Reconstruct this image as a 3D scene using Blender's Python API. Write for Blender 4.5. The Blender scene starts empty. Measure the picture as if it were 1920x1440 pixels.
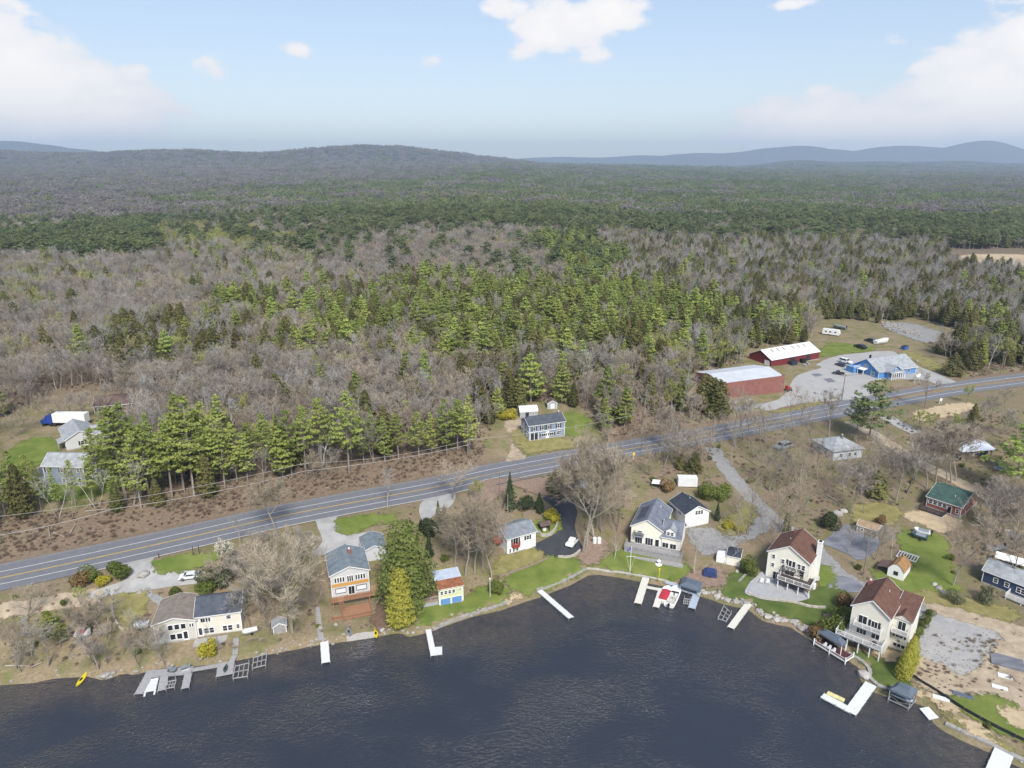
import bpy, bmesh, math, random
import numpy as np
from mathutils import Matrix, Vector, geometry
R=math.radians; random.seed(7); rng=np.random.default_rng(7)
S=bpy.context.scene
# ---------------------------------------------------------------- camera
cd=bpy.data.cameras.new('camera'); cam=bpy.data.objects.new('camera',cd); S.collection.objects.link(cam); S.camera=cam
cam.location=(0,0,90); cam.rotation_euler=(R(90-17.3),0,0)
cd.sensor_width=36; cd.lens=1331/1920*36; cd.clip_start=0.5; cd.clip_end=60000
# ---------------------------------------------------------------- exposure, sun, sky
S.render.engine='CYCLES'
S.view_settings.view_transform='Standard'; S.view_settings.look='None'; S.view_settings.gamma=1; S.view_settings.use_curve_mapping=False
S.view_settings.exposure=1.24
cy=S.cycles; cy.use_denoising=True; cy.max_bounces=5; cy.diffuse_bounces=2; cy.glossy_bounces=2; cy.transmission_bounces=3; cy.transparent_max_bounces=8; cy.volume_bounces=0
cy.caustics_reflective=False; cy.caustics_refractive=False; cy.sample_clamp_indirect=4
SUN_EL,SUN_AZ=R(46),R(166)      # azimuth from +Y clockwise: high, behind the camera and a little to its right
HAZE=9.5e-5
sl=bpy.data.lights.new('sun','SUN'); sl.energy=2.35; sl.angle=R(15); sl.color=(1,.96,.89)
so=bpy.data.objects.new('sun',sl); S.collection.objects.link(so)
_sd=Vector((math.sin(SUN_AZ)*math.cos(SUN_EL),math.cos(SUN_AZ)*math.cos(SUN_EL),math.sin(SUN_EL)))
so.rotation_euler=(-_sd).to_track_quat('-Z','Y').to_euler(); so.location=(0,0,300)
W=bpy.data.worlds.new('World'); S.world=W; W.use_nodes=True
nt=W.node_tree; nt.nodes.clear(); N=nt.nodes.new; LK=nt.links.new
def wmath(op,a,b=None,clamp=False):
    n=N('ShaderNodeMath'); n.operation=op; n.use_clamp=clamp
    for i,v in enumerate((a,b)):
        if v is None: continue
        if isinstance(v,(int,float)): n.inputs[i].default_value=v
        else: LK(v,n.inputs[i])
    return n.outputs[0]
sky=N('ShaderNodeTexSky'); sky.sky_type='NISHITA'; sky.sun_disc=False; sky.sun_elevation=SUN_EL; sky.sun_rotation=SUN_AZ
sky.air_density=1.0; sky.dust_density=0.6; sky.ozone_density=2.0; sky.altitude=100
gm=N('ShaderNodeGamma'); gm.inputs[1].default_value=.55; LK(sky.outputs[0],gm.inputs[0]); hs=N('ShaderNodeHueSaturation'); hs.inputs['Saturation'].default_value=1.2; hs.inputs['Hue'].default_value=.512; LK(gm.outputs[0],hs.inputs['Color'])   # even, milky spring sky
bg1=N('ShaderNodeBackground'); bg1.inputs[1].default_value=0.15; LK(hs.outputs[0],bg1.inputs[0])
# clouds: broken cumulus on a high layer; the same noise goes on round the whole sky, the larger banks are where the photograph has them
tc=N('ShaderNodeTexCoord'); sep=N('ShaderNodeSeparateXYZ'); LK(tc.outputs['Generated'],sep.inputs[0])
el=wmath('ARCTAN2',sep.outputs[2],wmath('SQRT',wmath('ADD',wmath('MULTIPLY',sep.outputs[0],sep.outputs[0]),wmath('MULTIPLY',sep.outputs[1],sep.outputs[1]))))
az=wmath('ARCTAN2',sep.outputs[0],sep.outputs[1])
cmb=N('ShaderNodeCombineXYZ'); LK(az,cmb.inputs[0]); LK(wmath('MULTIPLY',el,1.7),cmb.inputs[1])
def wnoise(scale,det,rough=.6):
    n=N('ShaderNodeTexNoise'); n.inputs['Scale'].default_value=scale; n.inputs['Detail'].default_value=det; n.inputs['Roughness'].default_value=rough
    LK(cmb.outputs[0],n.inputs['Vector']); return n.outputs[0]
nz=wnoise(11,8,.58); nz2=wnoise(34,6,.6)
def dir_of(px,py):
    u=(px-960)/1331; v=(py-720)/1331; c,s=math.cos(R(17.3)),math.sin(R(17.3))
    x,y,z=u,c-v*s,-s-v*c; return math.atan2(x,y),math.atan2(z,math.hypot(x,y))
field=None
for px,py,rx,ry,k in [(40,170,130,85,1.3),(150,205,130,46,1.25),(-80,150,140,120,1.3),(20,110,60,40,1.1),(1050,48,95,55,.95),(1140,22,95,34,.8),(955,18,70,30,.7),(990,95,55,32,.65),(1105,98,55,24,.6),
    (555,92,36,19,.72),(405,140,34,34,.62),(255,132,42,22,.62),(130,120,34,18,.5),(1740,130,40,20,.72),(1710,165,24,30,.5),(1685,80,26,14,.5),(1500,5,60,12,.5),(805,118,26,22,.45),
    (1560,232,150,48,1.3),(1700,245,170,52,1.25),(1870,190,120,80,1.3),(1910,95,45,30,.85),(2050,150,160,130,1.3),(1350,262,110,20,.6),(420,272,70,12,.5),(275,272,40,14,.5),(1230,275,90,14,.5)]:
    a,e=dir_of(px,py)
    ra=rx/1331*1.0; re=ry/1331
    d=wmath('ADD',wmath('POWER',wmath('ABSOLUTE',wmath('DIVIDE',wmath('SUBTRACT',az,a),ra)),2.0),wmath('POWER',wmath('ABSOLUTE',wmath('DIVIDE',wmath('SUBTRACT',el,e),re)),2.0))
    g=wmath('MULTIPLY',wmath('POWER',2.718,wmath('MULTIPLY',d,-.8)),k)
    field=g if field is None else wmath('MAXIMUM',field,g)
# elsewhere: scattered banks of the same size
n3=wnoise(2.6,3,.5); outside=wmath('MULTIPLY',wmath('GREATER_THAN',wmath('ABSOLUTE',az),.75),wmath('MULTIPLY',wmath('SUBTRACT',n3,.47,),4.0))
field=wmath('MAXIMUM',field,outside)
dens=wmath('ADD',wmath('SUBTRACT',field,.40),wmath('ADD',wmath('MULTIPLY',wmath('SUBTRACT',nz,.5),1.6),wmath('MULTIPLY',wmath('SUBTRACT',nz2,.5),.55)))
mask=N('ShaderNodeMapRange'); mask.interpolation_type='SMOOTHSTEP'; mask.inputs[1].default_value=.0; mask.inputs[2].default_value=.27; mask.inputs[4].default_value=.97; LK(dens,mask.inputs[0])
ccol=N('ShaderNodeMix'); ccol.data_type='RGBA'; ccol.inputs[6].default_value=(.43,.43,.445,1); ccol.inputs[7].default_value=(.545,.515,.485,1)
shade=N('ShaderNodeMapRange'); shade.inputs[1].default_value=.0; shade.inputs[2].default_value=.75; LK(dens,shade.inputs[0]); LK(shade.outputs[0],ccol.inputs[0])
bg2=N('ShaderNodeBackground'); bg2.inputs[1].default_value=.92; LK(ccol.outputs[2],bg2.inputs[0])
mx=N('ShaderNodeMixShader'); LK(mask.outputs[0],mx.inputs[0]); LK(bg1.outputs[0],mx.inputs[1]); LK(bg2.outputs[0],mx.inputs[2])
wo=N('ShaderNodeOutputWorld'); LK(mx.outputs[0],wo.inputs[0])

# ---------------------------------------------------------------- place geometry: camera survey of the shore, the road and the land
CAM_H=90.0; FPX=1331.0; PITCH=math.radians(17.3)
_c,_s=math.cos(PITCH),math.sin(PITCH)
def ray(px,py):
    """view direction of a photograph point (1920x1440), camera looks along +Y"""
    u=(np.asarray(px,float)-960)/FPX; v=(np.asarray(py,float)-720)/FPX
    return u, _c-v*_s, -_s-v*_c
def at_z(px,py,z):
    dx,dy,dz=ray(px,py); t=(z-CAM_H)/dz
    return dx*t, dy*t
def proj(x,y,z):
    z=np.asarray(z,float)-CAM_H
    w=y*_c-z*_s; v=-(z*_c+y*_s)
    return 960+FPX*np.asarray(x,float)/w, 720+FPX*v/w
SHORE_PX=[(-900,1330),(-400,1305),(-200,1292),(-60,1287),(0,1282),(45,1279),(67,1277),(92,1271),(130,1267),(172,1265),(197,1274),(212,1267),(232,1259),(257,1263),(275,1255),(320,1248),(360,1247),(410,1242),(445,1236),(480,1229),(502,1225),(555,1215),(600,1206),(655,1200),(700,1192),(752,1184),(770,1191),(797,1185),(810,1181),(835,1171),(880,1155),(930,1140),(950,1131),(980,1121),(1010,1112),(1025,1105),(1060,1092),(1100,1070),(1125,1071),(1162,1076),(1207,1085),(1250,1093),(1275,1101),(1310,1110),(1336,1117),(1356,1125),(1383,1131),(1405,1134),(1421,1145),(1437,1158),(1461,1164),(1485,1167),(1506,1181),(1530,1195),(1560,1212),(1590,1228),(1607,1238),(1625,1250),(1632,1263),(1630,1277),(1641,1288),(1662,1296),(1690,1300),(1715,1307),(1740,1317),(1770,1335),(1766,1354),(1777,1363),(1815,1382),(1865,1403),(1897,1420),(1925,1432),(2010,1475),(2150,1560),(2300,1640)]
_a=np.array(SHORE_PX,float); _x,_y=at_z(_a[:,0],_a[:,1],0.0); SHORE=np.stack([_x,_y],1)
ROADC_PX=[(-900,1240),(-400,1160),(-150,1115),(0,1085),(235,1035),(460,984),(520,969),(725,931),(835,911),(910,890),(1065,862),(1175,843),(1313,820),(1413,800),(1570,770),(1690,747),(1780,731),(1920,712),(2150,685),(2500,650)]
ROAD_Z=7.5
_a=np.array(ROADC_PX,float); _x,_y=at_z(_a[:,0],_a[:,1],ROAD_Z); _R0=np.stack([_x,_y],1)
def smooth_line(P,step=4.0,it=3):
    P=np.asarray(P,float)
    for _ in range(it):  # chaikin
        Q=np.empty((2*len(P),2)); Q[0]=P[0]; Q[-1]=P[-1]
        Q[1:-1:2]=.75*P[:-1]+.25*P[1:]; Q[2:-1:2]=.25*P[:-1]+.75*P[1:]
        P=Q
    d=np.r_[0,np.cumsum(np.hypot(*np.diff(P,axis=0).T))]; n=max(2,int(d[-1]/step)+1); s=np.linspace(0,d[-1],n)
    return np.stack([np.interp(s,d,P[:,0]),np.interp(s,d,P[:,1])],1)
ROADC=smooth_line(_R0,6.0)
def seg_dist(x,y,P):
    x=np.asarray(x,float); y=np.asarray(y,float); best=np.full(x.shape,1e9)
    for i in range(len(P)-1):
        ax,ay=P[i]; bx,by=P[i+1]; ex,ey=bx-ax,by-ay; L=ex*ex+ey*ey
        t=np.clip(((x-ax)*ex+(y-ay)*ey)/L,0,1); d=np.hypot(x-ax-t*ex,y-ay-t*ey); best=np.minimum(best,d)
    return best
def inside(x,y,P):
    x=np.asarray(x,float); y=np.asarray(y,float); r=np.zeros(x.shape,bool); n=len(P)
    for i in range(n):
        ax,ay=P[i]; bx,by=P[(i+1)%n]
        if ay==by: continue
        c=((ay>y)!=(by>y))&(x<(bx-ax)*(y-ay)/(by-ay)+ax); r^=c
    return r
_LAKE=np.vstack([SHORE,[(3000,SHORE[-1,1]-300),(3000,-3000),(-3000,-3000),(-3000,SHORE[0,1]-40)]])
_NORTH=np.vstack([ROADC,[(30000,ROADC[-1,1]+6000),(30000,30000),(-30000,30000),(-30000,ROADC[0,1]-6000)]])
def vnoise(x,y,s,seed=0):
    """smooth value noise -1..1"""
    x=np.asarray(x,float)/s+seed*17.3; y=np.asarray(y,float)/s+seed*9.1
    xi=np.floor(x); yi=np.floor(y); fx=x-xi; fy=y-yi; fx=fx*fx*(3-2*fx); fy=fy*fy*(3-2*fy)
    def h(a,b): 
        v=np.sin(a*127.1+b*311.7+seed*74.7)*43758.5453; return v-np.floor(v)
    return 2*((h(xi,yi)*(1-fx)+h(xi+1,yi)*fx)*(1-fy)+(h(xi,yi+1)*(1-fx)+h(xi+1,yi+1)*fx)*fy)-1
def sst(a,b,x):
    t=np.clip((np.asarray(x,float)-a)/(b-a),0,1); return t*t*(3-2*t)
# hills: x, y, height, radius x, radius y
def px_dir(px,y): return (px-960)/FPX*y/_c
HILLS=[(-962,5200,103,430,500),(-552,5400,46,380,500),(-176,5600,33,420,500),(-1360,4800,58,400,500),(-1701,4700,16,420,500),(-2071,4700,61,420,500),(-2570,4600,39,500,500),(-3187,4500,60,600,500),(-3931,4500,71,600,500),(-4639,4500,73,600,500),(-6242,9500,228,620,700),(-5682,9500,64,620,700),(-7027,9500,181,620,700),(-8298,9500,269,620,700),(-5250,9600,117,600,700),(7968,12500,422,650,700),(6950,12800,306,650,700),(6044,12800,262,650,700),(5017,12500,314,650,700),(4131,12500,231,650,700),(3148,12500,201,650,700),(2216,12800,126,650,700),(9246,12500,305,650,700),(10722,12500,273,650,700),(12197,12500,362,650,700),(850,13500,168,1500,700),(2644,7000,87,500,700),(3305,7000,38,500,700),(4193,7200,104,900,700),(5453,7000,94,500,700)]
PADS=[(-32.6,126.5,5.5,10,.75)]   # ground cut level: x, y, flat radius, blend radius, height
def T(x,y):
    x=np.asarray(x,float); y=np.asarray(y,float)
    ds=seg_dist(x,y,SHORE); lake=inside(x,y,_LAKE)
    near=(y<420)
    dr=np.where(near,seg_dist(x,y,ROADC),400.0); north=np.where(near,inside(x,y,_NORTH),True)
    t=ds/(ds+np.maximum(dr-7.5,0)+1e-6)
    low=0.65+(ROAD_Z-0.65)*(0.35*t+0.65*t*t*(3-2*t))
    low=np.where(ds<0.7,0.15+(low-0.15)*ds/0.7,low)
    rise=4.5*(1-sst(40,140,x))+1.0
    dn=np.maximum(dr-8.5,0)
    far=sst(350,900,y)
    up=ROAD_Z+rise*(1-np.exp(-dn/28.0))+far*7*vnoise(x,y,520,1)+sst(150,400,y)*2*vnoise(x,y,160,2)
    left=1-sst(-200,1400,x/np.maximum(y,1)*2500)
    up=np.maximum(up+left*40*sst(1500,4300,y)-4*sst(900,2500,y)*(1-left),3)
    if np.any(y>1200):
        for hx,hy,hh,rx,ry in HILLS: up=up+hh*np.exp(-((x-hx)/rx)**2-((y-hy)/ry)**2)*(1+.07*vnoise(x,y,350,5))*sst(1200,2500,y)
    for px_,py_,r0,r1,zz in PADS:
        w=1-sst(r0,r1,np.hypot(x-px_,y-py_)); low=low*(1-w)+np.minimum(low,zz)*w
    land=np.where(north,up,low)
    bot=np.maximum(0.15-(0.08+.26*(1-sst(-14,0,x)))*ds-0.008*ds*ds,-9)
    return np.where(lake,bot,land)
def G(px,py,dz=0.0):
    """world ground points under photograph points"""
    px=np.atleast_1d(np.asarray(px,float)); py=np.atleast_1d(np.asarray(py,float))
    z=np.full(px.shape,6.0)
    for i in range(10):
        x,y=at_z(px,py,z); z=.35*z+.65*np.maximum(T(x,y),0)
    x,y=at_z(px,py,z)
    return np.stack([x,y],1)

# ---------------------------------------------------------------- materials
MATS={}
def mat(name,col,rough=.8,var=.15,scale=1.5,col2=None,bump=0,metal=0,spec=.3,rnd=0,trans=0,coord='Object',stretch=None,hue=0,detail=4):
    """procedural surface: noise moves between col and col2 (or lighter/darker col); rnd varies it per object"""
    if name in MATS: return MATS[name]
    m=bpy.data.materials.new(name); m.use_nodes=True; t=m.node_tree; n=t.nodes; l=t.links
    b=n['Principled BSDF']; b.inputs['Roughness'].default_value=rough; b.inputs['Metallic'].default_value=metal; b.inputs['Specular IOR Level'].default_value=spec
    tcn=n.new('ShaderNodeTexCoord'); src=tcn.outputs[coord] if coord!='World' else n.new('ShaderNodeNewGeometry').outputs['Position']
    if stretch:
        mp=n.new('ShaderNodeMapping'); mp.inputs['Scale'].default_value=stretch; l.new(src,mp.inputs[0]); src=mp.outputs[0]
    nz=n.new('ShaderNodeTexNoise'); nz.inputs['Scale'].default_value=scale; nz.inputs['Detail'].default_value=detail; nz.inputs['Roughness'].default_value=.65; l.new(src,nz.inputs['Vector'])
    mr=n.new('ShaderNodeMapRange'); mr.inputs[1].default_value=.3; mr.inputs[2].default_value=.7; l.new(nz.outputs[0],mr.inputs[0])
    mxx=n.new('ShaderNodeMix'); mxx.data_type='RGBA'; l.new(mr.outputs[0],mxx.inputs[0])
    a=col if col2 else tuple(c*(1-var) for c in col); c2=col2 or tuple(min(1,c*(1+var)) for c in col)
    mxx.inputs[6].default_value=(*a,1); mxx.inputs[7].default_value=(*c2,1); out=mxx.outputs[2]
    if rnd or hue:
        oi=n.new('ShaderNodeObjectInfo'); hs=n.new('ShaderNodeHueSaturation')
        r2=n.new('ShaderNodeMapRange'); r2.inputs[3].default_value=1-rnd; r2.inputs[4].default_value=1+rnd; l.new(oi.outputs['Random'],r2.inputs[0]); l.new(r2.outputs[0],hs.inputs['Value'])
        if hue:
            w=n.new('ShaderNodeMath'); w.operation='MULTIPLY'; w.inputs[1].default_value=37.7; l.new(oi.outputs['Random'],w.inputs[0])
            f=n.new('ShaderNodeMath'); f.operation='FRACT'; l.new(w.outputs[0],f.inputs[0])
            r3=n.new('ShaderNodeMapRange'); r3.inputs[3].default_value=.5-hue; r3.inputs[4].default_value=.5+hue; l.new(f.outputs[0],r3.inputs[0]); l.new(r3.outputs[0],hs.inputs['Hue'])
        l.new(out,hs.inputs['Color']); out=hs.outputs[0]
    l.new(out,b.inputs['Base Color'])
    if bump:
        bp=n.new('ShaderNodeBump'); bp.inputs['Strength'].default_value=bump; bp.inputs['Distance'].default_value=.05; l.new(nz.outputs[0],bp.inputs['Height']); l.new(bp.outputs[0],b.inputs['Normal'])
    if trans:
        tr=n.new('ShaderNodeBsdfTranslucent'); l.new(out,tr.inputs[0]); ms=n.new('ShaderNodeMixShader'); ms.inputs[0].default_value=trans
        o=n['Material Output']; l.new(b.outputs[0],ms.inputs[1]); l.new(tr.outputs[0],ms.inputs[2]); l.new(ms.outputs[0],o.inputs[0])
    MATS[name]=m; return m
def siding(name,col,pitch=.16):
    """painted clapboard: relief lines at board pitch, slight grime"""
    if name in MATS: return MATS[name]
    m=mat(name,col,.6,.05,.7); t=m.node_tree; n=t.nodes; l=t.links; b=n['Principled BSDF']
    tcn=n.new('ShaderNodeTexCoord'); sp=n.new('ShaderNodeSeparateXYZ'); l.new(tcn.outputs['Object'],sp.inputs[0])
    d=n.new('ShaderNodeMath'); d.operation='DIVIDE'; d.inputs[1].default_value=pitch; l.new(sp.outputs[2],d.inputs[0])
    f=n.new('ShaderNodeMath'); f.operation='FRACT'; l.new(d.outputs[0],f.inputs[0])
    bp=n.new('ShaderNodeBump'); bp.inputs['Strength'].default_value=.5; bp.inputs['Distance'].default_value=.02; l.new(f.outputs[0],bp.inputs['Height']); l.new(bp.outputs[0],b.inputs['Normal'])
    return m
def shingle(name,col,var=.2):
    return mat(name,col,.92,.28,.9,bump=.4,stretch=(1,1,.5),spec=.15,detail=9)
def ragged(*names):
    """ground covers thin out unevenly towards their rim ('edge' is 0 at the rim, 1 inside)"""
    for k in names:
        t=MATS[k].node_tree; n=t.nodes; l=t.links; at=n.new('ShaderNodeAttribute'); at.attribute_name='edge'
        g=n.new('ShaderNodeNewGeometry'); nz=n.new('ShaderNodeTexNoise'); nz.inputs['Scale'].default_value=.55; nz.inputs['Detail'].default_value=8; nz.inputs['Roughness'].default_value=.72; l.new(g.outputs['Position'],nz.inputs['Vector'])
        a=n.new('ShaderNodeMath'); a.operation='MULTIPLY_ADD'; a.inputs[1].default_value=4.2; a.inputs[2].default_value=-2.45; l.new(nz.outputs[0],a.inputs[0])
        b=n.new('ShaderNodeMath'); b.operation='MULTIPLY_ADD'; b.inputs[1].default_value=1.75; l.new(at.outputs['Fac'],b.inputs[0]); l.new(a.outputs[0],b.inputs[2])
        r=n.new('ShaderNodeMapRange'); r.inputs[1].default_value=.0; r.inputs[2].default_value=.35; l.new(b.outputs[0],r.inputs[0])
        ms=n.new('ShaderNodeMixShader'); tr=n.new('ShaderNodeBsdfTransparent'); o=n['Material Output']; src=o.inputs[0].links[0].from_socket; l.new(r.outputs[0],ms.inputs[0]); l.new(tr.outputs[0],ms.inputs[1]); l.new(src,ms.inputs[2]); l.new(ms.outputs[0],o.inputs[0])
def M(k): return MATS[k]
# ---------------------------------------------------------------- mesh builder
class MB:
    def __init__(s): s.v=[]; s.f=[]; s.mi=[]; s.cur=0
    def add(s,vs,fs):
        o=len(s.v); s.v+= [tuple(map(float,p)) for p in vs]; s.f+= [tuple(i+o for i in f) for f in fs]; s.mi+=[s.cur]*len(fs); return s
    def box(s,x0,x1,y0,y1,z0,z1):
        return s.add([(x0,y0,z0),(x1,y0,z0),(x1,y1,z0),(x0,y1,z0),(x0,y0,z1),(x1,y0,z1),(x1,y1,z1),(x0,y1,z1)],[(3,2,1,0),(4,5,6,7),(0,1,5,4),(1,2,6,5),(2,3,7,6),(3,0,4,7)])
    def beam(s,a,b,w,h=None,up=(0,0,1)):
        """square bar from a to b"""
        h=h or w; a=Vector(a); b=Vector(b); d=(b-a).normalized(); u=Vector(up)
        if abs(d.dot(u))>.98: u=Vector((0,1,0))
        r=d.cross(u).normalized()*w/2; q=r.cross(d).normalized()*h/2
        P=[a-r-q,a+r-q,a+r+q,a-r+q,b-r-q,b+r-q,b+r+q,b-r+q]
        return s.add(P,[(3,2,1,0),(4,5,6,7),(0,1,5,4),(1,2,6,5),(2,3,7,6),(3,0,4,7)])
    def tube(s,pts,rad,n=6,cap=True):
        pts=[Vector(p) for p in pts]; rad=rad if hasattr(rad,'__len__') else [rad]*len(pts); o=len(s.v); vs=[]; fs=[]
        for i,p in enumerate(pts):
            d=(pts[min(i+1,len(pts)-1)]-pts[max(i-1,0)]).normalized(); u=Vector((0,0,1)) if abs(d.z)<.95 else Vector((1,0,0))
            r=d.cross(u).normalized(); q=r.cross(d)
            for k in range(n):
                a=2*math.pi*k/n; vs.append(p+(r*math.cos(a)+q*math.sin(a))*rad[i])
        for i in range(len(pts)-1):
            for k in range(n):
                k2=(k+1)%n; fs.append((i*n+k,i*n+k2,(i+1)*n+k2,(i+1)*n+k))
        if cap: fs+= [tuple(reversed(range(n))),tuple((len(pts)-1)*n+k for k in range(n))]
        return s.add(vs,fs)
    def prism(s,prof,x0,x1,axis='x'):
        """polygon profile [(a,z)] swept along an axis: axis x -> (t,a,z), axis y -> (a,t,z), axis z -> (a,b,t)"""
        n=len(prof)
        if axis=='x': f=lambda t,p:(t,p[0],p[1])
        elif axis=='y': f=lambda t,p:(p[0],t,p[1])
        else: f=lambda t,p:(p[0],p[1],t)
        vs=[f(x0,p) for p in prof]+[f(x1,p) for p in prof]
        fs=[tuple(range(n)),tuple(reversed(range(n,2*n)))]+[(i,n+i,n+(i+1)%n,(i+1)%n) for i in range(n)]
        return s.add(vs,fs)
    def slab(s,quad,th):
        """thick sheet under a quad given in order"""
        q=[Vector(p) for p in quad]; nrm=(q[1]-q[0]).cross(q[2]-q[0]).normalized()
        if nrm.z<0: nrm=-nrm
        n=len(q); vs=q+[p-nrm*th for p in q]
        return s.add(vs,[tuple(range(n)),tuple(reversed(range(n,2*n)))]+[(i,n+i,n+(i+1)%n,(i+1)%n) for i in range(n)])
    def ico(s,c,rx,ry=None,rz=None,sub=1,jit=0):
        ry=ry or rx; rz=rz or rx; bm=bmesh.new(); bmesh.ops.create_icosphere(bm,subdivisions=sub,radius=1)
        vs=[]; 
        for v in bm.verts:
            k=1+random.uniform(-jit,jit); vs.append((c[0]+v.co.x*rx*k,c[1]+v.co.y*ry*k,c[2]+v.co.z*rz*k))
        fs=[tuple(v.index for v in f.verts) for f in bm.faces]; bm.free(); return s.add(vs,fs)
    def mesh(s,name,mats,smooth=False):
        me=bpy.data.meshes.new(name); me.from_pydata(s.v,[],s.f)
        for m in (mats if isinstance(mats,(list,tuple)) else [mats]): me.materials.append(m)
        if any(s.mi): me.polygons.foreach_set('material_index',s.mi)
        bm=bmesh.new(); bm.from_mesh(me); bmesh.ops.recalc_face_normals(bm,faces=bm.faces); bm.to_mesh(me); bm.free()
        if smooth: me.polygons.foreach_set('use_smooth',[True]*len(me.polygons))
        me.update(); return me
COL=S.collection.objects
def ob(name,data,parent=None,loc=(0,0,0),rz=0,label=None,rot=None):
    o=bpy.data.objects.new(name,data); COL.link(o); o.location=loc; o.rotation_euler=rot or (0,0,rz)
    if parent: o.parent=parent
    if label: o['label']=label
    return o
def thing(name,label,cat,loc=(0,0,0),rz=0,group=None,data=None):
    o=ob(name,data,None,loc,rz); o['label']=label; o['category']=cat
    if group: o['group']=group
    return o
def structure(name,data,kind='structure',**k):
    o=ob(name,data,**k); o['kind']=kind; return o
def dup(root,loc,rz,scale=1,label=None):
    r=root.copy(); COL.link(r); r.location=loc; r.rotation_euler=(0,0,rz); r.scale=(scale,)*3 if not hasattr(scale,'__len__') else scale
    if label: r['label']=label
    for ch in list(root.children):
        c=ch.copy(); COL.link(c); c.parent=r
        for g in list(ch.children):
            d=g.copy(); COL.link(d); d.parent=c
    return r
def gz(x,y): return float(T(x,y))
def gp(px,py,dz=0):
    p=G(px,py)[0]; return (float(p[0]),float(p[1]),max(gz(*p),0)+dz)
def wp(px,py,z=0.0):
    x,y=at_z(px,py,z); return (float(x),float(y),z)
def top_h(base,pytop):
    """real height of a thing standing at base whose top shows at pytop"""
    lo,hi=0.,60.
    for _ in range(30):
        m=(lo+hi)/2
        if proj(base[0],base[1],base[2]+m)[1]>pytop: lo=m
        else: hi=m
    return lo
# ---------------------------------------------------------------- draped sheets
def smooth_poly(P,it=2):
    """closed Catmull-Rom curve through P"""
    P=np.asarray(P,float); p0,p2,p3=np.roll(P,1,0),np.roll(P,-1,0),np.roll(P,-2,0); out=[]
    for t in np.arange(0,1,.25):
        out.append(.5*(2*P+(p2-p0)*t+(2*p0-5*P+4*p2-p3)*t*t+(3*P-p0-3*p2+p3)*t**3))
    return np.stack(out,1).reshape(-1,2)
def drape_pts(name,poly,mt,off=.05,step=2.5,kind='structure',zfun=None,wob=0,rim=2.2):
    poly=np.asarray(poly,float)
    if wob: poly=poly+np.stack([vnoise(poly[:,0],poly[:,1],3,3),vnoise(poly[:,0],poly[:,1],3,4)],1)*wob
    B=[]
    for i in range(len(poly)):
        a=poly[i]; b=poly[(i+1)%len(poly)]; n=max(1,int(np.hypot(*(b-a))/step))
        for k in range(n): B.append(a+(b-a)*k/n)
    B=np.array(B)
    gx=np.arange(B[:,0].min(),B[:,0].max(),step); gy=np.arange(B[:,1].min(),B[:,1].max(),step)
    gx,gy=np.meshgrid(gx,gy); gx=gx.ravel()+rng.uniform(-.2,.2,gx.size)*step; gy=gy.ravel()+rng.uniform(-.2,.2,gy.size)*step
    ok=inside(gx,gy,B)
    if ok.any():
        ok[ok]=seg_dist(gx[ok],gy[ok],np.vstack([B,B[:1]]))>step*.4
    P=np.vstack([B,np.stack([gx[ok],gy[ok]],1)])
    vs,_,fs,*_=geometry.delaunay_2d_cdt([Vector(p) for p in P],[],[list(range(len(B)))],1,1e-4)
    xy=np.array([(v.x,v.y) for v in vs]); z=(zfun or T)(xy[:,0],xy[:,1])+off
    m=MB(); m.add(np.column_stack([xy,z]),[tuple(f) for f in fs]); me=m.mesh(name,mt)
    e=np.clip(seg_dist(xy[:,0],xy[:,1],np.vstack([B,B[:1]]))/rim,0,1); at=me.attributes.new('edge','FLOAT','POINT'); at.data.foreach_set('value',e.astype(np.float32))
    bm=bmesh.new(); bm.from_mesh(me)
    for f in bm.faces:
        if f.normal.z<0: f.normal_flip()
    bm.to_mesh(me); bm.free()
    return structure(name,me,kind)
def drape(name,px,mt,off=.05,it=2,step=2.5,wob=.5,grow=0,**k):
    a=np.array(px,float); w=G(a[:,0],a[:,1]); w=smooth_poly(w,it) if it else w
    if grow:
        d=np.roll(w,-1,0)-np.roll(w,1,0); d/=np.hypot(d[:,0],d[:,1])[:,None]+1e-9; n=np.stack([d[:,1],-d[:,0]],1); A=(w[:,0]*np.roll(w[:,1],-1)-np.roll(w[:,0],-1)*w[:,1]).sum(); w=w+n*grow*np.sign(A)
    return drape_pts(name,w,mt,off,step,wob=wob,**k)
def ribbon_pts(P,w0,w1=None,step=3):
    P=np.asarray(P,float); d=np.gradient(P,axis=0); d/=np.hypot(d[:,0],d[:,1])[:,None]; n=np.stack([-d[:,1],d[:,0]],1)
    w1=w0 if w1 is None else w1
    return P+n*w0,P-n*w1
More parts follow.
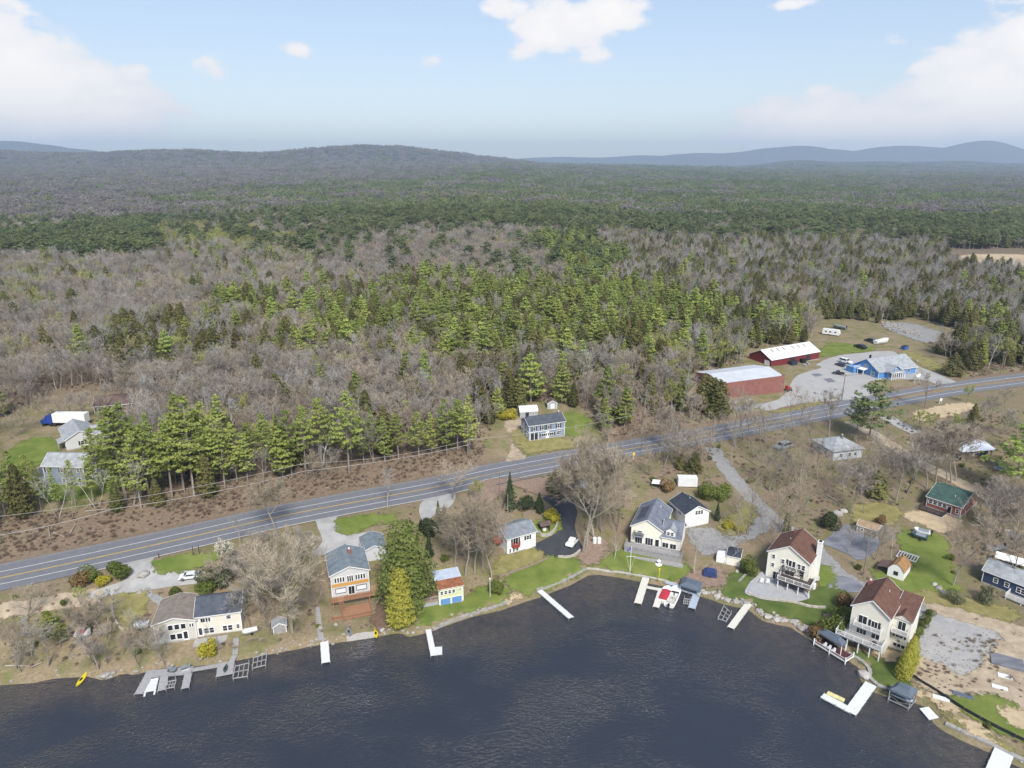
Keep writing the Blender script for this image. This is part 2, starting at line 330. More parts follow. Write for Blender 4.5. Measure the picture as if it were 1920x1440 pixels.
def ribbon(name,P,a,b,mt,off,nx=3,zfun=None,kind='structure',parent=None):
    """strip between offsets a (left) and b (right) of centre line P"""
    P=np.asarray(P,float); d=np.gradient(P,axis=0); d/=np.hypot(d[:,0],d[:,1])[:,None]; n=np.stack([-d[:,1],d[:,0]],1)
    ts=np.linspace(a,b,nx); rows=np.stack([P+n*t for t in ts],1); z=(zfun or T)(rows[...,0],rows[...,1])+off
    V=np.concatenate([rows,z[...,None]],2).reshape(-1,3); F=[]
    for i in range(len(P)-1):
        for k in range(nx-1): F.append((i*nx+k,i*nx+k+1,(i+1)*nx+k+1,(i+1)*nx+k))
    m=MB(); m.add(V,F); me=m.mesh(name,mt)
    e=np.tile(np.clip(np.minimum(np.abs(ts-a),np.abs(ts-b))/1.2,0,1),len(P)); at=me.attributes.new('edge','FLOAT','POINT'); at.data.foreach_set('value',e.astype(np.float32))
    bm=bmesh.new(); bm.from_mesh(me)
    for f in bm.faces:
        if f.normal.z<0: f.normal_flip()
    bm.to_mesh(me); bm.free()
    return structure(name,me,kind,parent=parent)
def path(name,px,w,mt,off=.05,nx=7):
    a=np.array(px,float); P=smooth_line(G(a[:,0],a[:,1]),2.0); w+=1.2; return ribbon(name,P,w/2,-w/2,mt,off,nx)

# ---------------------------------------------------------------- ground
def terrain_mat():
    m=bpy.data.materials.new('forest_floor'); m.use_nodes=True; t=m.node_tree; n=t.nodes; l=t.links; b=n['Principled BSDF']; b.inputs['Roughness'].default_value=1; b.inputs['Specular IOR Level'].default_value=.05
    geo=n.new('ShaderNodeNewGeometry')
    def noise(s,d=5,r=.65):
        k=n.new('ShaderNodeTexNoise'); k.inputs['Scale'].default_value=s; k.inputs['Detail'].default_value=d; k.inputs['Roughness'].default_value=r; l.new(geo.outputs['Position'],k.inputs['Vector']); return k.outputs[0]
    def ramp(f,a,b_):
        k=n.new('ShaderNodeMapRange'); k.inputs[1].default_value=a; k.inputs[2].default_value=b_; l.new(f,k.inputs[0]); return k.outputs[0]
    def mixc(f,a,c):
        k=n.new('ShaderNodeMix'); k.data_type='RGBA'; l.new(f,k.inputs[0])
        for i,v in ((6,a),(7,c)):
            if isinstance(v,tuple): k.inputs[i].default_value=(*v,1)
            else: l.new(v,k.inputs[i])
        return k.outputs[2]
    def mul(a,c):
        k=n.new('ShaderNodeMath'); k.operation='MULTIPLY'; l.new(a,k.inputs[0]); l.new(c,k.inputs[1]); return k.outputs[0]
    at=n.new('ShaderNodeAttribute'); at.attribute_name='cover'; sp=n.new('ShaderNodeSeparateColor'); l.new(at.outputs['Color'],sp.inputs[0])
    litter=mixc(ramp(noise(1.4,8,.75),.3,.7),(.11,.078,.056),(.26,.195,.145))
    litter=mixc(ramp(noise(.05,4),.5,.75),litter,mixc(ramp(noise(2.2,6,.8),.35,.65),(.15,.12,.08),(.29,.235,.15)))
    grass=mixc(ramp(noise(1.7,8,.78),.3,.7),(.15,.12,.074),(.345,.275,.18))
    c=mixc(sp.outputs[0],litter,grass)
    green=mixc(ramp(noise(2.0,6,.7),.3,.7),(.085,.10,.035),(.19,.185,.07))
    c=mixc(mul(sp.outputs[1],ramp(noise(.16,6,.75),.44,.62)),c,green)
    far=mixc(ramp(noise(.012,6,.7),.42,.58),(.105,.09,.085),(.05,.065,.035))
    c=mixc(sp.outputs[2],c,far)
    # lake bed: sand to dark muck, water's light loss with depth painted in
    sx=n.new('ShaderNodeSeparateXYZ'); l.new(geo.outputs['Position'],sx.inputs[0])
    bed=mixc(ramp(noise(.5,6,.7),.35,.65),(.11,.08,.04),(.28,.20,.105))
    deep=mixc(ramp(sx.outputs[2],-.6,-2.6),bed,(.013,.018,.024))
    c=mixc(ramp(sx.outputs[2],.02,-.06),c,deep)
    l.new(c,b.inputs['Base Color'])
    bp=n.new('ShaderNodeBump'); bp.inputs['Strength'].default_value=.6; bp.inputs['Distance'].default_value=.15; l.new(noise(1.2,8,.8),bp.inputs['Height']); l.new(bp.outputs[0],b.inputs['Normal'])
    MATS['forest_floor']=m; return m
FLOOR=terrain_mat()
def cover(x,y):
    """ground cover: R dry grass instead of leaf litter, G green growth, B distant canopy colours"""
    ds=seg_dist(x,y,SHORE); dr=seg_dist(x,y,ROADC); north=inside(x,y,_NORTH)
    r=np.where(north,.08,.75)*(0.75+.5*vnoise(x,y,17,8)); r=np.where(~north&(dr<14),.35,r); r=np.where(~north&(x>35)&(ds>22),r*.55,r); r=np.where(~north&(ds<9),.9,r)
    g=np.where(north,.12,.8)
    g=np.where(north&(dr<18),.05,g)
    yard=north&(((x>58)&(dr<75+65*(x>110))&(dr>10))|((x<-88)&(y<225)&(dr>24))|(np.hypot(x-8,y-212)<22)); r=np.where(yard,.8,r); g=np.where(yard,.95,g)
    return np.clip(np.stack([r,g,sst(500,1100,y),np.ones_like(x)],1),0,1)
def grid_mesh(name,X,Y,Z,skip=None):
    ny,nx=X.shape; idx=np.arange(nx*ny).reshape(ny,nx)
    F=np.stack([idx[:-1,:-1],idx[:-1,1:],idx[1:,1:],idx[1:,:-1]],-1).reshape(-1,4)
    if skip is not None:
        s=skip.ravel(); F=F[~s[F].all(1)]
    V=np.stack([X.ravel(),Y.ravel(),Z.ravel()],1)
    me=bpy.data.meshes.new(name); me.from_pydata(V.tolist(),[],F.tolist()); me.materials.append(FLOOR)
    at=me.color_attributes.new('cover','FLOAT_COLOR','POINT'); at.data.foreach_set('color',cover(X.ravel(),Y.ravel()).astype(np.float32).ravel())
    me.polygons.foreach_set('use_smooth',[True]*len(me.polygons)); me.update(); return me
X,Y=np.meshgrid(np.arange(-175,262,1.3),np.arange(52,352,1.3)); Z=T(X.ravel(),Y.ravel()).reshape(X.shape)
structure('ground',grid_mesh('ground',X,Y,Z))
rr=np.geomspace(45,15500,150); aa=np.radians(np.linspace(-58,58,230)); RR,AA=np.meshgrid(rr,aa,indexing='ij'); X,Y=RR*np.sin(AA),RR*np.cos(AA)
Z=T(X.ravel(),Y.ravel()).reshape(X.shape); near=(X>-170)&(X<256)&(Y>57)&(Y<346); Z=Z-.4*((X>-176)&(X<263)&(Y>51)&(Y<353))
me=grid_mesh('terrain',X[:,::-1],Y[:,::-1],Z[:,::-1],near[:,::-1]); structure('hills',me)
# ---------------------------------------------------------------- lake
def water_mat():
    m=bpy.data.materials.new('lake_water'); m.use_nodes=True; t=m.node_tree; n=t.nodes; l=t.links; n.remove(n['Principled BSDF'])
    tcn=n.new('ShaderNodeNewGeometry')
    def nz(scale,st,det,rot=0):
        mp=n.new('ShaderNodeMapping'); mp.inputs['Scale'].default_value=st; mp.inputs['Rotation'].default_value=(0,0,rot); l.new(tcn.outputs['Position'],mp.inputs[0])
        k=n.new('ShaderNodeTexNoise'); k.inputs['Scale'].default_value=scale; k.inputs['Detail'].default_value=det; k.inputs['Roughness'].default_value=.55; k.inputs['Distortion'].default_value=.6; l.new(mp.outputs[0],k.inputs['Vector']); return k.outputs[0]
    a=nz(2.1,(.75,1.1,1),4,R(-24)); b=nz(.9,(.7,1.15,1),3,R(32)); c=nz(.05,(1,1.6,1),3)
    s1=n.new('ShaderNodeMath'); s1.operation='ADD'; l.new(a,s1.inputs[0]); l.new(b,s1.inputs[1])
    st=n.new('ShaderNodeMapRange'); st.inputs[1].default_value=.35; st.inputs[2].default_value=.65; st.inputs[3].default_value=.3; st.inputs[4].default_value=1.15; l.new(c,st.inputs[0])
    bp=n.new('ShaderNodeBump'); bp.inputs['Distance'].default_value=.42; l.new(s1.outputs[0],bp.inputs['Height']); l.new(st.outputs[0],bp.inputs['Strength'])
    gl=n.new('ShaderNodeBsdfGlossy'); gl.inputs['Roughness'].default_value=.04; l.new(bp.outputs[0],gl.inputs['Normal'])
    tr=n.new('ShaderNodeBsdfTransparent'); tr.inputs[0].default_value=(.82,.76,.62,1)
    df=n.new('ShaderNodeBsdfDiffuse'); df.inputs[0].default_value=(.058,.071,.10,1)
    m0=n.new('ShaderNodeMixShader'); m0.inputs[0].default_value=.46; l.new(tr.outputs[0],m0.inputs[1]); l.new(df.outputs[0],m0.inputs[2])
    fr=n.new('ShaderNodeFresnel'); fr.inputs[0].default_value=1.34; l.new(bp.outputs[0],fr.inputs['Normal'])
    mx=n.new('ShaderNodeMixShader'); l.new(fr.outputs[0],mx.inputs[0]); l.new(m0.outputs[0],mx.inputs[1]); l.new(gl.outputs[0],mx.inputs[2])
    l.new(mx.outputs[0],n['Material Output'].inputs[0]); MATS['lake_water']=m; return m
m=MB(); m.add([(-900,-700,0),(900,-700,0),(900,170,0),(-900,170,0)],[(0,1,2,3)]); structure('lake',m.mesh('lake',water_mat()))
# ---------------------------------------------------------------- roads, drives, lawns
mat('asphalt',(.15,.153,.168),.9,.12,.8,bump=.15,coord='World',detail=9); mat('asphalt_shoulder',(.18,.18,.185),.92,.14,.9,coord='World',detail=9)
mat('white_paint',(.62,.62,.62),.7,.15,3,coord='World'); mat('yellow_paint',(.62,.42,.09),.7,.15,3,coord='World')
mat('concrete',(.40,.39,.37),.9,.14,.8,coord='World',detail=8,bump=.1); mat('drive_concrete',(.33,.325,.315),.92,.2,.35,coord='World',detail=9)
mat('gravel',(.24,.235,.23),1,.25,1.6,coord='World',detail=10,bump=.3); mat('dirt_road',(.25,.195,.135),1,.2,.45,col2=(.44,.365,.265),coord='World',detail=9,bump=.2); mat('sand',(.42,.33,.21),1,.18,.6,coord='World',detail=8,bump=.15)
mat('blacktop',(.045,.047,.055),.9,.2,.6,coord='World',detail=8); mat('worn_blacktop',(.10,.105,.125),.92,.3,.35,col2=(.22,.225,.25),coord='World',detail=10,stretch=(.6,1.6,1))
mat('lawn',(.09,.132,.027),1,.2,.22,col2=(.19,.215,.06),coord='World',detail=10,bump=.5,spec=.05); mat('rich_lawn',(.058,.092,.025),1,.2,.3,col2=(.125,.15,.045),coord='World',detail=10,bump=.5,spec=.05)
mat('dry_lawn',(.15,.145,.05),1,.2,.5,col2=(.28,.24,.11),coord='World',detail=10,bump=.5,spec=.05); mat('mulch',(.115,.075,.055),1,.25,1.3,col2=(.2,.14,.10),coord='World',detail=9,bump=.5,spec=.05)
mat('bark_dust',(.175,.125,.095),1,.25,1.3,col2=(.29,.215,.165),coord='World',detail=9,bump=.5,spec=.05); mat('lot_gravel',(.29,.285,.275),1,.15,.3,col2=(.36,.35,.34),coord='World',detail=9)
mat('paver',(.33,.33,.34),.9,.15,1.2,coord='World',detail=6,bump=.2); mat('rubble_gravel',(.25,.25,.255),1,.2,.5,col2=(.37,.355,.335),coord='World',detail=11,bump=.5)
ragged('lawn','rich_lawn','dry_lawn','mulch','bark_dust','sand','dirt_road','gravel','rubble_gravel')
RP=smooth_line(ROADC,4.0)
rz=lambda x,y: np.full(np.shape(x),ROAD_Z)
road=ribbon('road',RP,5.6,-5.6,M('asphalt'),.10,5)
ribbon('road_shoulder',RP,5.5,6.5,M('asphalt_shoulder'),.07,3); structure_sidewalk=ribbon('pavement_edge',RP[(RP[:,0]>-95)&(RP[:,0]<20)],-5.62,-6.0,M('concrete'),.16,2)
ln=ribbon('edge_line',RP,2.85,2.68,M('white_paint'),.125,2); ribbon('edge_line',RP,-2.68,-2.85,M('white_paint'),.125,2)
ribbon('centre_line',RP,.17,.05,M('yellow_paint'),.125,2); ribbon('centre_line',RP,-.05,-.17,M('yellow_paint'),.125,2)
# drives and paths
drape('driveway',[(238,1043),(288,1036),(287,1060),(300,1072),(380,1068),(384,1085),(345,1095),(262,1107),(210,1116),(170,1122),(168,1112),(215,1095),(243,1080),(240,1062)],M('drive_concrete'),.06,1)
path('dirt_track',[(190,1117),(130,1124),(60,1138),(-20,1147)],3.2,M('dirt_road'),.05)
path('footpath',[(268,1108),(290,1122),(305,1133)],1.3,M('gravel'),.07)
drape('driveway',[(592,975),(628,967),(645,985),(655,1000),(690,998),(690,1012),(650,1035),(600,1040),(580,1045),(604,1015)],M('drive_concrete'),.06,1)
drape('driveway',[(792,938),(850,925),(850,945),(822,962),(800,976),(790,970)],M('drive_concrete'),.06,1)
drape('blacktop_driveway',[(1018,932),(1074,927),(1080,958),(1079,985),(1086,1012),(1091,1034),(1052,1046),(1020,1043),(1004,1025),(1024,1011),(1043,996),(1048,972),(1034,950)],M('blacktop'),.08,1)
path('gravel_lane',[(1335,838),(1352,868),(1375,895),(1405,930),(1432,955),(1460,985),(1500,1008),(1530,1030),(1556,1065),(1590,1090),(1640,1112),(1700,1126),(1760,1140),(1830,1160),(1905,1185),(1990,1215)],4.2,M('gravel'),.07,5)
path('dirt_road',[(1715,1129),(1770,1143),(1830,1160),(1905,1185),(1990,1215)],4.6,M('dirt_road'),.10,5)
drape('gravel_drive',[(1285,992),(1330,982),(1352,998),(1378,1003),(1400,985),(1412,960),(1432,955),(1452,985),(1420,1010),(1400,1020),(1350,1040),(1320,1045),(1290,1020)],M('gravel'),.10,1)
drape('asphalt_yard',[(1553,1005),(1580,985),(1600,990),(1640,1005),(1650,1020),(1616,1052),(1590,1040),(1556,1024),(1545,1018)],M('worn_blacktop'),.12,1)
drape('asphalt_yard',[(1555,1085),(1580,1080),(1612,1095),(1622,1110),(1585,1112),(1553,1100)],M('worn_blacktop'),.13,1)
drape('gravel_apron',[(1690,1118),(1752,1135),(1735,1170),(1718,1165),(1705,1145)],M('gravel'),.14,1)
drape('gravel_lot',[(1742,1148),(1800,1158),(1862,1180),(1892,1196),(1872,1222),(1835,1262),(1795,1268),(1740,1240),(1718,1215),(1724,1185)],M('rubble_gravel'),.08,1,grow=1.0)
path('dirt_road',[(1592,790),(1640,815),(1690,846),(1735,875),(1790,900),(1830,920),(1870,938),(1930,965)],4.2,M('dirt_road'),.07)
path('dirt_road',[(1660,782),(1695,800),(1720,812)],4,M('lot_gravel'),.06)
drape('house_drive',[(940,790),(975,780),(985,795),(975,808),(968,830),(990,855),(1005,858),(960,868),(930,870),(948,850),(955,835),(948,815)],M('dirt_road'),.07,1)
drape('car_park',[(1495,705),(1540,690),(1530,683),(1565,668),(1605,663),(1665,658),(1690,668),(1730,690),(1790,715),(1770,725),(1725,712),(1640,714),(1625,722),(1648,735),(1600,748),(1500,757),(1440,770),(1425,762),(1470,742)],M('lot_gravel'),.08,1)
for q in ([(1520,702),(1534,700),(1543,704),(1529,707)],[(1544,711),(1557,709),(1567,716),(1553,718)]): drape('asphalt_patch',q,M('asphalt'),.12,0,wob=0)
drape('grass_verge',[(1540,652),(1560,642),(1600,645),(1640,650),(1640,658),(1590,664),(1540,670),(1532,662)],M('lawn'),.08,1)
drape('grass_verge',[(1690,655),(1730,665),(1765,685),(1760,700),(1720,682),(1690,665)],M('dry_lawn'),.08,1)
drape('grass_verge',[(1430,772),(1480,762),(1555,742),(1575,745),(1550,757),(1490,772),(1440,780)],M('dry_lawn'),.08,1)
path('ditch_path',[(1378,768),(1440,758),(1500,748),(1555,736)],2.2,M('gravel'),.06)
drape('sand_patch',[(1715,770),(1790,755),(1830,757),(1820,772),(1740,790),(1712,785)],M('sand'),.06,1)
drape('sand_yard',[(1680,965),(1715,955),(1745,960),(1800,970),(1815,985),(1770,1003),(1725,985)],M('sand'),.08,1)
drape('sand_pit',[(1790,482),(1830,476),(1930,478),(1960,490),(1930,508),(1850,500),(1800,492)],M('sand'),.1,1,step=8)
drape('quarry_floor',[(1650,610),(1700,604),(1780,625),(1800,640),(1745,645),(1690,630)],M('gravel'),.1,1,step=6)
drape('clearing',[(275,632),(345,628),(350,640),(280,645)],M('sand'),.1,1,step=8)
# lawns and beds
LAWNS=[('lawn',[(790,1172),(850,1152),(900,1138),(945,1123),(955,1108),(935,1098),(905,1103),(870,1128),(800,1140),(785,1155)],'lawn'),
 ('lawn',[(955,1098),(985,1113),(1010,1106),(1058,1086),(1098,1064),(1085,1050),(1040,1046),(1008,1048),(985,1060),(958,1078)],'lawn'),
 ('lawn',[(1100,1060),(1130,1066),(1165,1070),(1210,1079),(1255,1087),(1280,1082),(1290,1066),(1262,1052),(1200,1034),(1172,1030),(1140,1050)],'lawn'),
 ('dry_grass_lawn',[(945,1042),(1000,1030),(1020,1045),(1000,1056),(955,1072),(930,1085),(925,1060)],'dry_lawn'),
 ('lawn',[(1352,1108),(1368,1085),(1400,1070),(1414,1072),(1402,1102),(1432,1122),(1475,1130),(1500,1128),(1535,1145),(1545,1162),(1525,1172),(1480,1155),(1440,1147),(1412,1128),(1375,1122)],'rich_lawn'),
 ('lawn',[(1512,1132),(1530,1108),(1558,1100),(1590,1116),(1588,1140),(1560,1148),(1535,1142)],'rich_lawn'),
 ('lawn',[(1592,1215),(1618,1222),(1660,1240),(1692,1250),(1700,1285),(1675,1289),(1650,1284),(1640,1274),(1645,1258),(1625,1240)],'rich_lawn'),
 ('lawn',[(1530,1075),(1550,1060),(1562,1085),(1545,1100)],'lawn'),
 ('lawn',[(1640,1070),(1680,1080),(1720,1070),(1690,1030),(1690,1000),(1745,1000),(1775,1020),(1775,1070),(1790,1100),(1780,1122),(1720,1115),(1660,1100)],'lawn'),
 ('lawn',[(1700,1120),(1760,1110),(1840,1128),(1905,1150),(1880,1165),(1800,1140)],'dry_lawn'),
 ('lawn',[(1786,1300),(1820,1308),(1870,1305),(1925,1330),(1960,1400),(1900,1385),(1840,1355),(1800,1325)],'lawn'),
 ('lawn',[(1775,1335),(1800,1345),(1860,1385),(1900,1405),(1870,1395),(1815,1372),(1780,1352)],'dry_lawn'),
 ('lawn',[(15,850),(45,828),(85,822),(110,838),(90,862),(45,880),(10,885)],'lawn'),
 ('lawn',[(60,905),(130,905),(220,880),(260,895),(200,925),(90,940)],'lawn'),
 ('lawn',[(1040,785),(1075,775),(1110,790),(1095,812),(1060,815),(1058,795)],'lawn'),
 ('dry_grass_lawn',[(958,815),(985,805),(1045,822),(1100,822),(1095,838),(1010,848),(990,850),(975,838)],'dry_lawn'),
 ('lawn',[(632,980),(650,972),(720,966),(740,975),(690,985),(652,1002)],'lawn'),
 ('lawn',[(296,1055),(330,1045),(395,1038),(405,1050),(350,1066),(300,1072)],'lawn'),
 ('lawn',[(200,1125),(260,1110),(275,1125),(255,1165),(225,1160),(205,1150)],'dry_lawn'),
 ('lawn',[(1000,985),(1022,975),(1048,980),(1040,998),(1016,1008),(1000,1000)],'lawn'),
 ('lawn',[(1600,950),(1660,945),(1690,965),(1660,985),(1610,985)],'dry_lawn'),
 ('lawn',[(1350,985),(1385,960),(1405,945),(1412,970),(1395,992),(1370,998)],'dry_lawn'),
 ('mulch_bed',[(705,1060),(730,1060),(745,1100),(760,1160),(745,1180),(700,1180),(690,1165),(715,1110),(700,1075)],'mulch'),
 ('bark_bed',[(1280,1088),(1310,1066),(1350,1060),(1365,1080),(1345,1105),(1318,1112)],'bark_dust'),
 ('bark_bed',[(1080,1050),(1105,1010),(1130,1005),(1145,1025),(1120,1055),(1098,1060)],'bark_dust'),
 ('bark_bed',[(890,905),(1010,895),(1080,905),(1080,930),(1010,930),(960,915),(920,950),(880,940)],'bark_dust'),
 ('beach',[(945,1125),(962,1112),(985,1117),(975,1125),(955,1133)],'sand'),
 ('beach',[(1695,1298),(1712,1290),(1755,1305),(1790,1320),(1800,1335),(1775,1335),(1740,1318)],'sand'),
 ('sand_patch',[(1805,1352),(1835,1358),(1862,1378),(1850,1395),(1815,1375)],'sand'),
 ('sand_patch',[(1882,1332),(1910,1328),(1945,1345),(1940,1375),(1895,1362)],'sand'),
 ('bare_earth',[(1708,1235),(1745,1240),(1795,1266),(1830,1258),(1862,1218),(1890,1192),(1945,1212),(1960,1330),(1900,1318),(1850,1300),(1800,1306),(1750,1296),(1708,1274)],'dirt_road'),
 ('paved_terrace',[(1400,1112),(1424,1078),(1440,1080),(1475,1095),(1512,1118),(1490,1128),(1440,1124),(1412,1117)],'paver'),
 ('paved_terrace',[(1583,1205),(1600,1195),(1660,1222),(1695,1215),(1700,1222),(1678,1246),(1640,1232)],'sand')]
for i,(nm,p,mm) in enumerate(LAWNS): drape(nm,p,M(mm),.16+.004*i if 'bed' in nm or 'terr' in nm else .11+.004*i,1,step=1.6,rim=3.6 if 'earth' in nm or 'sand' in nm or 'dry' in nm else 2.6,grow=1.3 if 'lawn' in nm or 'earth' in nm or 'sand' in nm else .6)

# ---------------------------------------------------------------- building kit
mat('glass_dark',(.018,.023,.03),.12,.3,.8,spec=.6); mat('white_trim',(.72,.72,.71),.5,.06,2); mat('black_trim',(.03,.03,.033),.6,.1,2); mat('foundation',(.34,.33,.32),.95,.15,1.2)
mat('blind_white',(.66,.67,.69),.6,.05,1); mat('metal_grey',(.30,.31,.32),.45,.15,2,metal=.6)
_wc={}
def window_mesh(w,h,nx,ny,fr,frame):
    k=('w',round(w,2),round(h,2),nx,ny,fr,frame)
    if k in _wc: return _wc[k]
    m=MB(); t=fr
    m.box(-w/2-t,-w/2+.02,-.06,.03,-t,h+t); m.box(w/2-.02,w/2+t,-.06,.03,-t,h+t); m.box(-w/2+.02,w/2-.02,-.06,.03,-t,.02); m.box(-w/2+.02,w/2-.02,-.06,.03,h-.02,h+t)
    for i in range(1,nx): x=-w/2+w*i/nx; m.box(x-.03,x+.03,-.045,.0,.02,h-.02)
    for j in range(1,ny): z=h*j/ny; m.box(-w/2+.02,w/2-.02,-.043,.0,z-.025,z+.025)
    _wc[k]=m.mesh('window',M(frame)); return _wc[k]
def pane_mesh(w,h,g='glass_dark'):
    k=('p',round(w,2),round(h,2),g)
    if k not in _wc: m=MB(); m.box(-w/2+.01,w/2-.01,-.02,.02,.01,h-.01); _wc[k]=m.mesh('pane',M(g))
    return _wc[k]
class House:
    def __init__(s,name,label,cat,x,y,z,th,group=None):
        s.o=thing(name,label,cat,(x,y,z),R(th),group); s.x,s.y,s.z,s.th=x,y,z,R(th)
    def world(s,lx,ly,lz=0):
        c,q=math.cos(s.th),math.sin(s.th); return (s.x+lx*c-ly*q,s.y+lx*q+ly*c,s.z+lz)
    def part(s,name,mb,mt,parent=None,label=None,smooth=False):
        mts=[M(k) for k in mt] if isinstance(mt,(list,tuple)) else M(mt)
        return ob(name,mb.mesh(name,mts,smooth),parent or s.o,label=label)
    def body(s,W,D,h,Rr,axis,wall,roof,x0=0,y0=0,z0=0,over=.3,trim='white_trim',found=2.0,fz=.3,hR=None,wlabel=None,rlabel=None,roofpart=True,shed=False,corner=True):
        """walls with gables, eaves h, ridge Rr along axis x or y; shed: one slope rising to the back"""
        x1,y1=x0+W,y0+D; w=MB()
        if axis=='y': w.prism([(x0,z0),(x1,z0),(x1,h),((x0+x1)/2,Rr),(x0,h)],y0,y1,'y')
        elif shed: w.prism([(y0,z0),(y1,z0),(y1,Rr),(y0,h)],x0,x1,'x')
        else: w.prism([(y0,z0),(y1,z0),(y1,h),((y0+y1)/2,Rr),(y0,h)],x0,x1,'x')
        wl=s.part('wall',w,wall,label=wlabel)
        if found:
            f=MB(); f.box(x0+.05,x1-.05,y0+.05,y1-.05,-found,z0+.01); f.box(x0-.04,x1+.04,y0-.04,y1+.04,-.5,fz) if fz>z0 else None; s.part('foundation',f,'foundation')
        t=.14; r=MB(); o=over
        if axis=='y':
            cx=(x0+x1)/2; sl=(Rr-h)/(W/2); e=h-sl*o
            r.slab([(x0-o,y0-o,e+t),(cx,y0-o,Rr+t),(cx,y1+o,Rr+t),(x0-o,y1+o,e+t)],t); r.slab([(cx,y0-o,Rr+t),(x1+o,y0-o,e+t),(x1+o,y1+o,e+t),(cx,y1+o,Rr+t)],t)
            r.beam((cx,y0-o,Rr+t),(cx,y1+o,Rr+t),.3,.06)
        elif shed:
            sl=(Rr-h)/D; r.slab([(x0-o,y0-o,h-sl*o+t),(x1+o,y0-o,h-sl*o+t),(x1+o,y1+o,Rr+sl*o+t),(x0-o,y1+o,Rr+sl*o+t)],t)
        else:
            cy_=(y0+y1)/2; sl=(Rr-h)/(D/2); e=h-sl*o
            r.slab([(x0-o,y0-o,e+t),(x1+o,y0-o,e+t),(x1+o,cy_,Rr+t),(x0-o,cy_,Rr+t)],t); r.slab([(x0-o,cy_,Rr+t),(x1+o,cy_,Rr+t),(x1+o,y1+o,e+t),(x0-o,y1+o,e+t)],t)
            r.beam((x0-o,cy_,Rr+t),(x1+o,cy_,Rr+t),.3,.06)
        rf=s.part('roof',r,roof,label=rlabel)
        if trim:
            k=MB(); b=.2
            if axis=='y':
                for yy in (y0-o-.03,y1+o+.03):
                    for xa,za,xb,zb in ((x0-o,e,cx,Rr),(cx,Rr,x1+o,e)): k.beam((xa,yy,za+.05),(xb,yy,zb+.05),.05,b,up=(0,0,1))
                k.box(x0-o-.05,x0-o,y0-o,y1+o,e-.06,e+.11); k.box(x1+o,x1+o+.05,y0-o,y1+o,e-.06,e+.11)
            elif shed:
                for xx in (x0-o-.03,x1+o+.03): k.beam((xx,y0-o,h-sl*o+.05),(xx,y1+o,Rr+sl*o+.05),.05,b)
                k.box(x0-o,x1+o,y0-o-.05,y0-o,h-sl*o-.06,h-sl*o+.11)
            else:
                for xx in (x0-o-.03,x1+o+.03):
                    for ya,za,yb,zb in ((y0-o,e,cy_,Rr),(cy_,Rr,y1+o,e)): k.beam((xx,ya,za+.05),(xx,yb,zb+.05),.05,b)
                k.box(x0-o,x1+o,y0-o-.05,y0-o,e-.06,e+.11); k.box(x0-o,x1+o,y1+o,y1+o+.05,e-.06,e+.11)
            if corner:
                c=.12
                for xx,sx in ((x0,-1),(x1,1)):
                    for yy,sy in ((y0,-1),(y1,1)):
                        xa,xb=sorted((xx+sx*.025,xx-sx*c)); ya,yb=sorted((yy+sy*.025,yy-sy*c)); k.box(xa,xb,ya,yb,max(z0,fz)+.02,h-.08)
            s.part('trim',k,trim)
        return wl,rf
    def on(s,face,u,v,off=.0,x0=0,x1=0,y0=0):
        """place on a wall: F front at y0, R right wall at x1, L left wall at x0"""
        if face=='F': return (u,y0-off,v),0
        if face=='R': return (x1+off,u,v),math.pi/2
        return (x0-off,u,v),-math.pi/2
    def win(s,face,u,v,w,h,nx=1,ny=2,frame='white_trim',fr=.09,shut=None,glass='glass_dark',name='window',label=None,**k):
        loc,rz=s.on(face,u,v,.03,**k); f=ob(name,window_mesh(w,h,nx,ny,fr,frame),s.o,loc,rz,label); ob('pane',pane_mesh(w,h,glass),f)
        if shut:
            for sx in (-1,1):
                kk=('s',round(h,2),shut)
                if kk not in _wc:
                    m=MB(); m.box(-.2,.2,-.05,.02,-.05,h+.05); [m.box(-.15,.15,-.065,-.05,z,z+.06) for z in np.arange(.05,h-.05,.16)]; _wc[kk]=m.mesh('shutter',M(shut))
                a=(loc[0]+sx*(w/2+.32)*math.cos(rz),loc[1]+sx*(w/2+.32)*math.sin(rz),loc[2]); ob('shutter',_wc[kk],s.o,a,rz)
        return f
    def wins(s,face,us,v,w,h,**k): return [s.win(face,u,v,w,h,**k) for u in us]
    def door(s,face,u,v,w=.95,h=2.05,mt='white_trim',glass=False,label=None,**k):
        loc,rz=s.on(face,u,v,.0,**k); m=MB(); m.box(-w/2,w/2,-.06,.02,0,h); m.box(-w/2-.1,-w/2,-.08,.02,0,h+.1); m.box(w/2,w/2+.1,-.08,.02,0,h+.1); m.box(-w/2,w/2,-.08,.02,h,h+.1)
        d=ob('door',m.mesh('door',M(mt)),s.o,loc,rz,label)
        if glass: g=MB(); g.box(-w/2+.1,w/2-.1,-.075,-.05,.35,h-.12); ob('pane',g.mesh('pane',M('glass_dark')),d)
        g=MB(); g.box(w/2-.14,w/2-.08,-.12,-.06,.95,1.05); ob('handle',g.mesh('handle',M('metal_grey')),d); return d
    def garage_door(s,face,u,v,w,h,mt='white_trim',rows=4,**k):
        loc,rz=s.on(face,u,v,.0,**k); m=MB(); m.box(-w/2-.1,-w/2,-.1,.02,0,h+.1); m.box(w/2,w/2+.1,-.1,.02,0,h+.1); m.box(-w/2,w/2,-.1,.02,h,h+.1)
        d=ob('garage_door',m.mesh('garage_door',M('white_trim')),s.o,loc,rz)
        pm=MB(); pm.box(-w/2+.01,w/2-.01,-.05,.0,.015,h/rows-.015); pm=pm.mesh('panel',M(mt))
        for r in range(rows): ob('panel',pm,d,(0,0,h/rows*r))
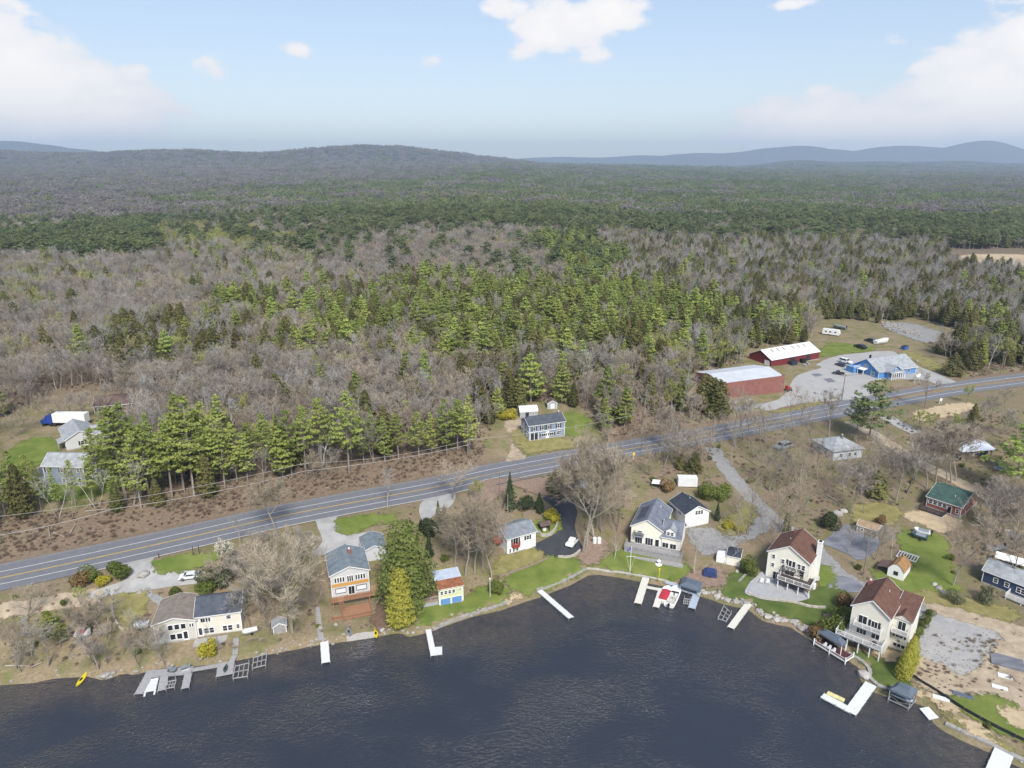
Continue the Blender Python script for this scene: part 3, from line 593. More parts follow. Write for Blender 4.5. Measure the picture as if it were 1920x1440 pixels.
    def chimney(s,x,y,z0,z1,w=.6,mt='brick_red',cap='metal_grey'):
        m=MB(); m.box(x-w/2,x+w/2,y-w/2,y+w/2,z0,z1); m.box(x-w/2-.06,x+w/2+.06,y-w/2-.06,y+w/2+.06,z1-.15,z1-.01)
        c=s.part('chimney',m,mt); q=MB(); q.box(x-w/4,x+w/4,y-w/4,y+w/4,z1,z1+.25); ob('chimney_cap',q.mesh('chimney_cap',M(cap)),c)
    def vent(s,x,y,z,mt='white_trim'):
        m=MB(); m.tube([(x,y,z-.3),(x,y,z+.6)],.07,6); s.part('vent_pipe',m,mt)
    def rail(s,pts,z,h=1.0,mt='white_trim',sp=.22,name='railing',postevery=1.8):
        """railing along pts: rails and balusters joined, each post a part"""
        m=MB(); pm=MB(); pm.box(-.06,.06,-.06,.06,0,h+.08); pm=pm.mesh('rail_post',M(mt)); posts=[]
        zs=z if hasattr(z,'__len__') else [z]*len(pts)
        for i in range(len(pts)-1):
            a=Vector((*pts[i],zs[i])); b=Vector((*pts[i+1],zs[i+1])); L=(b-a).length
            for dz,hh in ((h,.09),(.1,.07)): m.beam(a+Vector((0,0,dz)),b+Vector((0,0,dz)),.07,hh)
            n=int(L/sp)
            for q in range(1,n): p=a+(b-a)*q/n; m.box(p.x-.022,p.x+.022,p.y-.022,p.y+.022,p.z+.1,p.z+h)
            n=max(1,round(L/postevery))
            for q in range(n+(i==len(pts)-2)): posts.append(a+(b-a)*q/n)
        r=s.part(name,m,mt)
        for p in posts: ob('rail_post',pm,s.o,p)
        return r
    def deck(s,x0,x1,y0,y1,z,mt,posts=(),pm='white_trim',th=.22,pw=.18,ground=-1.5):
        """deck of boards on joists, boards along x, each post a part"""
        m=MB(); n=max(2,int((y1-y0)/.3)); 
        for i in range(n):
            a=y0+(y1-y0)*i/n; b=y0+(y1-y0)*(i+1)/n; m.box(x0,x1,a+.006,b-.006,z-.05,z)
        m.box(x0+.03,x1-.03,y0+.03,y1-.03,z-th,z-.055); d=s.part('deck',m,mt)
        for px,py in posts: q=MB(); q.box(px-pw/2,px+pw/2,py-pw/2,py+pw/2,ground,z-th); s.part('deck_post',q,pm)
        return d
    def stairs(s,a,b,w,mt,side=None,n=None):
        """flight from top a to bottom b, each tread a part"""
        a=Vector(a); b=Vector(b); n=n or max(3,int((a.z-b.z)/.2)); d=b-a; h=Vector((d.x,d.y,0)).normalized(); p=Vector((-h.y,h.x,0))*w/2
        t=MB(); t.beam(a+p,b+p,.06,.25); t.beam(a-p,b-p,.06,.25); st=s.part('stair_stringer',t,mt)
        for i in range(n):
            c=a+d*(i+.5)/n; q=MB(); q.beam(c-p,c+p,.28,.05); ob('tread',q.mesh('tread',M(mt)),st)
def garden_shed(name,label,x,y,z,th,W,D,h,Rr,axis,wall,roof,door='F',cat='shed',gambrel=False,**k):
    H=House(name,label,cat,x,y,z,th)
    if not gambrel: H.body(W,D,h,Rr,axis,wall,roof,found=.8,fz=.08,over=.15,**k)
    else:
        prof=[(0,0),(W,0),(W,h),(W*.78,h+(Rr-h)*.68),(W/2,Rr),(W*.22,h+(Rr-h)*.68),(0,h)]
        m=MB(); m.prism(prof,0,D,'y'); H.part('wall',m,wall); r=MB(); P=[(-.12,h-.1)]+[(p[0],p[1]) for p in (prof[6],prof[5],prof[4],prof[3],prof[2])]+[(W+.12,h-.1)]
        for a,b in zip(P[:-1],P[1:]): r.slab([(a[0],-.12,a[1]+.08),(b[0],-.12,b[1]+.08),(b[0],D+.12,b[1]+.08),(a[0],D+.12,a[1]+.08)],.07)
        H.part('roof',r,roof); f=MB(); f.box(.05,W-.05,.05,D-.05,-.8,0); H.part('foundation',f,'foundation')
    return H

# ---------------------------------------------------------------- buildings
siding('beige_siding',(.52,.50,.455)); siding('cream_siding',(.65,.615,.54)); siding('pale_grey_siding',(.52,.53,.54)); siding('lime_siding',(.56,.60,.36)); siding('white_siding',(.78,.78,.76))
siding('ivory_siding',(.78,.75,.65)); siding('sand_siding',(.72,.69,.60)); siding('blue_grey_siding',(.22,.27,.36)); siding('grey_siding',(.33,.35,.38)); siding('slate_blue_siding',(.20,.24,.30))
siding('brown_siding',(.13,.085,.065)); siding('barn_red',(.155,.026,.03),.3); siding('store_blue',(.085,.235,.50)); siding('navy_siding',(.035,.055,.11)); siding('brick_red_siding',(.27,.085,.065)); siding('tan_siding',(.35,.28,.21)); siding('hip_grey_siding',(.46,.50,.56))
mat('brick_red',(.235,.10,.085),.9,.16,.5,bump=.2); mat('orange_panel',(.50,.27,.08),.8,.1,1)
shingle('tan_shingle',(.20,.17,.145)); shingle('dark_shingle',(.075,.085,.105)); shingle('blue_grey_shingle',(.16,.19,.215)); shingle('grey_shingle',(.19,.21,.235)); shingle('slate_shingle',(.15,.165,.20)); shingle('black_shingle',(.045,.052,.068))
shingle('brown_shingle',(.125,.068,.052)); shingle('green_shingle',(.05,.092,.08)); shingle('pale_shingle',(.285,.30,.315)); shingle('light_tan_shingle',(.30,.22,.14)); shingle('orange_tan_shingle',(.30,.175,.08)); shingle('brownish_shingle',(.12,.085,.075))
mat('white_metal_roof',(.68,.68,.69),.5,.08,.6,spec=.4); mat('pale_membrane',(.45,.47,.50),.8,.1,.3); mat('silver_roof',(.52,.56,.62),.45,.12,.5,spec=.5)
mat('tin_roof',(.42,.47,.56),.4,.15,1.2,spec=.5); mat('rust_roof',(.16,.052,.025),.85,.3,1.4,col2=(.36,.16,.08)); mat('cedar_deck',(.30,.16,.095),.85,.2,1.5,stretch=(.4,3,1)); mat('weathered_deck',(.30,.29,.29),.9,.15,1.5); mat('tan_deck',(.33,.22,.13),.85,.15,1.2); mat('dark_deck',(.075,.055,.05),.8,.2,1.5)
mat('store_blue_panel',(.12,.25,.50),.6,.1,1); mat('red_paint',(.35,.06,.045),.6,.15,2); mat('skylight',(.26,.22,.19),.5,.1,2); mat('porch_dark',(.03,.03,.035),.9,.1,1); mat('red_door',(.40,.10,.07),.6,.1,1)
# long two part house on the left
H=House('house','long beige two storey lake house, left half of roof tan and right half dark','house',-68.5,115.5,1.5,13.5)
H.body(7.5,8.2,4.4,5.4,'y','beige_siding','tan_shingle',rlabel='tan shingle roof'); H.body(8.2,7.2,4.7,6.6,'x','cream_siding','dark_shingle',x0=7.53,y0=.45,over=.28,wlabel='cream coloured wall',rlabel='dark blue-grey shingle roof')
H.wins('F',[3.0,4.15,5.3],2.75,.85,1.1,ny=1); H.wins('F',[3.2,4.4],.6,.95,1.2,ny=1); H.door('F',5.5,.15,.9,2,glass=True); H.wins('F',[6.55,7.0],2.9,.3,.8,ny=1)
k=dict(y0=.45); [H.win('F',u,3.25,.38,.9,1,1,**k) for u in (8.55,9.02,9.49,9.96)]; H.win('F',13.5,3.3,.8,.8,**k); [H.win('F',u,.7,.8,1.15,**k) for u in (9.2,10.15,12.6,13.55)]; H.win('F',15,.9,.55,.9,**k); H.door('F',8.1,.15,.8,2,glass=True,**k)
H.vent(4.5,6.2,5.2,'metal_grey'); H.wins('L',[2,5],2.6,.9,1.1); m=MB(); m.box(7.0,13.0,-2.2,-.1,-.3,.05); H.part('patio',m,'foundation')
H=House('house','pale two storey house with blue-grey roof, orange band and stepped cedar decks','house',-37.9,129.4,2.4,18.6)
H.body(7.9,9.0,5.4,6.9,'y','pale_grey_siding','blue_grey_shingle'); H.body(4.9,6.4,4.9,5.9,'y','pale_grey_siding','blue_grey_shingle',x0=7.95,y0=8.6,z0=1.6,rlabel='roof of the rear garage wing',corner=False,fz=0)
m=MB(); m.box(.1,7.8,-.06,-.0,2.45,3.2); H.part('cladding_band',m,'orange_panel')
H.wins('F',[.95,1.5,2.05,2.6],3.5,.36,1.15,ny=1,fr=.07); H.wins('F',[3.55,3.98,4.41],3.3,.34,1.4,ny=1,fr=.06); H.wins('F',[5.25,5.8,6.35,6.9],3.5,.36,1.15,ny=1,fr=.07)
[H.win('F',u,.95,2.05,1.05,1,1,frame='black_trim',glass='blind_white',label='covered white window in dark frame') for u in (1.9,6.2)]; H.win('F',4.1,.25,1.25,1.9,2,1)
H.deck(-.3,8.0,-1.7,-.05,.1,'cedar_deck',[(.1,-1.5),(7.6,-1.5)],'cedar_deck',ground=-3); H.deck(8.03,10.0,-1.7,2.2,.1,'tan_deck',[(9.8,-1.5),(9.8,2)],'cedar_deck',ground=-3)
H.rail([(-.3,-1.7),(.9,-1.7)],.1,mt='cedar_deck'); H.rail([(2.4,-1.7),(10,-1.7),(10,2.2)],.1,mt='cedar_deck')
H.deck(1.6,7.4,-6.3,-2.0,-1.3,'cedar_deck',[(1.8,-6.1),(7.2,-6.1),(4.4,-6.1)],'cedar_deck',ground=-3); H.rail([(1.6,-3.3),(1.6,-6.3),(7.4,-6.3),(7.4,-2.0)],-1.3,h=.8,mt='cedar_deck')
H.stairs((1.6,-1.7,.1),(1.9,-3.6,-1.3),.9,'cedar_deck'); H.deck(-.6,1.5,-5.6,-4.3,-1.6,'cedar_deck',[(-.4,-5.4)],'cedar_deck',ground=-3); H.rail([(-.6,-4.3),(-.6,-5.6),(1.5,-5.6)],-1.6,h=.8,mt='cedar_deck')
H.chimney(4.6,5.6,6,7.8,.7,'brick_red','white_trim'); H.vent(2.2,4.6,6.2,'metal_grey'); H.win('R',3,3.4,.9,1.1,x1=7.9)
H=House('cottage','small lime-yellow cottage with rusting corrugated metal roof and blue lower doors','house',-15.3,128.5,1.1,19.4)
H.body(5.3,5.0,4.0,5.0,'x','lime_siding','tin_roof',shed=True,over=.2)
sl=1.0/5.0
for r,(ya,yb,mm) in enumerate(((-.3,2.35,'rust_roof'),(2.3,5.3,'tin_roof'))):
    for c in range(8):
        xa=-.25+c*.725; q=MB(); za,zb=4.16+sl*ya+.012*r,4.16+sl*yb+.012*r
        q.slab([(xa,ya,za),(xa+.715,ya,za),(xa+.715,yb,zb),(xa,yb,zb)],.03)
        for d in (.09,.36,.63): q.beam((xa+d,ya,za+.03),(xa+d,yb,zb+.03),.09,.06)
        H.part('roof_panel',q,mm,label='rusted metal roof panel' if r==0 else None)
H.wins('F',[.65,1.5,2.35,3.2],2.6,.55,.8,ny=2); H.win('F',4.5,3.0,.55,.35,2,1); H.garage_door('F',1.4,.1,2.1,1.5,'store_blue_panel',2); H.garage_door('F',3.85,.1,2.1,1.5,'store_blue_panel',2)
m=MB(); m.box(-3.3,-.1,.3,3.4,-1,1.1); H.part('annex_wall',m,'grey_siding'); H.deck(-3.4,-.05,.2,3.5,1.35,'tan_deck'); H.rail([(-.1,.2),(-3.4,.2),(-3.4,3.5),(-.1,3.5)],1.35,mt='weathered_deck')
H=House('house','white two storey house with grey roof and round red balcony','house',-1.1,146.2,2.7,29.3)
H.body(7.7,6.6,4.2,5.6,'x','white_siding','grey_shingle')
H.win('F',2.2,2.1,1.3,1.9,2,1,shut='black_trim'); H.win('F',5.5,2.6,.75,.95,shut='black_trim'); [H.win('F',u,.4,.45,1.0,ny=2) for u in (.75,1.7,2.65)]; H.garage_door('F',5.8,.05,1.5,2.0,'white_trim',4); H.wins('L',[2,4.5],2.6,.7,1.0)
m=MB(); m.prism([(2.2+1.15*math.cos(a),-1.15*math.sin(a)) for a in np.linspace(0,math.pi,11)],1.85,2.02,'z'); H.part('balcony',m,'red_paint')
H.rail([(2.2+1.1*math.cos(a),-1.1*math.sin(a)) for a in np.linspace(.02,math.pi-.02,9)],2.02,.9,'red_paint',.15,postevery=.6); H.chimney(4.6,4.3,5,6.0,.3,'metal_grey'); H.vent(4.0,4.0,5.3,'metal_grey')
m=MB(); m.slab([(-1.6,2,2.3),(-.03,2,2.7),(-.03,5,2.7),(-1.6,5,2.3)],.06); H.part('awning',m,'red_paint')
H=House('house','large white lake house with steep grey roofs, a dormer and long grey deck','house',28.7,152.5,2.5,-22)
H.body(7.4,11.9,4.5,6.7,'y','ivory_siding','slate_shingle'); H.body(4.3,7.2,3.3,6.0,'x','ivory_siding','slate_shingle',x0=7.43,y0=-.2)
m=MB(); m.prism([(8.2,3.4),(10.4,3.4),(10.4,4.9),(9.3,5.75),(8.2,4.9)],-.05,3.4,'y'); H.part('dormer',m,'white_siding'); m=MB(); m.slab([(8.0,-.3,4.82),(9.3,-.3,5.85),(9.3,3.4,5.85),(8.0,3.4,4.82)],.1); m.slab([(9.3,-.3,5.85),(10.6,-.3,4.82),(10.6,3.4,4.82),(9.3,3.4,5.85)],.1); H.part('dormer_roof',m,'pale_shingle')
[H.win('F',u,3.75,.6,.85,y0=-.08) for u in (8.8,9.7)]
H.win('F',1.9,.1,1.7,1.9,3,1,glass='glass_dark'); H.win('F',4.4,.1,1.8,1.9,3,1); H.win('F',6.3,.1,.9,1.9,1,1); H.wins('F',[8.3,10.1],.4,1.4,1.3,nx=2,ny=1,y0=-.2); H.win('F',2.1,2.6,.9,.9,nx=2)
m=MB(); m.slab([(.9,-1.3,2.35),(3.1,-1.3,2.35),(3.1,-.03,2.75),(.9,-.03,2.75)],.08); H.part('awning',m,'slate_shingle'); m=MB(); m.box(.9,3.1,-1.2,-1.15,2.9,3.6); m.box(.9,.95,-1.2,-.1,2.9,3.6); H.part('awning_rail',m,'metal_grey')
H.deck(-.8,12.6,-3.3,-.25,-.05,'weathered_deck',[],'weathered_deck'); m=MB(); [m.box(x,x+.3,-3.28,-3.2,-2.2,-.28) for x in np.arange(-.8,12.5,.33)]; m.box(-.78,-.7,-3.2,-.3,-2.2,-.28); m.box(12.5,12.58,-3.2,-.3,-2.2,-.28); H.part('deck_skirt',m,'weathered_deck'); H.rail([(-.8,-.3),(-.8,-3.3),(12.6,-3.3),(12.6,-.3)],-.05,mt='weathered_deck',postevery=1.5)
m=MB(); m.box(2,13.2,-5.0,-3.35,-1.9,-1.1); H.part('lower_deck',m,'weathered_deck'); m=MB(); m.slab([(.8,2.0,5.32),(2.6,2.0,6.07+.32),(2.6,8.5,6.07+.32),(.8,8.5,5.32)],.06); H.part('solar_panel',m,'dark_shingle')
H.vent(5.2,9,6.0)
H=House('garage','white two bay garage with dark roof beside the grey-roofed lake house','garage',42.9,158.1,3.1,17)
H.body(6.7,7.6,3.9,5.7,'y','white_siding','black_shingle',trim='white_trim'); H.garage_door('F',1.85,.05,2.6,2.0,'white_trim',4); H.garage_door('F',4.95,.05,2.6,2.0,'white_trim',4); [H.win('F',u,3.35,.6,1.05) for u in (3.1,3.85,4.6)]; [H.win('L',u,2.7,.45,.9) for u in (2.3,2.95)]; H.vent(3.4,4,5.6)
m=MB(); m.slab([(-1.5,4.5,2.2),(-.03,4.5,2.9),(-.03,7.5,2.9),(-1.5,7.5,2.2)],.08); m.box(-1.45,-1.35,4.6,4.7,0,2.15); m.box(-1.45,-1.35,7.3,7.4,0,2.15); H.part('side_porch',m,'black_shingle')
H=House('garden_shed','cream shed with dark roof and white lean-to beside the gravel drive','shed',49.4,144.0,1.6,-24)
H.body(2.9,4.2,2.3,3.0,'x','ivory_siding','black_shingle',found=1,fz=.05,over=.15); m=MB(); m.prism([(-2.3,0),(-.05,0),(-.05,2.2),(-2.3,1.75)],.1,2.4,'y'); H.part('lean_to',m,'white_siding'); H.door('R',2,0.05,.9,1.9,x1=2.9)
# cream house with brown roof
H=House('house','cream three storey gable house with brown roof, white chimney and pergola deck','house',56.9,139.3,1.3,-37.2)
H.body(8.8,9.2,6.6,9.3,'y','ivory_siding','brown_shingle')
for u,v,w,h in ((1.25,5.2,.6,.9),(1.25,3.1,.6,.9),(3.3,4.7,.65,.95),(6.7,4.5,.65,1.15),(7.65,4.5,.65,1.15)): H.win('F',u,v,w,h)
H.win('F',4.9,4.1,.7,1.8,1,1,shut='black_trim'); H.win('F',5.6,4.1,.7,1.8,1,1); H.win('F',2.2,.15,1.3,1.95,2,1); H.win('F',5.0,2.3,1.9,1.9,2,1); H.win('F',7.4,2.9,.8,1.1); H.win('F',5.6,.1,1.9,1.9,2,1,frame='black_trim')
H.wins('R',[3.2,6.5],4.6,.7,1.1,x1=8.8); H.wins('R',[6.5],2.0,.7,1.1,x1=8.8)
H.deck(4.1,6.5,-.9,-.05,3.95,'weathered_deck'); H.rail([(4.1,-.05),(4.1,-.9),(6.5,-.9),(6.5,-.05)],3.95)
H.deck(3.3,10.2,-3.0,-.05,2.2,'dark_deck',[(3.5,-2.8),(5.6,-2.8),(7.8,-2.8),(10,-2.8)]); H.deck(8.85,10.2,-.02,1.6,2.2,'dark_deck',[(10,1.4)]); H.rail([(3.3,-.1),(3.3,-3.0),(10.2,-3.0),(10.2,1.6)],2.2)
m=MB()
for px,py in ((3.5,-.3),(7.9,-.3),(3.5,-2.6),(7.9,-2.6)): m.box(px-.06,px+.06,py-.06,py+.06,2.2,4.3)
for py in (-.3,-2.6): m.box(3.3,8.1,py-.05,py+.05,4.2,4.36)
for x in np.arange(3.5,8,.75): m.box(x-.04,x+.04,-2.8,-.1,4.36,4.46)
H.part('pergola',m,'dark_deck')
H.stairs((9.5,1.6,2.2),(9.5,5.0,.2),1.1,'weathered_deck'); H.rail([(10.1,1.6),(10.1,5.0)],[2.2,.3])
m=MB(); m.box(8.83,9.75,4.6,5.8,-1,9.6); m.box(8.75,9.83,4.52,5.88,9.6,9.75); c=H.part('chimney',m,'white_siding'); m=MB(); m.box(9.0,9.28,4.8,5.6,9.75,9.9); m.box(9.34,9.6,4.8,5.6,9.75,9.9); ob('chimney_cap',m.mesh('chimney_cap',M('black_trim')),c)
H.chimney(3.1,8.2,8,9.3,.5,'brick_red'); H.vent(3.2,4.5,8.3)
# tall house at the right of the bay
H=House('house','tall sand coloured house with brown roof and white balconies at the bay edge','house',65.5,117.6,.75,-41)
H.body(6.6,10.0,8.2,10.6,'y','sand_siding','brown_shingle'); H.body(3.1,6.6,7.2,9.0,'x','sand_siding','brown_shingle',x0=6.63,y0=3.2,shed=True,over=.25)
m=MB(); m.prism([(6.7,6.9),(9.7,6.9),(9.7,7.2),(8.2,8.1),(6.7,7.2)],3.0,4.6,'y'); H.part('gable',m,'sand_siding'); m=MB(); m.slab([(6.5,2.8,7.15),(8.2,2.8,8.22),(8.2,5.6,8.22),(6.5,5.6,7.15)],.1); m.slab([(8.2,2.8,8.22),(9.95,2.8,7.1),(9.95,5.6,7.1),(8.2,5.6,8.22)],.1); H.part('gable_roof',m,'brown_shingle')
H.win('F',2.1,5.0,1.5,1.7,2,1); H.win('F',4.2,5.0,1.05,1.4,2,1,shut='black_trim'); H.win('F',2.2,2.75,1.7,1.75,3,1); H.win('F',4.7,2.75,1.4,1.75,2,1); H.win('F',2.1,.2,1.9,1.8,2,1); H.win('F',4.9,.2,1.6,1.8,2,1)
H.win('F',8.2,4.7,1.3,1.8,2,1,y0=3.2); H.win('F',8.1,3.0,1.3,.6,2,1,shut='black_trim',y0=3.2); [H.win('F',u,.9,.6,.75,1,1,y0=3.2) for u in (7.6,8.3,9.0)]
m=MB(); m.tube([(8.1,3.12,2.2),(8.1,3.18,2.2)],.28,10); H.part('wall_medallion',m,'metal_grey'); H.wins('R',[5,8],4.6,.7,1.1,x1=9.73); H.wins('R',[4.8],1.4,.7,1.0,x1=9.73)
H.deck(.9,5.6,-1.2,-.05,4.75,'weathered_deck'); H.rail([(.9,-.05),(.9,-1.2),(5.6,-1.2),(5.6,-.05)],4.75); H.deck(6.8,9.5,1.9,3.15,4.4,'weathered_deck'); H.rail([(6.8,3.1),(6.8,1.9),(9.5,1.9),(9.5,3.1)],4.4)
H.deck(-1.6,6.5,-2.7,-.05,2.5,'weathered_deck',[(-1.4,-2.5),(.6,-2.5),(2.6,-2.5),(4.6,-2.5),(6.3,-2.5),(6.3,-.4)]); H.deck(-1.6,-.05,-.02,2.2,2.5,'weathered_deck',[(-1.4,2)]); H.rail([(-1.6,2.2),(-1.6,-2.7),(6.5,-2.7),(6.5,-.05)],2.5)
H.vent(4.6,6.5,9.6); H.chimney(.6,8.8,8,9.6,.7,'brick_red','white_trim')
m=MB(); m.ico((5.0,-1.6,2.9),.55,.5,.42,1); H.part('barbecue_cover',m,'black_trim')
# across the road
H=House('house','blue-grey colonial house with white trim and dark roof across the road','house',5.2,202.2,8.8,21)
H.body(12,6.4,4.9,6.5,'x','blue_grey_siding','dark_shingle'); m=MB(); m.box(-.06,12.06,-.07,0,2.45,2.7); m.box(-.07,0,0,6.4,2.45,2.7); H.part('trim_band',m,'white_trim')
[H.win('F',u,3.1,.75,1.15,shut='black_trim') for u in (1.7,4.5,6.5,9.8)]; H.win('F',4.7,.9,1.3,.8,2,1,shut='black_trim'); H.win('F',7.5,.9,1.3,.8,2,1,shut='black_trim'); H.door('F',6.1,.1,1.0,2.1); H.win('F',9.9,.8,1.5,1.1,3,2); [H.win('L',u,v,.75,1.1) for u in (1.8,4.5) for v in (.8,3.1)]
m=MB(); m.box(.5,2.9,-.05,.02,.15,2.2); H.part('porch_shade_panel',m,'porch_dark'); m=MB(); [m.box(x-.09,x+.09,-.12,.0,0,2.4) for x in (.4,1.7,3.0)]; H.part('porch_post',m,'white_trim'); H.chimney(11.2,3.2,6,7.1,.6,'metal_grey','white_trim')  # flat dark panel: shade of the recessed porch put into its colour
H=House('garden_shed','grey shed with rounded white roof behind the blue-grey colonial','shed',2.6,217.8,10.5,10.8)
m=MB(); m.box(0,5.9,0,4,-.5,1.9); H.part('wall',m,'grey_siding'); arc=[(2+2.15*math.cos(a),1.9+1.5*math.sin(a)) for a in np.linspace(math.pi,0,11)]
m=MB(); m.prism(arc,0,5.9,'x'); H.part('gable',m,'grey_siding'); m=MB(); [m.slab([(-.15,a[0],a[1]+.08),(6.05,a[0],a[1]+.08),(6.05,b[0],b[1]+.08),(-.15,b[0],b[1]+.08)],.07) for a,b in zip(arc[:-1],arc[1:])]; H.part('roof',m,'white_metal_roof'); H.door('F',2.4,0,.9,1.8,'porch_dark'); H.win('F',4.4,.9,.6,.6)
H=garden_shed('garden_shed','tiny grey shed with white doors at the edge of trees behind the colonial',12,225.6,10.9,7.4,3.2,3,1.9,2.9,'y','grey_siding','brownish_shingle'); H.door('F',1.3,.1,.5,1.6); H.door('F',2.0,.1,.5,1.6)
# far left
H=House('house','grey single storey house with broad pale grey roof beside the parked truck','house',-126,186.4,12.1,38)
H.body(7.5,12,3.2,5.2,'y','pale_grey_siding','pale_shingle'); H.body(6,7,2.8,4.2,'x','pale_grey_siding','pale_shingle',x0=7.53,y0=2); H.win('F',4,1.0,.9,1.1,shut='black_trim'); H.win('F',8.6,1.4,.8,.9,y0=2); H.wins('L',[2,4,7],.9,.9,1.1); m=MB(); m.slab([(-1.8,.5,2.3),(-.02,.5,2.9),(-.02,5,2.9),(-1.8,5,2.3)],.08); [m.box(-1.75,-1.65,y,y+.1,-.2,2.25) for y in (.6,2.6,4.8)]; H.part('porch_roof',m,'pale_shingle')
H=House('house','slate blue two storey house with grey roof and white corners behind pines','house',-119.7,166.5,11.1,-3.4)
H.body(10.7,6.4,5.3,7.5,'x','slate_blue_siding','pale_shingle'); H.wins('F',[1.3,5.0,9.3],3.6,.8,1.1,shut='black_trim'); H.wins('F',[1.3,5.0,9.3],.8,.8,1.1); H.win('R',3.2,.9,.8,1.7,x1=10.7); H.win('R',3.2,3.6,.8,1.1,x1=10.7); m=MB(); m.box(-4,-.1,.5,5.5,-.5,2.4); H.part('side_wing',m,'slate_blue_siding'); m=MB(); m.slab([(-4.2,.2,2.4),(-.05,.2,2.4),(-.05,5.7,2.9),(-4.2,5.7,2.9)],.1); H.part('side_roof',m,'dark_shingle')
b=gp(178,777); H=House('house','brown house with brownish roof and white framed windows in trees','house',b[0],b[1],b[2],18); H.body(11,8,2.7,4.8,'x','brown_siding','brownish_shingle'); [H.win('F',u,.8,1.0,1.2) for u in (1.5,3.2,5.6)]; H.door('F',7.4,.1,1.0,2)
# commercial lot
H=House('workshop','large flat red brick building with pale grey roof beside the car park','building',75.1,241.3,9.2,21.3)
H.body(27.4,16.9,5.4,6.9,'x','brick_red','pale_membrane',over=-.05,trim=None,found=2,fz=.0); m=MB(); m.box(-.02,27.42,-.35,.0,-1,5.9); m.box(-.04,1.2,-.38,.05,5.9,6.4); m.box(26.2,27.45,-.38,.05,5.9,6.4); H.part('parapet',m,'brick_red'); m=MB(); m.box(-.06,-.0,9,12.5,.1,3.4); H.part('roller_door',m,'blind_white')
H=House('barn','long dark red barn with white metal roof and brown skylights','barn',106.9,281.9,9.4,28.9)
H.body(29.2,12,3.1,6.0,'x','barn_red','white_metal_roof',over=.4,trim=None,fz=0)
sl=2.9/6
for u in (4.5,8,11.5,17,20.5,24.0): m=MB(); m.slab([(u,3.6,3.27+sl*3.6),(u+.9,3.6,3.27+sl*3.6),(u+.9,5.5,3.27+sl*5.5),(u,5.5,3.27+sl*5.5)],.05); H.part('skylight',m,'skylight')
H.door('L',2.2,.0,2.4,2.4); m=MB(); m.box(11,14,-.07,0,0,2.5); H.part('barn_door',m,'porch_dark'); m=MB(); m.box(21,23.5,-.07,0,0,2.5); H.part('barn_door',m,'porch_dark')
H=House('shop','bright blue shop with white trim, grey roof and arched front porch','shop',145.2,269.5,8.1,22.5)
H.body(20.7,12.7,2.9,6.7,'x','store_blue','pale_shingle'); m=MB(); m.prism([(3.2,0),(10.4,0),(10.4,2.9),(6.8,5.2),(3.2,2.9)],-1.9,3.5,'y'); H.part('front_gable',m,'store_blue'); m=MB(); m.slab([(2.9,-2.3,2.75),(6.8,-2.3,5.3),(6.8,5.5,5.3),(2.9,5.5,2.75)],.12); m.slab([(6.8,-2.3,5.3),(10.7,-2.3,2.75),(10.7,5.5,2.75),(6.8,5.5,5.3)],.12); H.part('gable_roof',m,'pale_shingle')
m=MB(); [m.box(x-.14,x+.14,-3.4,-3.1,0,2.5) for x in np.arange(3.4,10.4,1.15)]; m.box(3.2,10.4,-3.45,-3.05,2.5,2.8); [m.beam((a,-3.42,2.5+.35*math.sin(math.pi*i/8)),(b,-3.42,2.5+.35*math.sin(math.pi*(i+1)/8)),.1,.3) for i,(a,b) in enumerate(zip(np.linspace(3.2,10.4,9)[:-1],np.linspace(3.2,10.4,9)[1:]))]; H.part('porch_column',m,'white_trim'); m=MB(); m.slab([(3,-3.6,2.75),(10.6,-3.6,2.75),(10.6,-1.8,3.3),(3,-1.8,3.3)],.1); H.part('porch_roof',m,'pale_shingle')
[H.win('F',u,.4,.85,1.7,1,2,y0=-1.9) for u in (4.2,5.4,6.6,7.8,9.2)]; H.win('F',6.8,3.3,.8,.8,y0=-1.9); H.win('F',16.5,.9,1.5,1.2,2,2); H.win('F',13,.9,1.2,1.2,2,2); [H.win('L',u,3.3,.8,.9) for u in (5.9,6.9)]; H.win('L',2.5,.8,1.0,1.2,2,2)
m=MB(); [m.box(-.06,.0,y-.09,y+.09,0,2.9) for y in (3.6,9.5)]; m.slab([(-2.4,5.2,2.5),(-.03,5.2,2.9),(-.03,8.4,2.9),(-2.4,8.4,2.5)],.15); [m.box(-2.35,-2.15,y,y+.2,0,2.4) for y in (5.3,8.1)]; H.part('side_porch',m,'white_trim'); m=MB(); m.box(-3.8,-.03,8.8,12.6,0,2.9); H.part('side_wing',m,'store_blue'); m=MB(); m.box(-3.9,-.03,8.7,8.8,2.9,3.05); m.box(-3.9,-3.8,8.7,12.7,2.9,3.05); [m.box(-3.9,-.03,8.72,8.8,z,z+.08) for z in (3.3,3.6)]; H.part('wing_rail',m,'white_trim'); H.chimney(1.8,6.6,6.5,8.0,.6,'porch_dark','porch_dark')
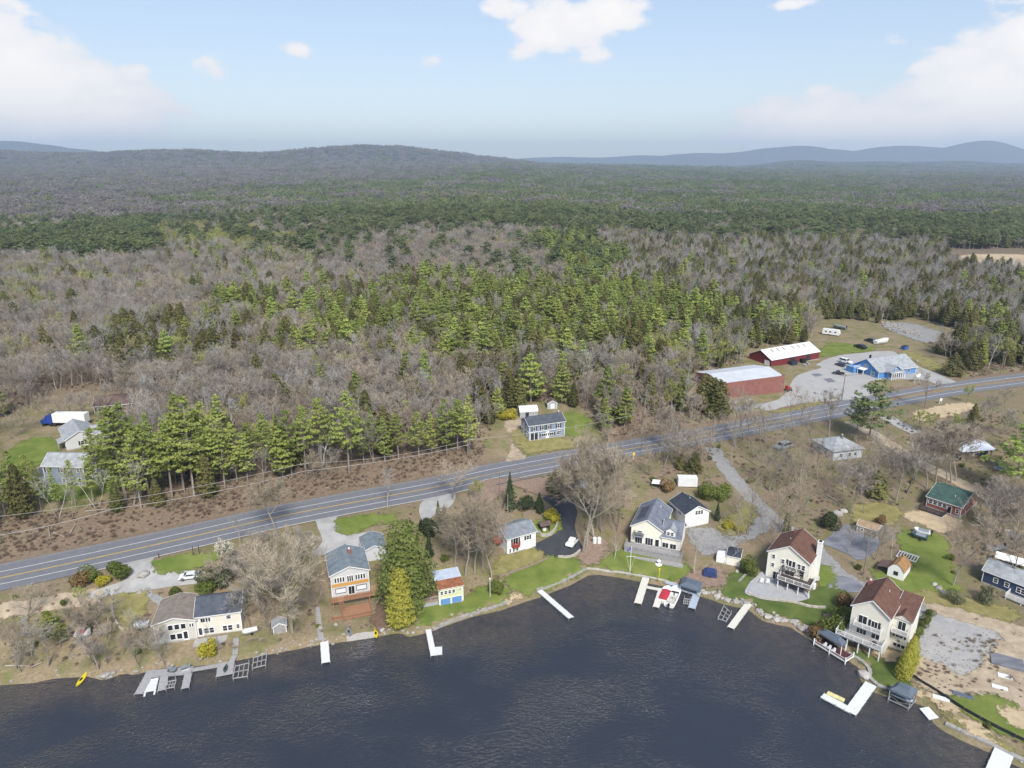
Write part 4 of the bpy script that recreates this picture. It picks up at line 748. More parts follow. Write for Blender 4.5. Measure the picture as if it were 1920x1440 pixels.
# right hand side
def hip_house(name,label,cat,x,y,z,th,W,D,h,Rr,wall,roof,over=.5):
    H=House(name,label,cat,x,y,z,th); m=MB(); m.box(0,W,0,D,-1.5,h); H.part('wall',m,wall); o=over; a=min(W,D)/2; x0,x1,y0,y1=-o,W+o,-o,D+o
    if W>=D: r0,r1=(x0+(D/2+o)*.92,D/2,Rr),(x1-(D/2+o)*.92,D/2,Rr)
    else: r0,r1=(W/2,y0+(W/2+o)*.92,Rr),(W/2,y1-(W/2+o)*.92,Rr)
    m=MB(); m.add([(x0,y0,h-.05),(x1,y0,h-.05),(x1,y1,h-.05),(x0,y1,h-.05),(x0,y0,h+.08),(x1,y0,h+.08),(x1,y1,h+.08),(x0,y1,h+.08),r0,r1],[(0,1,2,3),(0,1,5,4),(1,2,6,5),(2,3,7,6),(3,0,4,7)]+([(4,5,9,8),(5,6,9),(6,7,8,9),(7,4,8)] if W>=D else [(4,5,8),(5,6,9,8),(6,7,9),(7,4,8,9)])); H.part('roof',m,roof); return H
H=hip_house('house','pale grey bungalow with grey hip roof among bare trees by the road','house',94.3,192.6,6.3,14.6,10,9.5,3.0,5.4,'hip_grey_siding','pale_shingle'); H.win('F',2.6,1.0,1.0,1.1,2,2); H.wins('F',[5.5,7.5],1.0,.9,1.0); [H.win('L',u,1.0,.9,1.1,2,2) for u in (3,6.5)]; H.chimney(5.5,4,4.8,6.2,.5,'metal_grey','white_trim')
H=House('house','brick red cottage with green roof and dark timber deck on sandy yard','house',107.6,166.8,4.7,-50)
H.body(8.0,11.5,2.9,4.9,'x','brick_red_siding','green_shingle'); H.wins('F',[.9,2.0,3.1,4.2],1.3,.85,1.0); H.win('F',5.4,.2,.9,1.9,1,1); H.win('F',7.2,.8,.7,1.2,frame='white_trim'); H.vent(5.4,2.6,3.8)
H.deck(-.6,5.0,-3.0,-.05,.1,'dark_deck',[],'dark_deck'); H.rail([(-.6,-.05),(-.6,-3.0),(5.0,-3.0),(5.0,-.05)],.1,mt='dark_deck'); m=MB(); m.box(.4,5.0,-3.1,-3.0,-1.8,-.15); m.box(4.95,5.05,-3,-.1,-1.8,-.15); H.part('deck_skirt',m,'pale_grey_siding'); H.stairs((-.6,-.8,.1),(-2.2,-1.6,-.9),1.2,'dark_deck')
H=garden_shed('garden_shed','low tan shed with light tan roof beside the cracked asphalt yard',84.4,155.4,3.6,-44,4.6,3.4,2.0,2.9,'x','tan_siding','light_tan_shingle'); H.win('F',1.2,.7,.6,.7); H.win('F',3.6,.7,.6,.7)
H=garden_shed('garden_shed','white barn-roofed shed with orange-tan shingles and brown lean-to',83.3,138,2.4,-44,3.3,4.8,2.1,3.6,'y','white_siding','orange_tan_shingle',gambrel=True); H.win('F',1.7,1.0,.7,.7,frame='black_trim'); m=MB(); m.slab([(-2.4,.2,1.5),(-.05,.2,2.0),(-.05,3.8,2.0),(-2.4,3.8,1.5)],.08); [m.box(x,x+.1,y,y+.1,-.3,1.45) for x,y in ((-2.35,.25),(-2.35,3.6))]; m.box(-2.3,-.06,3.6,3.7,-.3,1.6); H.part('lean_to',m,'brownish_shingle')
H=House('house','navy blue bungalow with pale grey roof and white deck at the right edge','house',102.2,134.8,2.8,-52)
H.body(15,6,3.1,4.7,'x','navy_siding','pale_shingle'); H.wins('F',[2.5,4.6],1.2,.75,1.0); [H.win('F',u,1.0,.7,1.1) for u in (6.8,7.6,8.4,9.2)]; H.deck(5.4,14,-2.6,-.05,.2,'weathered_deck',[(5.5,-2.5),(8.3,-2.5),(11,-2.5)]); H.rail([(5.4,-.05),(5.4,-2.6),(14,-2.6)],.2)
b=gp(1880,1045); 
H=House('open_shed','dark open sided shed with silver metal roof behind the pines','shed',132.5,193.5,6.0,10); m=MB(); m.slab([(-.6,-.6,3.0),(11,-.6,3.0),(11,4.2,3.9),(-.6,4.2,3.9)],.1); m.slab([(-.6,4.2,3.9),(11,4.2,3.9),(11,9,3.0),(-.6,9,3.0)],.1); H.part('roof',m,'silver_roof'); m=MB(); m.box(0,10.4,7,8.4,-1,2.9); m.box(0,.15,0,8,-1,2.9); m.box(6,10.4,1.5,8,-1,2.8); H.part('wall',m,'navy_siding'); m=MB(); [m.box(x,x+.16,0,.16,-1,2.9) for x in np.arange(0,10.5,2)]; H.part('post',m,'dark_deck')
# little sheds and canopies round the lots
b=gp(513,1190); H=garden_shed('garden_shed','small weathered grey shed on the slope near the gravel shore',b[0],b[1],b[2]-.1,20,2.5,2.2,1.7,2.4,'y','weathered_deck','pale_shingle')
b=gp(1070,925); H=House('carport','grey tin roofed carport at the top of the black drive','carport',b[0],b[1],b[2],-15); m=MB(); m.slab([(0,0,2.0),(4.2,0,2.0),(4.2,3.5,2.5),(0,3.5,2.5)],.1); H.part('roof',m,'silver_roof'); m=MB(); [m.box(x,x+.1,y,y+.1,-.5,2.0) for x in (.05,4.0) for y in (.05,3.3)]; m.box(.05,4.1,3.3,3.4,-.5,2.3); H.part('post',m,'weathered_deck')
b=gp(1271,913); H=House('storage_container','plain white storage container among trees above the garage','container',b[0],b[1],b[2],-4); m=MB(); m.box(0,5.2,0,2.4,.15,2.6); H.part('body',m,'white_metal_roof'); m=MB(); [m.box(x,x+.09,-.05,0,.25,2.5) for x in np.arange(.2,5.1,.5)]; H.part('rib',m,'white_metal_roof'); m=MB(); m.box(.2,5,.2,2.2,-.4,.15); H.part('skid',m,'black_trim')
b=gp(1221,916); H=House('boat_shelter','low white canopy on a frame beside the storage container','canopy',b[0],b[1],b[2],-12); m=MB(); m.slab([(0,0,1.5),(4.6,0,1.5),(4.3,1.4,2.1),(.3,1.4,2.1)],.06); m.slab([(.3,1.4,2.1),(4.3,1.4,2.1),(4.6,2.8,1.5),(0,2.8,1.5)],.06); H.part('cover',m,'white_metal_roof'); m=MB(); [m.box(x,x+.07,y,y+.07,-.4,1.45) for x in (.1,2.2,4.4) for y in (.1,2.65)]; H.part('leg',m,'metal_grey')
b=gp(1862,1058); H=House('tarp_shelter','white tarp shelter behind the navy bungalow','shelter',b[0],b[1],b[2],-40); m=MB(); m.slab([(0,0,1.7),(7,0,1.7),(7,1.8,2.6),(0,1.8,2.6)],.06); m.slab([(0,1.8,2.6),(7,1.8,2.6),(7,3.6,1.7),(0,3.6,1.7)],.06); H.part('cover',m,'white_metal_roof'); m=MB(); [m.box(x,x+.08,y,y+.08,-.4,1.65) for x in (.1,3.4,6.8) for y in (.1,3.4)]; H.part('leg',m,'metal_grey')
b=gp(1016,1000); H=House('well_house','small open well house with dark roof on the grass island','well house',b[0],b[1],b[2],25); m=MB(); [m.box(x,x+.18,y,y+.18,0,2.0) for x in (0,2.0) for y in (0,1.6)]; H.part('post',m,'black_trim'); m=MB(); m.slab([(-.4,-.4,2.0),(2.6,-.4,2.0),(2.6,.9,2.6),(-.4,.9,2.6)],.08); m.slab([(-.4,.9,2.6),(2.6,.9,2.6),(2.6,2.2,2.0),(-.4,2.2,2.0)],.08); H.part('roof',m,'brownish_shingle'); m=MB(); m.tube([(1.1,.9,0),(1.1,.9,.8)],.55,10); H.part('well',m,'white_siding')

# ---------------------------------------------------------------- trees
mat('bark',(.22,.19,.165),.95,.25,3,rnd=.25); mat('pine_bark',(.27,.23,.20),.95,.25,3,rnd=.2); mat('birch_bark',(.50,.48,.45),.8,.25,3,rnd=.15); mat('pale_bark',(.31,.275,.235),.9,.2,3,rnd=.2)
mat('twigs_mauve',(.275,.248,.215),1,.15,.4,rnd=.28,hue=.015,spec=.05); mat('twigs_tan',(.335,.28,.215),1,.15,.4,rnd=.22,hue=.01,spec=.05); mat('twigs_farbud',(.20,.20,.10),1,.2,.1,rnd=.2,spec=.05); mat('twigs_far',(.205,.185,.175),1,.2,.1,rnd=.2,spec=.05); mat('twigs_grey',(.32,.305,.29),1,.15,.4,rnd=.22,spec=.05); mat('twigs_red',(.215,.158,.122),1,.2,.4,rnd=.25,hue=.01,spec=.05); mat('twigs_bud',(.40,.38,.20),1,.2,.4,rnd=.25,hue=.02,spec=.05)  # twigs_far: self-shadow missing in the far clumps put into a darker colour
mat('needles_pine',(.27,.33,.085),.8,.25,.5,col2=(.45,.49,.155),rnd=.28,hue=.012,trans=.5,spec=.1); mat('needles_far',(.14,.178,.075),.8,.25,.5,col2=(.235,.265,.115),rnd=.3,hue=.02,trans=.4,spec=.1)
mat('needles_hemlock',(.125,.13,.048),.8,.25,.5,col2=(.21,.195,.075),rnd=.3,hue=.02,trans=.4,spec=.1); mat('needles_spruce',(.05,.08,.04),.8,.2,.6,col2=(.09,.12,.055),rnd=.2,trans=.3,spec=.1)
mat('leaves_bud',(.25,.29,.06),.8,.2,.5,col2=(.34,.36,.10),rnd=.2,hue=.02,trans=.3,spec=.1); mat('leaves_cedar',(.38,.38,.06),.8,.25,.8,col2=(.55,.52,.13),trans=.5,spec=.1); mat('leaves_cedar_dark',(.15,.20,.06),.8,.25,.8,col2=(.30,.335,.10),trans=.5,spec=.1)
mat('leaves_shrub',(.12,.16,.035),.8,.25,.8,col2=(.22,.25,.07),rnd=.25,trans=.4,spec=.1); mat('leaves_dark',(.045,.062,.03),.8,.25,.8,col2=(.09,.105,.05),rnd=.2,trans=.3,spec=.1); mat('leaves_yellow',(.38,.34,.03),.8,.2,.8,col2=(.5,.45,.08),trans=.3,spec=.1); mat('leaves_rust',(.19,.12,.05),.8,.25,.8,col2=(.27,.18,.09),rnd=.2,trans=.2,spec=.1); mat('leaves_greygreen',(.12,.135,.075),.8,.25,.8,col2=(.22,.22,.13),rnd=.2,trans=.4,spec=.1); mat('blossom',(.62,.6,.5),.8,.1,.8,trans=.3,spec=.1)
def tri_mesh(name,tv,mats,mi=None,quads=None):
    """tv: (n,3,3) triangles"""
    n=len(tv); me=bpy.data.meshes.new(name); me.vertices.add(n*3); me.vertices.foreach_set('co',np.asarray(tv,np.float32).ravel())
    me.loops.add(n*3); me.loops.foreach_set('vertex_index',np.arange(n*3,dtype=np.int32)); me.polygons.add(n); me.polygons.foreach_set('loop_start',np.arange(0,n*3,3,dtype=np.int32))
    for m in mats: me.materials.append(m)
    if mi is not None: me.polygons.foreach_set('material_index',np.asarray(mi,np.int32))
    me.update(calc_edges=True); return me
def seg_tris(segs,n=4):
    """tapered tubes as triangles; segs (p0,p1,r0,r1)"""
    out=[]
    for p0,p1,r0,r1 in segs:
        d=p1-p0; L=np.linalg.norm(d)
        if L<1e-6: continue
        d=d/L; u=np.array([0,0,1.]) if abs(d[2])<.9 else np.array([1.,0,0]); r=np.cross(d,u); r/=np.linalg.norm(r); q=np.cross(r,d)
        a=[2*math.pi*k/n for k in range(n)]; c=[r*math.cos(t)+q*math.sin(t) for t in a]
        for k in range(n):
            k2=(k+1)%n; A,B,C,D=p0+c[k]*r0,p0+c[k2]*r0,p1+c[k2]*r1,p1+c[k]*r1; out.append((A,B,C)); out.append((A,C,D))
    return np.array(out).reshape(-1,3,3)
def slivers(P,D,L,w,rs):
    """thin twig triangles from points P along D"""
    n=len(P); D=D/np.linalg.norm(D,axis=1)[:,None]; q=np.cross(D,rs.normal(size=(n,3))); q/=np.linalg.norm(q,axis=1)[:,None]+1e-9
    w=np.broadcast_to(np.asarray(w,float),(n,))[:,None]; L=np.broadcast_to(np.asarray(L,float),(n,))[:,None]
    return np.stack([P-q*w/2,P+q*w/2,P+D*L],1)
def leaves(P,size,rs,up=0.0,N=None):
    """small random leaf-sized triangles at P; normals pulled to N or up"""
    n=len(P); a=rs.normal(size=(n,3)); 
    if N is not None: nn=N+rs.normal(size=(n,3))*.55
    else: nn=rs.normal(size=(n,3))+np.array([0,0,up])
    nn/=np.linalg.norm(nn,axis=1)[:,None]; a-=nn*(a*nn).sum(1)[:,None]; a/=np.linalg.norm(a,axis=1)[:,None]; b=np.cross(nn,a); s=np.broadcast_to(np.asarray(size,float),(n,))[:,None]*rs.uniform(.6,1.3,(n,1))
    return np.stack([P-a*s*.5-b*s*.3,P+a*s*.5-b*s*.3,P+b*s*.7],1)
def unit(v): return v/ (np.linalg.norm(v)+1e-9)
def bare_proto(seed,h=15,fork=.3,limbs=7,sub=6,tert=5,tw=7,spread=.85,twl=1.0,twig_w=.05,lean=0,up=.35,stems=1,rad=.016):
    rs=np.random.default_rng(seed); segs=[]; TP=[];TD=[];TL=[];TW=[]
    def curve(p,d,L,r0,r1,n,upb):
        pts=[(p.copy(),d)]
        for i in range(n):
            d=unit(d+np.array([0,0,upb/n])+rs.normal(size=3)*.10); q=p+d*L/n; a=r0+(r1-r0)*i/n; b=r0+(r1-r0)*(i+1)/n; segs.append((p,q,a,b)); p=q; pts.append((p.copy(),d))
        return pts
    def side(d,ang):
        u=unit(np.cross(d,rs.normal(size=3))); return unit(d*math.cos(ang)+u*math.sin(ang))
    for s in range(stems):
        a0=rs.uniform(0,6.28); l0=lean+(.28 if stems>1 else 0); d=unit(np.array([l0*math.cos(a0),l0*math.sin(a0),1])); R0=h*rad*(1 if stems==1 else .7)
        tr=curve(np.array([.15*s*math.cos(a0),.15*s*math.sin(a0),-.3]),d,h*(fork+.35),R0,R0*.45,5,.1)
        for i in range(limbs):
            t=fork/(fork+.35)+ (1-fork/(fork+.35))*(i+.5)/limbs; k=min(int(t*5),4); f=t*5-k; p=tr[k][0]*(1-f)+tr[k+1][0]*f
            ang=spread*(1.05-.55*i/limbs)*rs.uniform(.8,1.15); az=a0+i*2.4+rs.uniform(-.4,.4); d1=unit(np.array([math.cos(az)*math.sin(ang),math.sin(az)*math.sin(ang),math.cos(ang)]))
            L1=h*rs.uniform(.36,.5)*(1.08-.35*i/limbs); pl=curve(p,d1,L1,R0*.42*(1-.4*i/limbs),R0*.10,4,up)
            for j in range(sub):
                t=.25+.75*(j+rs.uniform(.2,.9))/sub; k=min(int(t*4),3); f=t*4-k; p2=pl[k][0]*(1-f)+pl[k+1][0]*f; d2=side(pl[k+1][1],rs.uniform(.45,.95)); d2=unit(d2+np.array([0,0,.25])); L2=L1*rs.uniform(.32,.55)*(1.15-.5*t)
                ps=curve(p2,d2,L2,R0*.10,R0*.04,2,.2)
                for m_ in range(tert):
                    t2=.2+.8*(m_+rs.uniform(.2,1))/tert; k=min(int(t2*2),1); f=t2*2-k; p3=ps[k][0]*(1-f)+ps[k+1][0]*f; d3=side(ps[k+1][1],rs.uniform(.4,1.0)); L3=L2*rs.uniform(.35,.6)
                    TP.append(p3);TD.append(d3);TL.append(L3);TW.append(twig_w*1.3)
                    for q in range(tw):
                        TP.append(p3+d3*L3*rs.uniform(.1,.95));TD.append(unit(side(d3,rs.uniform(.3,.9))+np.array([0,0,.2])));TL.append(twl*rs.uniform(.5,1.1));TW.append(twig_w)
    big=[s for s in segs if s[2]>R0*.11]; small=[s for s in segs if s[2]<=R0*.11]
    return seg_tris(big,5),np.concatenate([seg_tris(small,3),slivers(np.array(TP),np.array(TD),np.array(TL),np.array(TW),rs)]),np.array(TP)
def pine_proto(seed,h=20,bare=.35,r=3.4,whorls=15,per=5,dead=True,size=.62,taper=.8,gap=.12,irr=.3,tufts=9):
    rs=np.random.default_rng(seed); segs=[]; P=[];N=[]; ax=rs.uniform(-.03,.03,2); R0=h*.0125
    pt=lambda z: np.array([ax[0]*z,ax[1]*z,z])
    n=5
    for i in range(n): a,b=h*i/n,h*(i+1)/n; segs.append((pt(a if i else -.3),pt(b),R0*(1-.9*i/n),R0*(1-.9*(i+1)/n)+.01))
    tw=[]
    for w in range(whorls):
        f=(w+rs.uniform(-.2,.2))/whorls; z=h*(bare+(1-bare)*f); 
        prof=min(1,(f+.12)/.3)*(1-f)**taper+.06
        for k in range(per):
            if rs.random()<gap: continue
            az=w*1.1+6.283*k/per+rs.uniform(-.35,.35); L=r*prof*rs.uniform(1-irr,1+irr)*1.25; el=.05+.5*f+rs.uniform(-.1,.15); d=np.array([math.cos(az)*math.cos(el),math.sin(az)*math.cos(el),math.sin(el)])
            b0=pt(z); b1=b0+d*L; tw.append((b0,b1,.05+.01*L,.015))
            for t in range(max(3,int(tufts*L/r+2))):
                u=rs.uniform(.3,1.05)**.8; c=b0+d*L*u+np.cross(d,[0,0,1])*rs.normal()*.28*L*u*.8+np.array([0,0,rs.uniform(-.05,.25)+.1*u])
                for q in range(4): P.append(c+rs.normal(size=3)*np.array([.3,.3,.13])*size*1.3); N.append(unit(np.array([d[0]*.3,d[1]*.3,.9])))
    for q in range(14): P.append(pt(h*rs.uniform(.95,1.03))+rs.normal(size=3)*.15); N.append(np.array([0,0,1.]))
    if dead:
        for k in range(8):
            z=h*rs.uniform(bare*.5,bare); az=rs.uniform(0,6.3); segs.append((pt(z),pt(z)+np.array([math.cos(az),math.sin(az),.1])*rs.uniform(.5,1.6),.04,.01))
    P=np.array(P);N=np.array(N)
    return np.concatenate([seg_tris(segs,5),seg_tris(tw,3)]),leaves(P,size,rs,N=N),P
def cone_proto(seed,h=12,r=2.3,n=1500,size=.5,bare=.06,shape=.75,clumpy=1.0,droop=-.25,lobes=0):
    rs=np.random.default_rng(seed); t=rs.beta(1.0,1.5,n); z=h*(bare+(1-bare)*t); a=rs.uniform(0,6.283,n)
    lay=np.sin(z*5.5+a*2+seed)*.18*clumpy+np.sin(a*5+z*1.3)*.12*clumpy+np.sin(a*3+seed+z*.6)*.1*clumpy
    rr=r*np.minimum(1,(t+.08)/.2)*(1-t)**shape*(1+lay)*np.sqrt(rs.uniform(.35,1.0,n))
    P=np.stack([rr*np.cos(a),rr*np.sin(a),z],1); N=np.stack([np.cos(a),np.sin(a),np.full(n,.5)],1)
    return seg_tris([(np.array([0,0,-.3]),np.array([0,0,h*.95]),h*.013,.02)],5),leaves(P,size,rs,N=N),P
def lump_proto(seed,h=2.5,r=1.6,n=700,size=.3,lobes=6,stemr=.05):
    """shrub: several leafy lobes, open between"""
    rs=np.random.default_rng(seed); P=[];N=[]
    for k in range(lobes):
        a=rs.uniform(0,6.28); d=r*.6*math.sqrt(rs.uniform(0,1)); c=np.array([d*math.cos(a),d*math.sin(a),h*rs.uniform(.35,.7)]); q=rs.normal(size=(n//lobes,3)); q/=np.linalg.norm(q,axis=1)[:,None]; rad=np.array([r*.5,r*.5,h*.36])*rs.uniform(.75,1.2); u=rs.uniform(.5,1,(len(q),1))**.5
        p=c+q*rad*u; ok=p[:,2]>.03; P.append(p[ok]); N.append(q[ok])
    P=np.concatenate(P);N=np.concatenate(N); st=[(np.array([0,0,-.2]),np.array([r*.4*math.cos(k),r*.4*math.sin(k),h*.6]),stemr,.015) for k in np.arange(0,6,1.3)]
    return seg_tris(st,3),leaves(P,size,rs,N=N),P
FORMS={}
def form(kind,trunk,crown,tm,cm,extra=None):
    n=len(FORMS.setdefault(kind,[])); h=float(max(crown[:,:,2].max(),.1))
    tr=tri_mesh('trunk',trunk,[M(tm)]); mats=[M(cm)]; mi=None; ct=crown
    if extra is not None: ct=np.concatenate([crown,extra[0]]); mats=[M(cm),M(extra[1])]; mi=np.r_[np.zeros(len(crown),int),np.ones(len(extra[0]),int)]
    cr=tri_mesh('crown',ct,mats,mi)
    al=tri_mesh('tree',np.concatenate([trunk,ct]),[M(tm)]+mats,np.r_[np.zeros(len(trunk),int),(mi+1 if mi is not None else np.ones(len(ct),int))])
    FORMS[kind].append((tr,cr,al,h))
for i in range(5):
    t,c,_=bare_proto(20+i,15,fork=.30,limbs=6,sub=6,tert=5,tw=11,twl=1.15,twig_w=.05); form('bare',t,c,'bark','twigs_mauve')
for i in range(3):
    t,c,_=bare_proto(40+i,15,fork=.2,limbs=8,sub=6,tert=5,tw=12,spread=1.0,twl=.9,twig_w=.045); form('bare',t,c,'bark','twigs_tan')
for i in range(2):
    t,c,_=bare_proto(50+i,15,fork=.42,limbs=5,sub=5,tert=5,tw=6,spread=.6,twl=1.0); form('bare',t,c,'pale_bark','twigs_grey')
for i in range(3):
    t,c,_=bare_proto(55+i,15,fork=.45,limbs=6,sub=5,tert=4,tw=6,spread=.75,twl=.9,twig_w=.032,rad=.011); form('thin',t,c,'bark','twigs_tan')
for i in range(3):
    t,c,_=bare_proto(60+i,16,fork=.34,limbs=9,sub=8,tert=7,tw=14,spread=1.0,twl=1.0,twig_w=.04,rad=.0115); form('bigbare',t,c,'pale_bark','twigs_tan')
for i in range(3):
    t,c,P=bare_proto(70+i,13,fork=.3,limbs=6,sub=5,tert=5,tw=6); rs=np.random.default_rng(i); k=P[rs.choice(len(P),1100)]+rs.normal(size=(1100,3))*.25; form('bud',t,c,'bark','twigs_bud',(leaves(k,.34,rs),'leaves_bud'))
for i in range(3):
    t,c,P=bare_proto(80+i,15,fork=.5,limbs=6,sub=4,tert=4,tw=6,spread=.5,lean=.12,rad=.009,stems=1+(i>0)); form('birch',t,c,'birch_bark','twigs_grey')
for i in range(4):
    t,c,_=pine_proto(90+i,20,bare=(.34,.28,.24,.38)[i],r=(3.3,3.7,3.2,3.0)[i],whorls=19,taper=(.75,.9,1.0,.7)[i],irr=.45,gap=.26,size=.5,tufts=8); form('rowpine',t,c,'pine_bark','needles_pine')
for i in range(4):
    t,c,_=pine_proto(100+i,16,bare=(.08,.15,.05,.2)[i],r=(3.0,3.3,2.7,3.5)[i],whorls=14,taper=(.95,.85,1.05,.7)[i],dead=False); form('pine',t,c,'pine_bark','needles_pine')
for i in range(3):
    t,c,_=pine_proto(110+i,18,bare=.3,r=4.2,whorls=11,taper=.45,irr=.45,dead=False,size=.8); form('darkpine',t,c,'pine_bark','needles_far')
for i in range(4):
    t,c,_=cone_proto(120+i,13,(2.9,3.3,2.5,3.5)[i],1900,.6,.05,(.65,.75,.6,.5)[i],1.5); form('hemlock',t,c,'bark','needles_hemlock')
for i in range(2):
    t,c,_=cone_proto(130+i,11,1.9,1900,.36,.02,.95,1.3); form('spruce',t,c,'bark','needles_spruce')
t,c,_=cone_proto(140,10,2.1,5200,.30,.02,.36,.95); form('cedar',t,c,'bark','leaves_cedar')
t,c,_=cone_proto(141,14,3.7,8200,.36,.03,.33,1.5); form('cedar',t,c,'bark','leaves_cedar_dark')
t,c,_=cone_proto(142,7,2.0,3200,.26,.01,.45,.8); form('cedar',t,c,'bark','leaves_cedar')
for i,cm in enumerate(('leaves_shrub','leaves_shrub','leaves_dark','leaves_dark','leaves_yellow','leaves_rust')): t,c,_=lump_proto(150+i,2.5,1.7,1300,.24); form('shrub',t,c,'bark',cm)
t,c,_=lump_proto(157,2.5,1.7,700,.22); form('shrub',t,c,'bark','leaves_greygreen')
t,c,P=bare_proto(160,6,fork=.25,limbs=7,sub=5,tert=5,tw=6,twl=.5,rad=.02); rs=np.random.default_rng(5); k=P[rs.choice(len(P),1500)]+rs.normal(size=(1500,3))*.12; form('blossom',t,c,'bark','twigs_tan',(leaves(k,.22,rs),'blossom'))
for i in range(3):
    t,c,_=bare_proto(170+i,2.2,fork=.05,limbs=7,sub=4,tert=3,tw=4,spread=.9,twl=.5,twig_w=.035,stems=2,rad=.008); form('brush',t,c,'bark',('twigs_red','twigs_tan','twigs_red')[i])
t,c,_=bare_proto(180,15,fork=.3,limbs=8,sub=5,tert=3,tw=0,spread=.8,rad=.014); form('snag',t,c,'birch_bark','pale_bark')
t,c,P=pine_proto(190,20,bare=.3,r=6.2,whorls=11,per=5,taper=.45,irr=.5,size=.75,gap=.25,tufts=14); form('broadpine',t,c,'bark','needles_far')
def tree(name,kind,var,loc,h,label,cat,group=None,wide=1.0,rz=None):
    tr,cr,al,h0=FORMS[kind][var%len(FORMS[kind])]; s=h/h0
    o=thing(name,label,cat,loc,rz if rz is not None else random.uniform(0,6.28),group); o.scale=(s*wide,s*wide,s); a=ob('trunk',tr,o); ob('crown',cr,o); return o
KIND_NAME={'bare':('bare_tree','bare tree'),'bigbare':('bare_tree','bare tree'),'thin':('bare_tree','bare tree'),'bud':('budding_tree','budding tree'),'birch':('birch_tree','birch tree'),'rowpine':('pine_tree','pine tree'),'pine':('pine_tree','pine tree'),'darkpine':('pine_tree','pine tree'),'broadpine':('pine_tree','pine tree'),'hemlock':('hemlock_tree','hemlock tree'),'spruce':('spruce_tree','spruce tree'),'cedar':('cedar_tree','cedar tree'),'shrub':('shrub','shrub'),'blossom':('blossom_tree','blossom tree'),'snag':('dead_tree','dead tree'),'brush':('shrub','shrub')}
OCC=[]   # x,y,r taken by hand placed trees
def pt(kind,var,bx,by,ty,label,group=None,wide=1.0,rz=None):
    b=gp(bx,by); h=top_h(b,ty); OCC.append((b[0],b[1],2.0)); n,c=KIND_NAME[kind]
    return tree(n,kind,var,(b[0],b[1],b[2]-.05),h,label,c,group,wide,rz)
# pines in a row beyond the road
G1='tall pines lining the far side of the road'; L1='tall yellow-green pine with bare lower trunk in the row beyond the road'
for i,(bx,by,ty) in enumerate([(655,890,731),(683,874,779),(722,870,779),(748,866,775),(786,862,771),(838,854,743),(877,854,735),(604,878,743),(499,886,773),(548,894,763),(526,892,772),(574,886,760),(445,905,790),(465,906,808),(422,917,785),(404,917,797),(374,920,775),(364,929,737),(345,922,732),(323,934,788),(281,941,795),(265,953,800),(298,930,768),(237,940,760),(250,918,752),(265,935,794),(220,934,845),(175,942,862),(62,950,850),(32,960,840),(108,955,872),(142,948,862),(78,958,862),(10,965,855),(-15,970,850),(190,925,800),(200,905,830),(330,905,770),(385,905,762),(470,890,790),(620,870,772),(700,862,765),(810,856,770),(858,846,748),(395,900,750)]):
    pt('rowpine',i,bx,by,ty,'tall yellow-green pine '+('in front of the slate blue house' if bx<230 else 'in the left stretch of the roadside row' if bx<500 else 'near the dead grey tree in the roadside row' if bx<720 else 'in the roadside row nearest the blue-grey colonial'),G1,wide=random.uniform(.85,1.15)*(.7 if 70<bx<145 else 1))
pt('snag',0,607,876,785,'dead grey tree with bare white branches among the roadside pines')
# trees on the lots
GL='bare trees scattered over the lots by the road'; LL='leafless tree on the brown grass lot between the road and gravel lane'
def lots(items,kind,label,group): 
    order=sorted(range(len(items)),key=lambda i:items[i][0]); n=len(items); W_=['leftmost','second from the left','third from the left','fourth from the left','fifth from the left','sixth from the left','seventh from the left','eighth from the left','ninth from the left']
    for i,(bx,by,ty,w) in enumerate(items):
        r=order.index(i); lab=label if n>9 else label+', '+('rightmost' if r==n-1 else W_[r])+' of them'
        pt(kind,i,bx,by,ty,lab,group,w)
pt('bigbare',0,548,1185,1000,'huge spreading bare tree left of the house with cedar decks',wide=1.25); pt('bigbare',1,517,1000,892,'pale bare tree at the lake side of the road by the concrete driveway',wide=1.1); pt('bare',8,452,1024,962,'thin leaning bare tree at the road edge above the blossom tree')
pt('bare',8,727,952,872,'slender bare tree standing on the road shoulder verge'); pt('bare',6,850,937,852,'bushy tan bare tree at the near road edge',wide=1.2); pt('bud',0,897,940,895,'yellow-green budding tree at the near side of the road')
lots([(873,1078,925,1.1),(890,1072,940,1.1),(905,1066,935,1.0),(853,1060,950,1.05),(922,1085,955,.9)],'bigbare','spreading tan tree between the rusty cottage and white house','bare tan trees between the cottage and the white house')
lots([(1093,1034,835,.95),(1099,1026,800,.9),(1114,1010,850,1.0)],'bigbare','tall spreading bare tree beside the black driveway','spreading bare trees at the black driveway')
lots([(1128,1000,880,1.1),(1108,985,865,1.0),(1150,975,880,1.0),(1090,960,850,1.0)],'thin','thin tan bare tree behind the black driveway clump','thin bare trees behind the black driveway')
pt('snag',0,1152,1048,1000,'pale leaning bare trunk on the lawn edge by the grey deck'); pt('bare',8,1302,1076,985,'bare grey tree at the corner of the long grey deck',wide=1.2); pt('birch',1,1357,1058,985,'white birch by the cream shed')
lots([(1332,897,795,.9),(1372,875,778,.9),(1427,850,765,1),(1443,873,780,1),(1553,922,838,1),(1305,872,775,1),(1485,865,775,1),(1520,850,778,1),(1405,845,768,1),(1470,930,835,.9),(1500,905,815,.9),(1395,820,760,1),(1350,830,770,1),(1240,838,760,1),(1270,850,770,1),(1210,830,770,1),(1215,860,790,1),(1590,900,830,1),(1610,880,815,1.0)],'thin',LL,GL)
lots([(1400,1010,905,1),(1430,1018,915,.9),(1450,1000,900,.9),(1462,985,905,.9),(1385,1005,915,.9),(1412,985,890,1),(1480,1000,925,.8),(1440,1050,960,.8),(1385,1040,960,.8)],'thin','thin bare tree behind the cream house','bare trees crowding the gravel drive')
